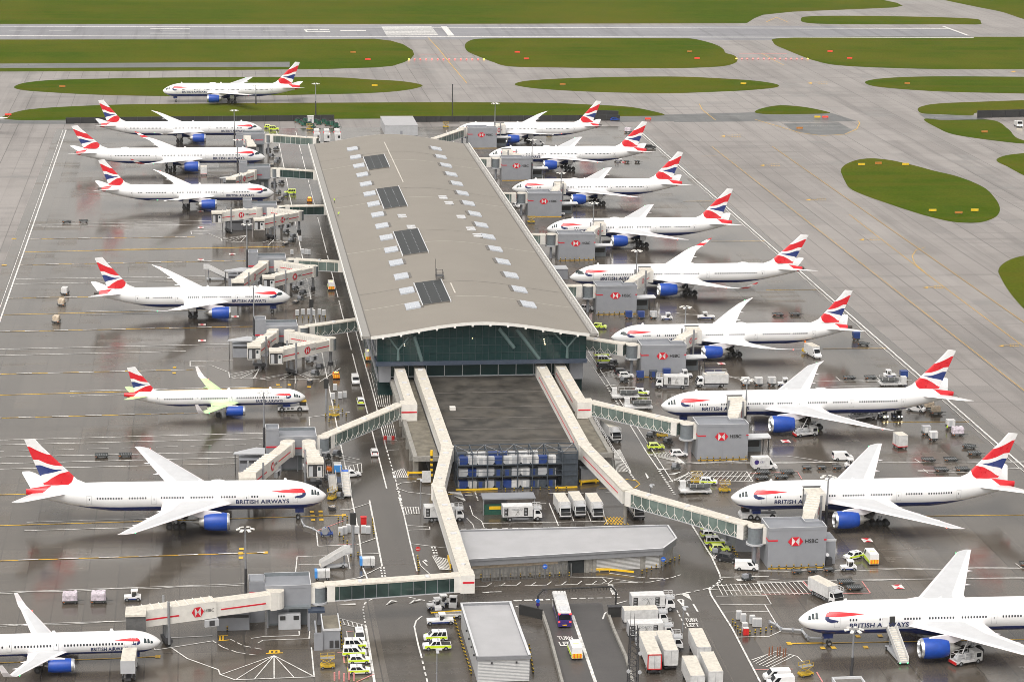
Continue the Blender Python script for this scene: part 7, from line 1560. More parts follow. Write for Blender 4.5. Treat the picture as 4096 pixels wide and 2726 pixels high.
for w_, x, y, rz, lab in (('l', 885, 1180, 20, 'yellow scissor lift at the bottom beside the white minibus'), ('h', 2185, 752, 0, 'yellow access platform under the glazed walkway on the right'), ('i', 150, 1060, 0, 'yellow access platform by the hatching in front of the second emblem block'), ('g', 2250, 615, 0, 'yellow access platform by the green winged jet nose'), (None, G(1331, 1996).x, G(1331, 1996).y, 60, 'small yellow platform right of the lower left nose'), ('j', 2205, 1125, 0, 'yellow equipment trolley by the grey hut bollards'), ('i', 340, 1120, 0, 'yellow lift beside the nose behind the nearest emblem block'), (None, G(2197, 541).x, G(2197, 541).y, 0, 'yellow green platform behind the farthest right engine'), (None, G(1238, 520).x, G(1238, 520).y, 0, 'yellow platform among the equipment at the far roof corner'), ('b', 730, 860, 0, 'tan access platform left of the farthest right airliner nose'), (None, G(2125, 892).x, G(2125, 892).y, 0, 'yellow platform behind the third emblem block from the far end')):
    place('yg', yellow_gse, w_, x, y, rz, lab, 'yellow access platforms')
# dollies and loads
DF = lambda lab: dolly(lab); DS = lambda lab: dolly(lab, L=2.0, Wd=1.6, name='baggage_dolly')
GD = 'empty cargo dollies'
for w_, x, y, rz, lab in (('d', 450, 405, 0, 'empty dark dolly left of its pair on the empty left stand'), ('d', 562, 402, 0, 'empty dark dolly right of its pair on the empty left stand'), ('g', 683, 888, 0, 'empty dark dolly behind the tail of the lower left airliner, left of two'), ('g', 843, 884, 0, 'empty dark dolly behind the wing tip of the lower left airliner'),
    ('f', 700, 1030, 0, 'dark dolly left of its pair behind the tail of the raked wing jet'), ('f', 815, 1028, 0, 'dark dolly right of its pair behind the tail of the raked wing jet'), ('i', 1180, 362, 0, 'dark dolly left of its pair behind the longest airliner'), ('i', 1322, 360, 0, 'dark dolly right of its pair behind the longest airliner'), ('i', 1712, 915, 0, 'dark dolly left of its pair on the lined bay, upper right'), ('i', 1862, 913, 0, 'dark dolly right of its pair on the lined bay, upper right'),
    ('i', 1800, 982, 0, 'dark dolly left of its pair by the tail of the right hand airliner'), ('i', 1942, 978, 0, 'dark dolly right of its pair by the tail of the right hand airliner'), ('i', 1985, 825, -30, 'lone dark dolly near the stand line, farther of two'), ('i', 2022, 870, 0, 'lone dark dolly near the stand line, nearer of two'), ('i', 600, 1000, 0, 'empty dolly behind the purple logo van, rear left'), ('i', 762, 998, 0, 'empty dolly behind the purple logo van, rear right'), ('i', 590, 1036, 0, 'empty dolly beside the hatching, front left'), ('i', 722, 1030, 0, 'empty dolly beside the hatching, front right'),
    ('l', 968, 565, 0, 'empty dolly half hidden by a white box truck'), ('l', 1155, 560, 0, 'empty dolly right of the white box truck, rear one'), ('l', 1212, 600, 0, 'empty dolly right of the white box truck, front one'), ('i', 1275, 135, -30, 'empty dolly in front of the blue container near the stand line'), ('l', 2380, 440, 0, 'empty dolly at the right edge')):
    place('df', DF, w_, x, y, rz, lab, GD)
for w_, x, y, lab in (('l', 825, 490, 'small dark dolly last in the train at the nearest emblem block'), ('l', 930, 482, 'small dark dolly middle of the train at the nearest emblem block'), ('l', 1042, 477, 'small dark dolly right behind the white and blue tractor'), ('i', 893, 968, 'small dark dolly last of three beyond the wing'), ('i', 993, 967, 'small dark dolly middle of three beyond the wing'), ('i', 1097, 966, 'small dark dolly first of three beyond the wing')):
    place('ds', DS, w_, x, y, 0, lab, 'small baggage dollies')
for x, lab in ((2507, 'small dark dolly far behind the second airliner of the right row'), (2549, 'small dark dolly at the stand line far behind the second airliner')): place('ds', DS, None, G(x, 650).x, G(x, 650).y, 0, lab, 'small baggage dollies')
def loaded(w_, x, y, rz, me, lab, lab2, nm='wrapped_pallet', cat='cargo', grp='loaded pallets', sc=1.0):
    t = place('df', DF, w_, x, y, rz, lab, 'dollies under cargo'); o = link(nm, me, None, t.location+Vector((0, 0, .62)), math.radians(rz)); tag(o, lab2, cat, grp); o.scale = (sc,)*3
for w_, x, y, rz, k_, lab, lab2 in (('j', 472, 688, 0, 'lilac', 'dolly under the left lilac load', 'lilac wrapped cargo last in the tractor train'), ('j', 664, 685, 0, 'lilac', 'dolly under the right lilac load', 'lilac wrapped cargo next to the white tractor'), ('d', 438, 885, 80, 'white', 'dolly under the white load on the left stand', 'white cargo box farthest of three loads on the left'), ('d', 415, 960, 80, 'tan', 'dolly under the middle load on the left stand', 'tan wrapped cargo middle of three loads on the left'), ('d', 380, 1075, 80, 'tan', 'dolly under the nearest load on the left stand', 'tan wrapped cargo nearest of three loads on the left'),
    ('i', 1718, 565, 0, 'tan', 'dolly under the rear load below the long tail', 'tan wrapped cargo behind its twin below the long tail'), ('i', 1762, 595, 0, 'tan', 'dolly under the front load below the long tail', 'tan wrapped cargo in front below the long tail'), ('i', 1907, 742, 0, 'lilac', 'dolly under the pink load near the stand line', 'pale pink wrapped cargo near the worker'), (None, G(2512, 530).x, G(2512, 530).y, -30, 'lilac', 'dolly under the far load on the stand line', 'grey wrapped cargo at the far end of the stand line')):
    loaded(w_, x, y, rz, PAL[k_], lab, lab2)
def uld_on(w_, x, y, c, lab, lab2, rz=0, key='ds'):
    t = place(key, DS, w_, x, y, rz, lab, 'dollies under containers'); o = link('baggage_container', ULDS[c], None, t.location+Vector((0, 0, .62)), math.radians(rz)); tag(o, lab2, 'container', 'containers riding on dollies')
for w_, x, y, c, a in (('e', 1960, 1052, 'blue', 'left of three in front of the fourth emblem block'), ('e', 2043, 1052, 'blue', 'middle of three in front of the fourth emblem block'), ('e', 2125, 1052, 'grey', 'right of three in front of the fourth emblem block'), ('h', 2035, 366, 'blue', 'left of three in front of the third emblem block'), ('h', 2125, 362, 'dark', 'middle of three in front of the third emblem block'), ('h', 2215, 350, 'blue', 'right of three behind the catering truck'),
    ('i', 480, 408, 'white', 'left of three behind the longest airliner'), ('i', 568, 408, 'white', 'middle of three behind the longest airliner'), ('i', 656, 406, 'white', 'right of three behind the longest airliner'), ('i', 1545, 362, 'blue', 'alone by the tail of the longest airliner'), ('i', 1225, 100, 'blue', 'below the tail of the raked wing jet'), ('i', 1695, 738, 'grey', 'rear one of two near the stand line'), ('i', 1742, 775, 'white', 'front one of two near the stand line'), ('i', 1858, 695, 'white', 'beside the worker near the stand line')):
    uld_on(w_, x, y, c, f'dolly carrying a container, {a}', f'{c} baggage container, {a}')
def boxcart(label):
    t = thing('box_cart', label, 'trailer'); mb = MB(); mb.box(-1.6, 1.6, -1.2, 1.2, .7, 3.4, 'uld_white', 'cream_roof'); mb.box(-.05, .05, -1.22, -1.2, .8, 3.3, 'grey_cladding'); mb.box(-1.65, 1.65, -1.22, 1.22, .5, .7, 'red_paint'); part(mb, 'body', t); wheels(t, (-1.1, 1.1), 1.0, .3); return t
place('bc', boxcart, 'i', 1520, 822, -80, 'tall cream box cart with a red base on the open apron'); place('bc', boxcart, None, G(815, 700).x, G(815, 700).y, 90, 'cream box cart beside the engine of the curled wing jet on the left')
# white cabins with red trim at the far end of the concourse and the equipment yard behind
for x, lab in ((1268, 'left'), (1308, 'middle'), (1350, 'right')):
    p_ = G(x, 566); t = thing('stair_cabin', f'white cabin with red trimmed top behind the far roof corner, {lab} of three', 'cabin', p_, 0, 'white cabins with red trim'); mb = MB(); mb.box(-1.3, 1.3, -2, 2, .5, 3.6, 'uld_white'); mb.box(.1, .9, -2.03, -2, 1.8, 2.8, 'car_glass'); part(mb, 'body', t); mb = MB(); mb.box(-1.5, 1.5, 1.2, 4.2, 3.3, 3.6, 'logo_red'); mb.box(-1.1, 1.1, 2.0, 6.0, .4, 4.6, 'uld_white'); part(mb, 'stair_hood', t); wheels(t, (-.8, .8), 1.2, .4)
rr = random.Random(11)
yard = [(1190, 490), (1205, 497), (1222, 492), (1238, 503), (1262, 492), (1275, 500), (1296, 494), (1310, 503), (1330, 506), (1345, 512), (1250, 512), (1215, 505)]
for i, (x, y) in enumerate(yard):
    place('gd', lambda lab: dolly(lab, L=2.6, Wd=1.8, m='green_plastic', name='equipment_trolley', cat='trolley'), None, G(x, y).x, G(x, y).y, rr.uniform(-30, 30), 'dark green equipment trolley in the yard beyond the far roof corner', 'equipment trolleys in the far yard')
    mbk = F_['gd']
if True:
    for i, (x, y) in enumerate(yard):
        mb = MB(); p_ = G(x, y); h = rr.uniform(.9, 1.7); mb.obox((0, 0, h/2), (1.6, 1.3, h), rr.uniform(0, 1), 'green_plastic', 'dark_metal'); mb.obox((0, 0, h+.15), (1.1, .9, .3), rr.uniform(0, 1), 'dark_metal'); o = mb.build('equipment_case', None, False, p_+Vector((0, 0, .68))); tag(o, 'dark green equipment case on a trolley in the far yard', 'case', 'equipment cases in the far yard')
def block_hut(p_, d, m, top, label, name='storage_hut', cat='hut'):
    t = thing(name, label, cat, p_); mb = MB(); mb.box(-d[0]/2, d[0]/2, 0, d[1], 0, d[2], m, top); part(mb, 'wall', t); mb = MB(); mb.box(-d[0]/2-.1, d[0]/2+.1, -.1, d[1]+.1, d[2], d[2]+.2, 'parapet_light', top); part(mb, 'roof', t); mb = MB(); mb.box(-.5, .5, -.04, 0, 0, 2.0, 'grey_cladding'); part(mb, 'door', t); return t
block_hut(G(1243, 494), (2.6, 2.4, 3.0), 'uld_white', 'uld_white', 'small white cabin in the equipment yard beyond the roof')
block_hut(q('b', 430, 912), (14, 26, 4.2), 'grey_light', 'weather_roof', 'white roofed flat building beyond the far end of the terminal', 'end_building', 'building')
block_hut(G(2233, 1117), (6, 5, 3.2), 'grey_cladding', 'grey_light', 'grey cabin left of the curled wing nose on the right')
t = thing('loading_canopy', 'grey flat canopy over dark machinery behind the side on catering truck', 'canopy', q('k', 1160, 95)); mb = MB(); mb.box(-6, 5.5, -.5, 3.4, 3.6, 3.9, 'grey_cladding', 'roof_grey'); part(mb, 'roof', t); mb = MB(); mb.box(-5.5, -.5, .2, 3, 0, 2.4, 'green_plastic', 'dark_metal'); mb.box(-4.5, -2.0, .1, .2, 1.2, 1.9, 'yellow_plastic'); part(mb, 'compactor', t)
for x in (-5.8, 5.3): mb = MB(); mb.box(x-.1, x+.1, -.3, -.1, 0, 3.6, 'steel_grey'); part(mb, 'post', t)
t = thing('refuse_cage', 'grey caged trolley beside the right foot of the rack', 'cage', q('h', 1690, 1060)); mb = MB(); mb.box(-1.8, 1.8, 0, 2.6, .4, 3.2, 'grey_cladding', 'rotunda_grey'); part(mb, 'body', t); mb = MB(); mb.box(-2.2, 2.4, -.4, -.1, .3, .7, 'yellow_plastic'); part(mb, 'bumper', t)
t = thing('water_barrier', 'red and white block barrier beside the left hall pillars', 'barrier', q('h', 346, 770)); mb = MB(); mb.box(-1.3, -.5, -.35, .35, 0, .9, 'red_paint'); mb.box(-.5, .6, -.35, .35, 0, .9, 'uld_white'); mb.box(.6, 1.3, -.35, .35, 0, .9, 'red_paint'); part(mb, 'block', t)
# small dark ground carts crowding the heads of the stands
def cart(label):
    t = thing('equipment_cart', label, 'cart'); mb = MB(); mb.box(-1.1, 1.1, -.6, .6, .3, .55, 'trolley_dark'); mb.box(-.9, .1, -.5, .5, .55, 1.25, 'grey_cladding'); mb.cyl((.5, -.4, .95), (.5, .4, .95), .4, 'dark_metal'); mb.cyl((1.1, 0, .45), (1.9, 0, .3), .05, 'trolley_dark'); part(mb, 'body', t); wheels(t, (-.7, .7), .5, .24, .16); return t
def hoses(label):
    t = thing('hose_basket', label, 'basket'); mb = MB(); mb.box(-.9, .9, -.7, .7, .1, .5, 'dark_metal'); part(mb, 'frame', t); mb = MB()
    for i in range(5): r_ = .35+.08*i; mb.tube([(r_*math.cos(a*.6+i), r_*math.sin(a*.6+i), .55+.05*i+.1*math.sin(a)) for a in range(11)], .07, 'cargo_tan' if i % 2 else 'grey_light', 5)
    part(mb, 'hose_coil', t); return t
rk = random.Random(21); HEADS = [(yy, 'left') for yy in (946, 867, 793, 707, 620, 514)]
nm_ = ['farthest', 'second farthest', 'third farthest', 'fourth farthest', 'fifth farthest', 'sixth farthest']
for i, (yy, _s) in enumerate(HEADS):
    for j, (dx, dy) in enumerate(((27.5, -7), (29.5, -14), (28.2, -21), (26.6, 9), (29.4, 12))):
        place('ec', cart, None, dx+rk.uniform(-.6, .6), yy+dy+rk.uniform(-1, 1), rk.uniform(-50, 50), f'small dark equipment cart on the road side of the {nm_[i]} left block', f'equipment carts by the {nm_[i]} left block')
    place('hb', hoses, None, 26.5, yy-27+rk.uniform(-2, 2), 20*i, f'basket of coiled hoses on the stand below the {nm_[i]} left block', 'hose baskets on the stands')
for i in range(2, 8):
    x, y = RN[i]
    for j, (dx, dy) in enumerate(((-6, -6), (-4.5, 14), (-7.5, 19), (-5.2, 24), (-8, 9))):
        place('ec', cart, None, x+dx+rk.uniform(-.6, .6), y+dy+rk.uniform(-1, 1), rk.uniform(-50, 50), f'small dark equipment cart left of the {ordn[i]} right block', f'equipment carts by the {ordn[i]} right block')
    place('hb', hoses, None, x-3, y+29, 30*i, f'basket of coiled hoses under the nose behind the {ordn[i]} right block', 'hose baskets on the stands')

# ------------------------------------------------------------------ light masts, signs, bollards, people, fences
def mast(px, py, tx, ty, label, heads=6):
    b_ = G(px, py); h = onY(tx, ty, b_.y).z; t = thing('light_mast', label, 'light mast', b_, 0, 'tall floodlight masts'); mb = MB(); mb.cyl((0, 0, 0), (0, 0, h), .26, 'steel_grey', r1=.15, n=10); mb.cyl((0, 0, 0), (0, 0, h*.45), .33, 'dark_metal', r1=.25, n=10); part(mb, 'pole', t)
    mb = MB(); mb.box(-1.2, 1.2, -.06, .06, h-.1, h, 'steel_grey'); mb.box(-.06, .06, -1.2, 1.2, h-.1, h, 'steel_grey'); part(mb, 'head_frame', t)
    for i in range(heads):
        a = 2*PI*i/heads; x, y = 1.35*math.cos(a), 1.35*math.sin(a); mb = MB(); mb.obox((x, y, h+.05), (.85, .6, .18), a, 'eave_white', 'eave_white', pitch=.25); part(mb, 'lamp_head', t)
for a in ((984, 2400, 984, 2115, 'tall floodlight mast in front of the lower left airliner'), (1057, 1818, 1056, 1570, 'tall floodlight mast crossing the green winged jet'), (1016, 1362, 1015, 1148, 'tall floodlight mast crossing the short twin jet'), (989, 1080, 987, 897, 'tall floodlight mast on the empty left stand'), (966, 790, 965, 700, 'tall floodlight mast crossing the third airliner on the left'), (951, 692, 949, 560, 'tall floodlight mast crossing the curled wing jet on the left'), (938, 582, 932, 442, 'tall floodlight mast crossing the farthest airliner on the left'),
    (1024, 416, 1023, 342, 'floodlight mast in front of the taxiing airliner'), (1263, 462, 1262, 335, 'floodlight mast right of the taxiing airliner'), (3303, 2110, 3316, 1908, 'tall floodlight mast beside the nearest emblem block'), (2980, 1710, 2990, 1518, 'tall floodlight mast beside the second emblem block'), (2737, 1405, 2747, 1228, 'tall floodlight mast beside the third emblem block'), (2542, 1195, 2550, 1003, 'tall floodlight mast beside the fourth emblem block'), (2371, 985, 2378, 812, 'tall floodlight mast beside the fifth emblem block'), (2242, 840, 2244, 692, 'tall floodlight mast beside the sixth emblem block'), (2126, 722, 2128, 560, 'tall floodlight mast beside the seventh emblem block'), (1978, 590, 1980, 414, 'tall floodlight mast beside the farthest emblem block'), (3405, 2715, 3421, 2517, 'tall floodlight mast in front of the airliner with stairs')): mast(*a)
t = thing('post', 'thin dark post on the grass beyond the terminal', 'post', q('b', 772, 800)); mb = MB(); h = onY(*(1350+770*S, 568*S), q('b', 772, 800).y).z; mb.cyl((0, 0, 0), (0, 0, h), .2, 'dark_metal'); mb.cyl((0, 0, h-.6), (0, 0, h), .3, 'dark_metal'); part(mb, 'pole', t)
def lamp_post(w_, x, y, ty, label, face=1):
    b_ = q(w_, x, y); o = WIN[w_]; h = onY(o[0]+x*S, o[1]+ty*S, b_.y).z; t = thing('street_lamp', label, 'street lamp', b_, 0, 'street lamps with flat heads'); mb = MB(); mb.cyl((0, 0, 0), (0, 0, h), .13, 'steel_grey', r1=.09); part(mb, 'pole', t); mb = MB(); mb.box(-.25, .25, -1.5, .2, h-.1, h+.05, 'grey_light'); mb.box(-.9 if face < 0 else -.1, .1 if face < 0 else .9, -.3, .3, h, h+.12, 'grey_light'); part(mb, 'lamp_head', t)
lamp_post('k', 668, 1235, 1005, 'street lamp at the bottom in front of the patrol pickup'); lamp_post('h', 560, 1235, 1035, 'street lamp left of the bent cream walkway', -1); lamp_post('l', 58, 885, 718, 'street lamp beside the catering trucks'); lamp_post('h', 2105, 1120, 1075, 'street lamp right of the bent striped walkway')
def sign_pole(w_, x, y, ty, label):
    b_ = q(w_, x, y); o = WIN[w_]; h = onY(o[0]+x*S, o[1]+ty*S, b_.y).z; t = thing('stand_display', label, 'sign', b_, 0, 'stand guidance displays'); mb = MB(); mb.cyl((0, 0, 0), (0, 0, h-1.5), .3, 'steel_grey', n=8); part(mb, 'pole', t); mb = MB(); mb.box(-.6, .6, -.3, .3, h-2.4, h, 'black_matt'); part(mb, 'display_box', t)
sign_pole('k', 105, 378, 85, 'black guidance display on a grey pole by the lower left airliner nose'); sign_pole('g', 2196, 590, 362, 'black guidance display on a pole by the green winged jet nose'); sign_pole('d', 2096, 1070, 920, 'black guidance display on a pole by the short twin jet nose')
def gsign(w_, x, y, m, lab, wd=3.2):
    p_ = q(w_, x, y+4); t = thing('taxiway_sign', lab, 'sign', p_, 0, 'illuminated taxiway signs'); mb = MB(); mb.box(-wd/2, wd/2, -.15, .15, .35, 1.15, m); part(mb, 'panel', t)
    for s_ in (-1, 1): mb = MB(); mb.box(s_*wd*.4-.08, s_*wd*.4+.08, -.08, .08, 0, .35, 'dark_metal'); part(mb, 'leg', t)
for w_, x, y, m, lab in (('b', 105, 356, 'sign_orange', 'orange sign on the grass by the left runway entry'), ('b', 205, 404, 'sign_red', 'red sign low on the grass by the left runway entry'), ('b', 1210, 355, 'sign_red', 'short red sign on the middle grass, farther one'), ('b', 1272, 400, 'sign_red', 'long red sign on the middle grass, nearer one'), ('c', 105, 352, 'sign_orange', 'orange sign left of the right runway entry'), ('c', 155, 397, 'sign_red', 'bright red sign left of the right runway entry'), ('c', 1050, 350, 'sign_red', 'small red sign on the bright right grass'), ('c', 1182, 396, 'sign_red', 'long red sign on the bright right grass'), ('b', 250, 580, 'sign_yellow', 'yellow sign at the tip of the left grass island'), ('b', 1515, 572, 'sign_orange', 'brown orange sign at the tip of the middle grass island'), ('c', 467, 568, 'sign_yellow', 'yellow sign at the right end of the middle grass island'), ('c', 965, 793, 'sign_yellow', 'yellow sign beside a red one on the dark asphalt'), ('c', 1018, 793, 'sign_red', 'red sign beside a yellow one on the dark asphalt'), ('c', 845, 868, 'sign_orange', 'orange sign on the dark asphalt island'), ('c', 1570, 566, 'sign_orange', 'orange sign on the right grass island'), ('c', 2090, 893, 'sign_orange', 'orange sign on the grass near the right edge'), ('c', 1262, 1113, 'sign_yellow', 'yellow sign at the top left of the oval island'), ('c', 1375, 1105, 'sign_orange', 'thin sign at the top of the oval island'), ('c', 1558, 1112, 'sign_yellow', 'yellow sign at the top right of the oval island'), ('f', 1740, 330, 'sign_yellow', 'broad yellow sign at the lower left of the oval island'), ('f', 1915, 345, 'sign_orange', 'thin sign at the bottom of the oval island'), ('f', 2023, 328, 'sign_yellow', 'broad yellow sign at the lower right of the oval island'), ('b', 2090, 806, 'sign_red', 'red sign above the second tail of the right row'), ('a', 420, 587, 'sign_orange', 'orange sign on the left grass island'), ('a', 55, 778, 'sign_red', 'red sign at the left edge by the wing tip')): gsign(w_, x, y, m, lab, 2.8)
lm = None
def stopbar(w_, x0_, x1_, y, n, side):
    global lm
    for i in range(n):
        x = x0_+(x1_-x0_)*i/(n-1); end = i in (0, n-1); mb = MB(); mb.cyl((0, 0, 0), (0, 0, .35), .2, 'dark_metal'); mb.cyl((0, 0, .35), (0, 0, .8), .4, 'amber_lamp' if end else 'stop_lamp', r1=.3, n=10)
        o = mb.build('stop_bar_light', None, False, q(w_, x, y)); tag(o, (f'amber end light of the {side} stop bar' if end else f'red stop bar light across the {side} runway entry'), 'light', f'{side} stop bar lights')
stopbar('b', 480, 985, 405, 14, 'left'); stopbar('c', 420, 900, 402, 14, 'right')
# bollards
mbo = MB(); mbo.cyl((0, 0, 0), (0, 0, .36), .14, 'black_matt'); mbo.cyl((0, 0, .36), (0, 0, .54), .14, 'gse_yellow'); mbo.cyl((0, 0, .54), (0, 0, .84), .14, 'black_matt'); mbo.cyl((0, 0, .84), (0, 0, 1.0), .14, 'gse_yellow'); bme = mbo.data('bollard')
def bollards(w_, a, b_, n, label, grp):
    A, B_ = (q(w_, *a), q(w_, *b_)) if w_ else (Vector((*a, 0)), Vector((*b_, 0)))
    for i in range(n):
        p_ = A.lerp(B_, i/max(1, n-1)); o = link('bollard', bme, None, (p_.x, p_.y, .02)); tag(o, label, 'bollard', grp)
bollards('k', (785, 815), (900, 1175), 16, 'yellow and black bollard in the line left of the plant building', 'bollards left of the plant building'); bollards('k', (1290, 1000), (1318, 1165), 7, 'yellow and black bollard at the right side of the plant building', 'bollards right of the plant building'); bollards('k', (900, 530), (1560, 515), 11, 'yellow and black bollard before the mesh fence of the service building', 'bollards before the service building'); bollards('k', (2050, 500), (2300, 400), 9, 'yellow and black bollard round the clipped corner of the service building', 'bollards round the clipped corner'); bollards('k', (540, 400), (548, 480), 6, 'yellow and black bollard on the narrow left traffic island', 'bollards on the left traffic island'); bollards('h', (1130, 1125), (1540, 1110), 8, 'yellow and black bollard in the line before the rack', 'bollards before the rack')
for i in range(3, 8):
    x, y = RN[i]; bollards(None, (x+.6, y-1.0), (x+11.4, y-1.0), 8, f'yellow and black bollard along the front of the {ordn[i]} emblem block', f'bollards of the {ordn[i]} emblem block')
bollards('k', (20, 850), (30, 1000), 7, 'yellow and black bollard along the grey hut by the patrol cars', 'bollards along the grey hut'); bollards('l', (375, 300), (425, 390), 6, 'yellow and black bollard between the yellow cars and the grey hut', 'bollards by the right hut'); bollards('j', (1530, 880), (1550, 860), 3, 'yellow and black bollard left of the nearest left block', 'bollards left of the nearest left block')
# equipment enclosures beside each nose: cabinets, hose boom, posts
def cabinets(w_, pts, grp, lab, me=[None]):
    if me[0] is None: mb = MB(); mb.box(-.5, .5, -.35, .35, .15, 1.75, 'uld_white'); mb.box(-.45, .45, -.37, -.35, .3, 1.6, 'grey_light'); mb.box(-.4, .4, -.3, .3, 0, .15, 'dark_metal'); me[0] = mb.data('service_cabinet')
    for x, y in pts: o = link('service_cabinet', me[0], None, q(w_, x, y)); tag(o, lab, 'cabinet', grp)
cabinets('k', [(22, 235), (50, 228), (75, 215), (130, 225), (175, 222), (205, 225)], 'cabinets by the lower left nose', 'white service cabinet in the pen by the lower left nose'); cabinets('g', [(2240, 500), (2290, 495), (2320, 490), (2255, 440)], 'cabinets by the green winged jet', 'white service cabinet beside the green winged jet nose'); cabinets('d', [(2000, 1030), (2040, 1025), (2080, 1025), (2110, 1030), (2150, 1025), (2180, 1030)], 'cabinets by the short twin jet', 'white service cabinet beside the short twin jet nose'); cabinets('d', [(1965, 620), (2035, 615), (2060, 618), (2080, 620), (2020, 530)], 'cabinets by the empty left stand', 'white service cabinet by the empty left stand'); cabinets('l', [(435, 800), (465, 820), (525, 830), (545, 850), (570, 850), (475, 880)], 'cabinets by the airliner with stairs', 'white service cabinet in the pen by the airliner with stairs')
bollards('k', (5, 140), (65, 135), 3, 'striped post at the back of the pen by the lower left nose', 'posts of the lower left pen'); bollards('k', (235, 150), (245, 235), 4, 'striped post at the road side of the lower left pen', 'road side posts of the lower left pen'); bollards('k', (15, 245), (65, 300), 3, 'striped post at the front of the lower left pen', 'front posts of the lower left pen'); bollards('k', (90, 380), (138, 378), 2, 'striped post flanking the guidance display', 'posts flanking the display'); bollards('l', (395, 830), (445, 900), 4, 'striped post left in the pen by the airliner with stairs', 'left posts of the stairs pen'); bollards('l', (510, 910), (655, 880), 5, 'striped post at the front of the pen by the airliner with stairs', 'front posts of the stairs pen'); bollards('g', (2230, 500), (2330, 620), 5, 'striped post beside the green winged jet nose', 'posts by the green winged jet'); bollards('g', (2190, 620), (2215, 655), 2, 'striped post below the display by the green winged jet', 'posts below the display'); bollards('d', (2000, 1060), (2190, 1050), 6, 'striped post before the short twin jet nose', 'posts before the short twin jet')
t = thing('red_bin', 'red bin beside white cabinets by the left road', 'bin', q('k', 175, 160)); mb = MB(); mb.box(-.6, .6, -.5, .5, .1, 1.6, 'red_paint'); part(mb, 'body', t); mb = MB(); mb.box(-.65, .65, -.55, .55, 1.6, 1.72, 'red_paint'); part(mb, 'lid', t)
t = thing('red_bin', 'red box in the pen by the airliner with stairs', 'bin', q('l', 482, 905)); mb = MB(); mb.box(-.5, .5, -.4, .4, .1, 1.4, 'red_paint'); part(mb, 'body', t); mb = MB(); mb.box(-.52, .52, -.42, .42, 1.4, 1.5, 'uld_white'); part(mb, 'lid', t)
def hose(w_, pts, label, r=.22, z=.5):
    P = [q(w_, *a, z) for a in pts]; t = thing('air_hose', label, 'hose', (P[0].x, P[0].y, 0)); mb = MB(); O = Vector((P[0].x, P[0].y, 0)); mb.tube([p_-O for p_ in P], r, 'grey_light', 8)
    for p_ in P: mb.cyl(p_-O-Vector((0, 0, .3)), p_-O+Vector((0, 0, .3)), r*1.15, 'grey_cladding', n=8)
    part(mb, 'hose', t)
hose('l', [(645, 815), (690, 835), (720, 862), (800, 868), (862, 872), (890, 910), (905, 922), (1000, 928)], 'grey jointed air hose snaking to the nose wheel of the airliner with stairs'); hose('j', [(2030, 135), (2045, 168), (2110, 190), (2150, 215)], 'pale jointed air hose at the nose wheel of the lower left airliner', .16)
t = thing('hose_cart', 'blue framed hose cart in the pen by the lower left nose', 'cart', q('j', 2200, 240)); mb = MB(); mb.cyl((-1.2, 0, .3), (-.2, 0, 2.0), .12, 'uld_blue'); mb.cyl((1.2, 0, .3), (.3, 0, 2.0), .12, 'uld_blue'); mb.box(-1.3, 1.3, -.7, .7, .4, .8, 'uld_blue'); mb.cyl((-.4, -.8, 1.2), (-.4, .8, 1.2), .7, 'grey_cladding'); part(mb, 'frame', t); wheels(t, (-.9, .9), .6, .3)
for i, (x, y) in enumerate(((640, 1045), (660, 1038), (695, 1045), (712, 1040), (735, 1055), (750, 1050))): mb = MB(); mb.cyl((0, 0, 0), (0, 0, 1.7), .13, 'brown_bollard'); o = mb.build('brown_post', None, False, q('l', x, y)); tag(o, 'rusty brown post in the cluster left of the airliner stairs', 'post', 'rusty post cluster')
for i, (x, y) in enumerate(((-20, 1210), (12, 1200), (45, 1215), (78, 1205), (112, 1212))): mb = MB(); mb.cyl((0, 0, 0), (0, 0, 1.5), .16, 'line_pink'); o = mb.build('pink_post', None, False, q('k', x, y)); tag(o, 'faded red post at the bottom below the patrol cars', 'post', 'faded red posts')
# road signs
def rsign(w_, x, y, kind, label):
    t = thing('road_sign', label, 'sign', q(w_, x, y)); mb = MB(); mb.cyl((0, 0, 0), (0, 0, 2.4), .06, 'steel_grey'); part(mb, 'pole', t); mb = MB(); mb.cyl((0, -.06, 2.4), (0, -.1, 2.4), .5, 'red_paint' if kind == 'no' else 'blue_sign', n=20)
    if kind == 'no': mb.box(-.35, .35, -.13, -.1, 2.33, 2.47, 'line_white')
    else: mb.box(-.3, .3, -.13, -.1, 2.36, 2.44, 'line_white'); mb.face([(-.4, -.13, 2.4), (-.15, -.13, 2.22), (-.15, -.13, 2.58)], 'line_white')
    part(mb, 'disc', t)
rsign('k', 541, 400, 'no', 'round red no entry sign on the left traffic island'); rsign('k', 1395, 520, 'turn', 'round blue arrow sign before the mesh fence'); rsign('k', 2190, 470, 'turn', 'round blue arrow sign at the clipped corner')
# gantry, ramp walls, lattice mast
A, B_ = q('k', 1347, 760), q('k', 1872, 735); t = thing('height_gantry', 'black height gantry arched over the ramp behind the bus', 'gantry', A); d = B_-A; mb = MB(); L = d.length; u = d.normalized()
P = [Vector((0, 0, 0)), Vector((0, 0, 3.6)), u*1.0+Vector((0, 0, 4.8)), u*(L-1)+Vector((0, 0, 4.8)), u*L+Vector((0, 0, 3.6)), u*L]; mb.tube(P, .16, 'black_matt', 8); part(mb, 'frame', t); mb = MB()
for i in range(22): p_ = u*(1+(L-2)*(i+.5)/22); mb.cyl(p_+Vector((0, 0, 4.8)), p_+Vector((0, 0, 4.1)), .05, 'black_matt', n=5)
part(mb, 'hanging_bar', t)
for z, m in ((2.6, 'blue_sign'), (1.9, 'bus_purple')): mb = MB(); mb.cyl((0, -.1, z), (0, -.16, z), .38, m, n=16); part(mb, 'traffic_sign', t)
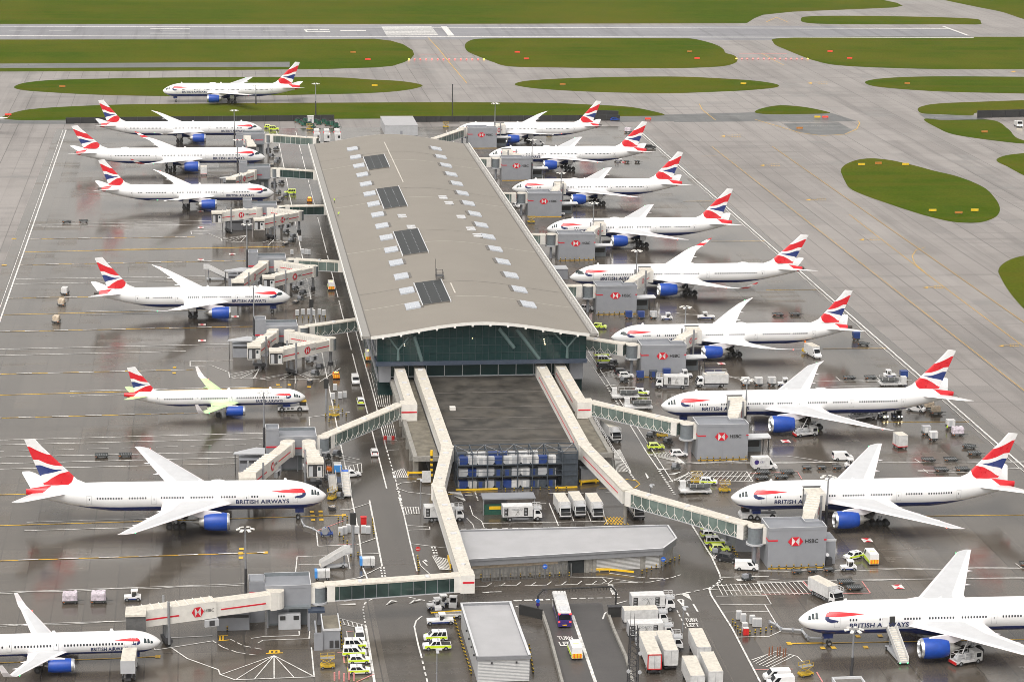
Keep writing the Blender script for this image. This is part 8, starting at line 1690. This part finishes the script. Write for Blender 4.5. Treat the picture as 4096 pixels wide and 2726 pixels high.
def wall(label, w_, pts, h, th=.35, m='concrete_wall', name='ramp_wall'):
    P = [q(w_, *a) for a in pts]; t = thing(name, label, 'wall', P[0]); mb = MB()
    for a, b_ in zip(P, P[1:]): d = b_-a; mb.obox((a+b_)/2-P[0]+Vector((0, 0, h/2)), (d.length+.1, th, h), math.atan2(d.y, d.x), m)
    part(mb, 'panel', t)
wall('dark wall along the left side of the ramp', 'k', [(1378, 775), (1420, 900), (1515, 1260)], 1.0, .5); wall('dark hoarding between the plant building and the ramp', 'k', [(1225, 765), (1375, 800)], 2.0, .3, 'black_matt', 'hoarding'); wall('low kerb wall along the right side of the ramp', 'k', [(1820, 765), (1860, 880), (1940, 1060), (1990, 1240)], .6, .5); t = thing('control_cabinet', 'black cabinet at the right foot of the gantry', 'cabinet', q('k', 1862, 780)); mb = MB(); mb.box(-1.2, 1.2, -.5, .5, 0, 2.0, 'black_matt'); mb.box(-1.3, 1.3, -.6, .6, 2.0, 2.15, 'dark_metal'); part(mb, 'body', t)
b_ = q('k', 1985, 1285); h = onY(1350+1985*S, 2000+850*S, b_.y).z; t = thing('lattice_mast', 'dark lattice mast with dishes in front of the trailers at the bottom', 'mast', b_); mb = MB(); w2 = .85
for sx in (-1, 1):
    for sy in (-1, 1): mb.cyl((sx*w2, sy*w2, 0), (sx*w2*.8, sy*w2*.8, h), .09, 'dark_metal', n=6)
n_ = int(h/1.1)
for i in range(n_):
    z = h*i/n_; z2 = h*(i+1)/n_; a = w2*(1-.2*i/n_); 
    for sx, sy, ex, ey in ((-1, -1, 1, -1), (1, -1, 1, 1), (1, 1, -1, 1), (-1, 1, -1, -1)): mb.cyl((sx*a, sy*a, z), (ex*a, ey*a, z2), .05, 'dark_metal', n=5); mb.cyl((sx*a, sy*a, z), (ex*a, ey*a, z), .04, 'dark_metal', n=5)
part(mb, 'lattice', t)
for z, s_ in ((h*.35, -1), (h*.33, 1), (h*.62, 1)): mb = MB(); mb.cyl((s_*1.0, -.9, z), (s_*1.0, -1.1, z), .35, 'grey_light', n=14); part(mb, 'dish', t)
mb = MB(); mb.cyl((0, 0, h), (0, 0, h+2.5), .05, 'dark_metal'); mb.cyl((-.7, 0, h), (-.7, 0, h+3.2), .04, 'dark_metal'); part(mb, 'whip_antenna', t)
wall('slatted dark fence running left of the right hand ramp kerb', 'k', [(1800, 830), (1960, 1240)], .01) if 0 else None
# hall side rails and yellow guards
for lab, w_, a, b_ in (('yellow bumper rail at the left front of the hall', 'h', (475, 1012), (620, 1008)), ('yellow bumper rail at the right foot of the rack', 'h', (1640, 1075), (1740, 1060)), ('yellow rail under the cream walkway at the mesh fence', 'k', (745, 400), (760, 460))):
    A, B_ = q(w_, *a), q(w_, *b_); t = thing('bumper_rail', lab, 'barrier', A); d = B_-A; mb = MB(); mb.obox(d/2+Vector((0, 0, .7)), (d.length, .3, .4), math.atan2(d.y, d.x), 'yellow_plastic'); part(mb, 'rail', t)
    for i in (0, 1): mb = MB(); p_ = d*i; mb.box(p_.x-.15, p_.x+.15, p_.y-.15, p_.y+.15, 0, 1.0, 'yellow_plastic'); part(mb, 'post', t)
t = thing('striped_hoist', 'upright yellow and black hoist by the bent cream walkway', 'hoist', q('h', 632, 1030)); mb = MB()
for i in range(9): mb.box(-.25, .25, -.25, .25, i*.6, i*.6+.6, 'yellow_plastic' if i % 2 else 'black_matt')
mb.cyl((0, 0, 5.4), (0, 0, 6.6), .35, 'yellow_plastic'); part(mb, 'column', t)
t = thing('notice_board', 'white notice board left of the bent cream walkway', 'board', q('h', 598, 1070)); mb = MB(); mb.box(-1.0, 1.0, -.08, .08, .5, 3.2, 'uld_white'); part(mb, 'panel', t)
t = thing('steel_railing', 'white steel railing along the right edge of the hall', 'railing', q('h', 1760, 690)); mb = MB(); A = Vector((92.4, 509.5, 0)); B_ = Vector((92.4, 577, 0)); t.location = A
for i in range(29): mb.box(-.04, .04, i*2.4-.04, i*2.4+.04, 0, 5.2, 'uld_white')
for z in (4.6, 5.15): mb.box(-.04, .04, 0, 67.5, z, z+.07, 'uld_white')
part(mb, 'rail', t)
# dark blast fences at the head of the stands
def blast(w_, a, b_, label, h=2.6):
    A, B_ = q(w_, *a), q(w_, *b_); t = thing('blast_fence', label, 'fence', A); d = B_-A; mb = MB(); rz = math.atan2(d.y, d.x); mb.obox(d/2+Vector((0, 0, h/2)), (d.length, .25, h), rz, 'black_matt', 'dark_metal'); part(mb, 'panel', t)
    for i in range(int(d.length/6)): p_ = d*(i/(int(d.length/6))); mb = MB(); mb.obox(p_+Vector((0, -.3, h/2)), (.2, .4, h), rz, 'dark_metal'); part(mb, 'stay', t)
blast('a', (445, 832), (2250, 812), 'long dark blast fence behind the left row'); blast('b', (500, 822), (1900, 812), 'long dark blast fence behind the right row'); blast('b', (1740, 800), (1890, 806), 'short dark fence wing right of the farthest tail', 4.0); blast('c', (2040, 795), (2420, 785), 'dark blast fence at the right edge of the field', 3.5)
t = thing('site_truck', 'white lorry with lit headlamps beyond the dark fence at the right edge', 'truck', q('c', 2315, 855), math.radians(265)); mb = MB(); mb.box(-3, 3, -1.2, 1.2, .8, 2.6, 'uld_white'); mb.box(1.4, 3, -1.2, 1.2, 2.6, 3.2, 'uld_white'); mb.box(3.0, 3.03, -1, 1, 1.9, 2.9, 'car_glass'); part(mb, 'body', t); wheels(t, (-2, 2), 1, .5)
for s_ in (-1, 1): mb = MB(); mb.box(3.0, 3.08, s_*.8-.3, s_*.8+.3, .9, 1.4, 'head_lamp'); part(mb, 'headlight', t)
# people
k = NT('worker_clothing'); b = k.b; sx = k.n('ShaderNodeSeparateXYZ'); k.l(k.coord(), sx.inputs[0]); Z = sx.outputs[2]; c = k.mix(k.math('GREATER_THAN', Z, .86), (.03, .035, .05), (.55, .80, .05)); c = k.mix(k.math('GREATER_THAN', Z, 1.5), c, (.45, .28, .2)); c = k.mix(k.math('GREATER_THAN', Z, 1.69), c, (.65, .75, .1)); c = k.mix(k.math('LESS_THAN', Z, .09), c, (.02, .02, .02)); k.l(c, b.inputs['Base Color']); b.inputs['Roughness'].default_value = .6; MATS['worker_clothing'] = k.m
def person(loc, rz, label, pose='stand'):
    V = [(0, 0, .95), (0, 0, 1.2), (0, 0, 1.42), (0, 0, 1.53), (.03, 0, 1.66), (.02, .10, .92), (.05, .12, .5), (0, .12, .08), (.14, .12, .04), (.02, -.10, .92), (-.03, -.12, .5), (-.06, -.12, .08), (.08, -.12, .04), (0, .2, 1.42), (.03, .27, 1.15), (.15, .27, .95), (.24, .26, .88), (0, -.2, 1.42), (.05, -.28, 1.15), (.2, -.27, 1.0), (.29, -.25, .96)]
    E_ = [(0, 1), (1, 2), (2, 3), (3, 4), (0, 5), (5, 6), (6, 7), (7, 8), (0, 9), (9, 10), (10, 11), (11, 12), (2, 13), (13, 14), (14, 15), (15, 16), (2, 17), (17, 18), (18, 19), (19, 20)]
    Rr = [.16, .16, .17, .07, .11, .11, .08, .06, .05, .11, .08, .06, .05, .09, .06, .05, .045, .09, .06, .05, .045]
    if pose == 'bend': V = [v if i in (0, 5, 6, 7, 8, 9, 10, 11, 12) else (v[0]+(v[2]-.95)*.7, v[1], .95+(v[2]-.95)*.72) for i, v in enumerate(V)]
    me = bpy.data.meshes.new('person'); me.from_pydata(V, E_, []); me.materials.append(MATS['worker_clothing']); o = bpy.data.objects.new('person', me); col.objects.link(o); md = o.modifiers.new('skin', 'SKIN'); me.skin_vertices[0].data[0].use_root = True
    for i, r_ in enumerate(Rr): me.skin_vertices[0].data[i].radius = (r_, r_*.85 if i < 3 else r_)
    s_ = o.modifiers.new('smooth', 'SUBSURF'); s_.levels = 1; s_.render_levels = 1
    o.location = loc; o.rotation_euler.z = rz; tag(o, label, 'person', 'workers in high visibility clothing')
person(q('i', 965, 742), 1.0, 'worker in yellow clothing standing at the fuel dispenser by the longest airliner'); person(q('i', 1838, 712), 3.0, 'worker in yellow clothing standing between a white container and the pink cargo'); person(q('l', 2046, 1085), 1.2, 'worker in yellow clothing at the fuel dispenser by the airliner with stairs'); person(q('e', 1762, 1124), -1.5, 'worker in orange toned clothing behind the yellow car at the roof corner')
for (px, py), lab, ps in (((1337, 812), 'worker in yellow clothing on the roof edge, farther of two', 'stand'), ((1352, 866), 'worker in yellow clothing crouching on the roof edge, nearer of two', 'bend')): person(G(px, py, 17.1), .5, lab, ps)
# haze of the rainy air is added last, around everything but the sky
mb = MB(); mb.box(-3050, 3550, -850, 6050, -2, 175, 'dark_metal'); hz = mb.build('haze'); hz['kind'] = 'stuff'; hz.data.materials.clear()
hm = bpy.data.materials.new('haze_air'); hm.use_nodes = True; hn = hm.node_tree; hn.nodes.clear(); ho = hn.nodes.new('ShaderNodeOutputMaterial'); hv = hn.nodes.new('ShaderNodeVolumePrincipled'); hv.inputs['Color'].default_value = (.9, .92, .95, 1); hv.inputs['Density'].default_value = HAZE; hn.links.new(hv.outputs[0], ho.inputs['Volume']); hz.data.materials.append(hm)
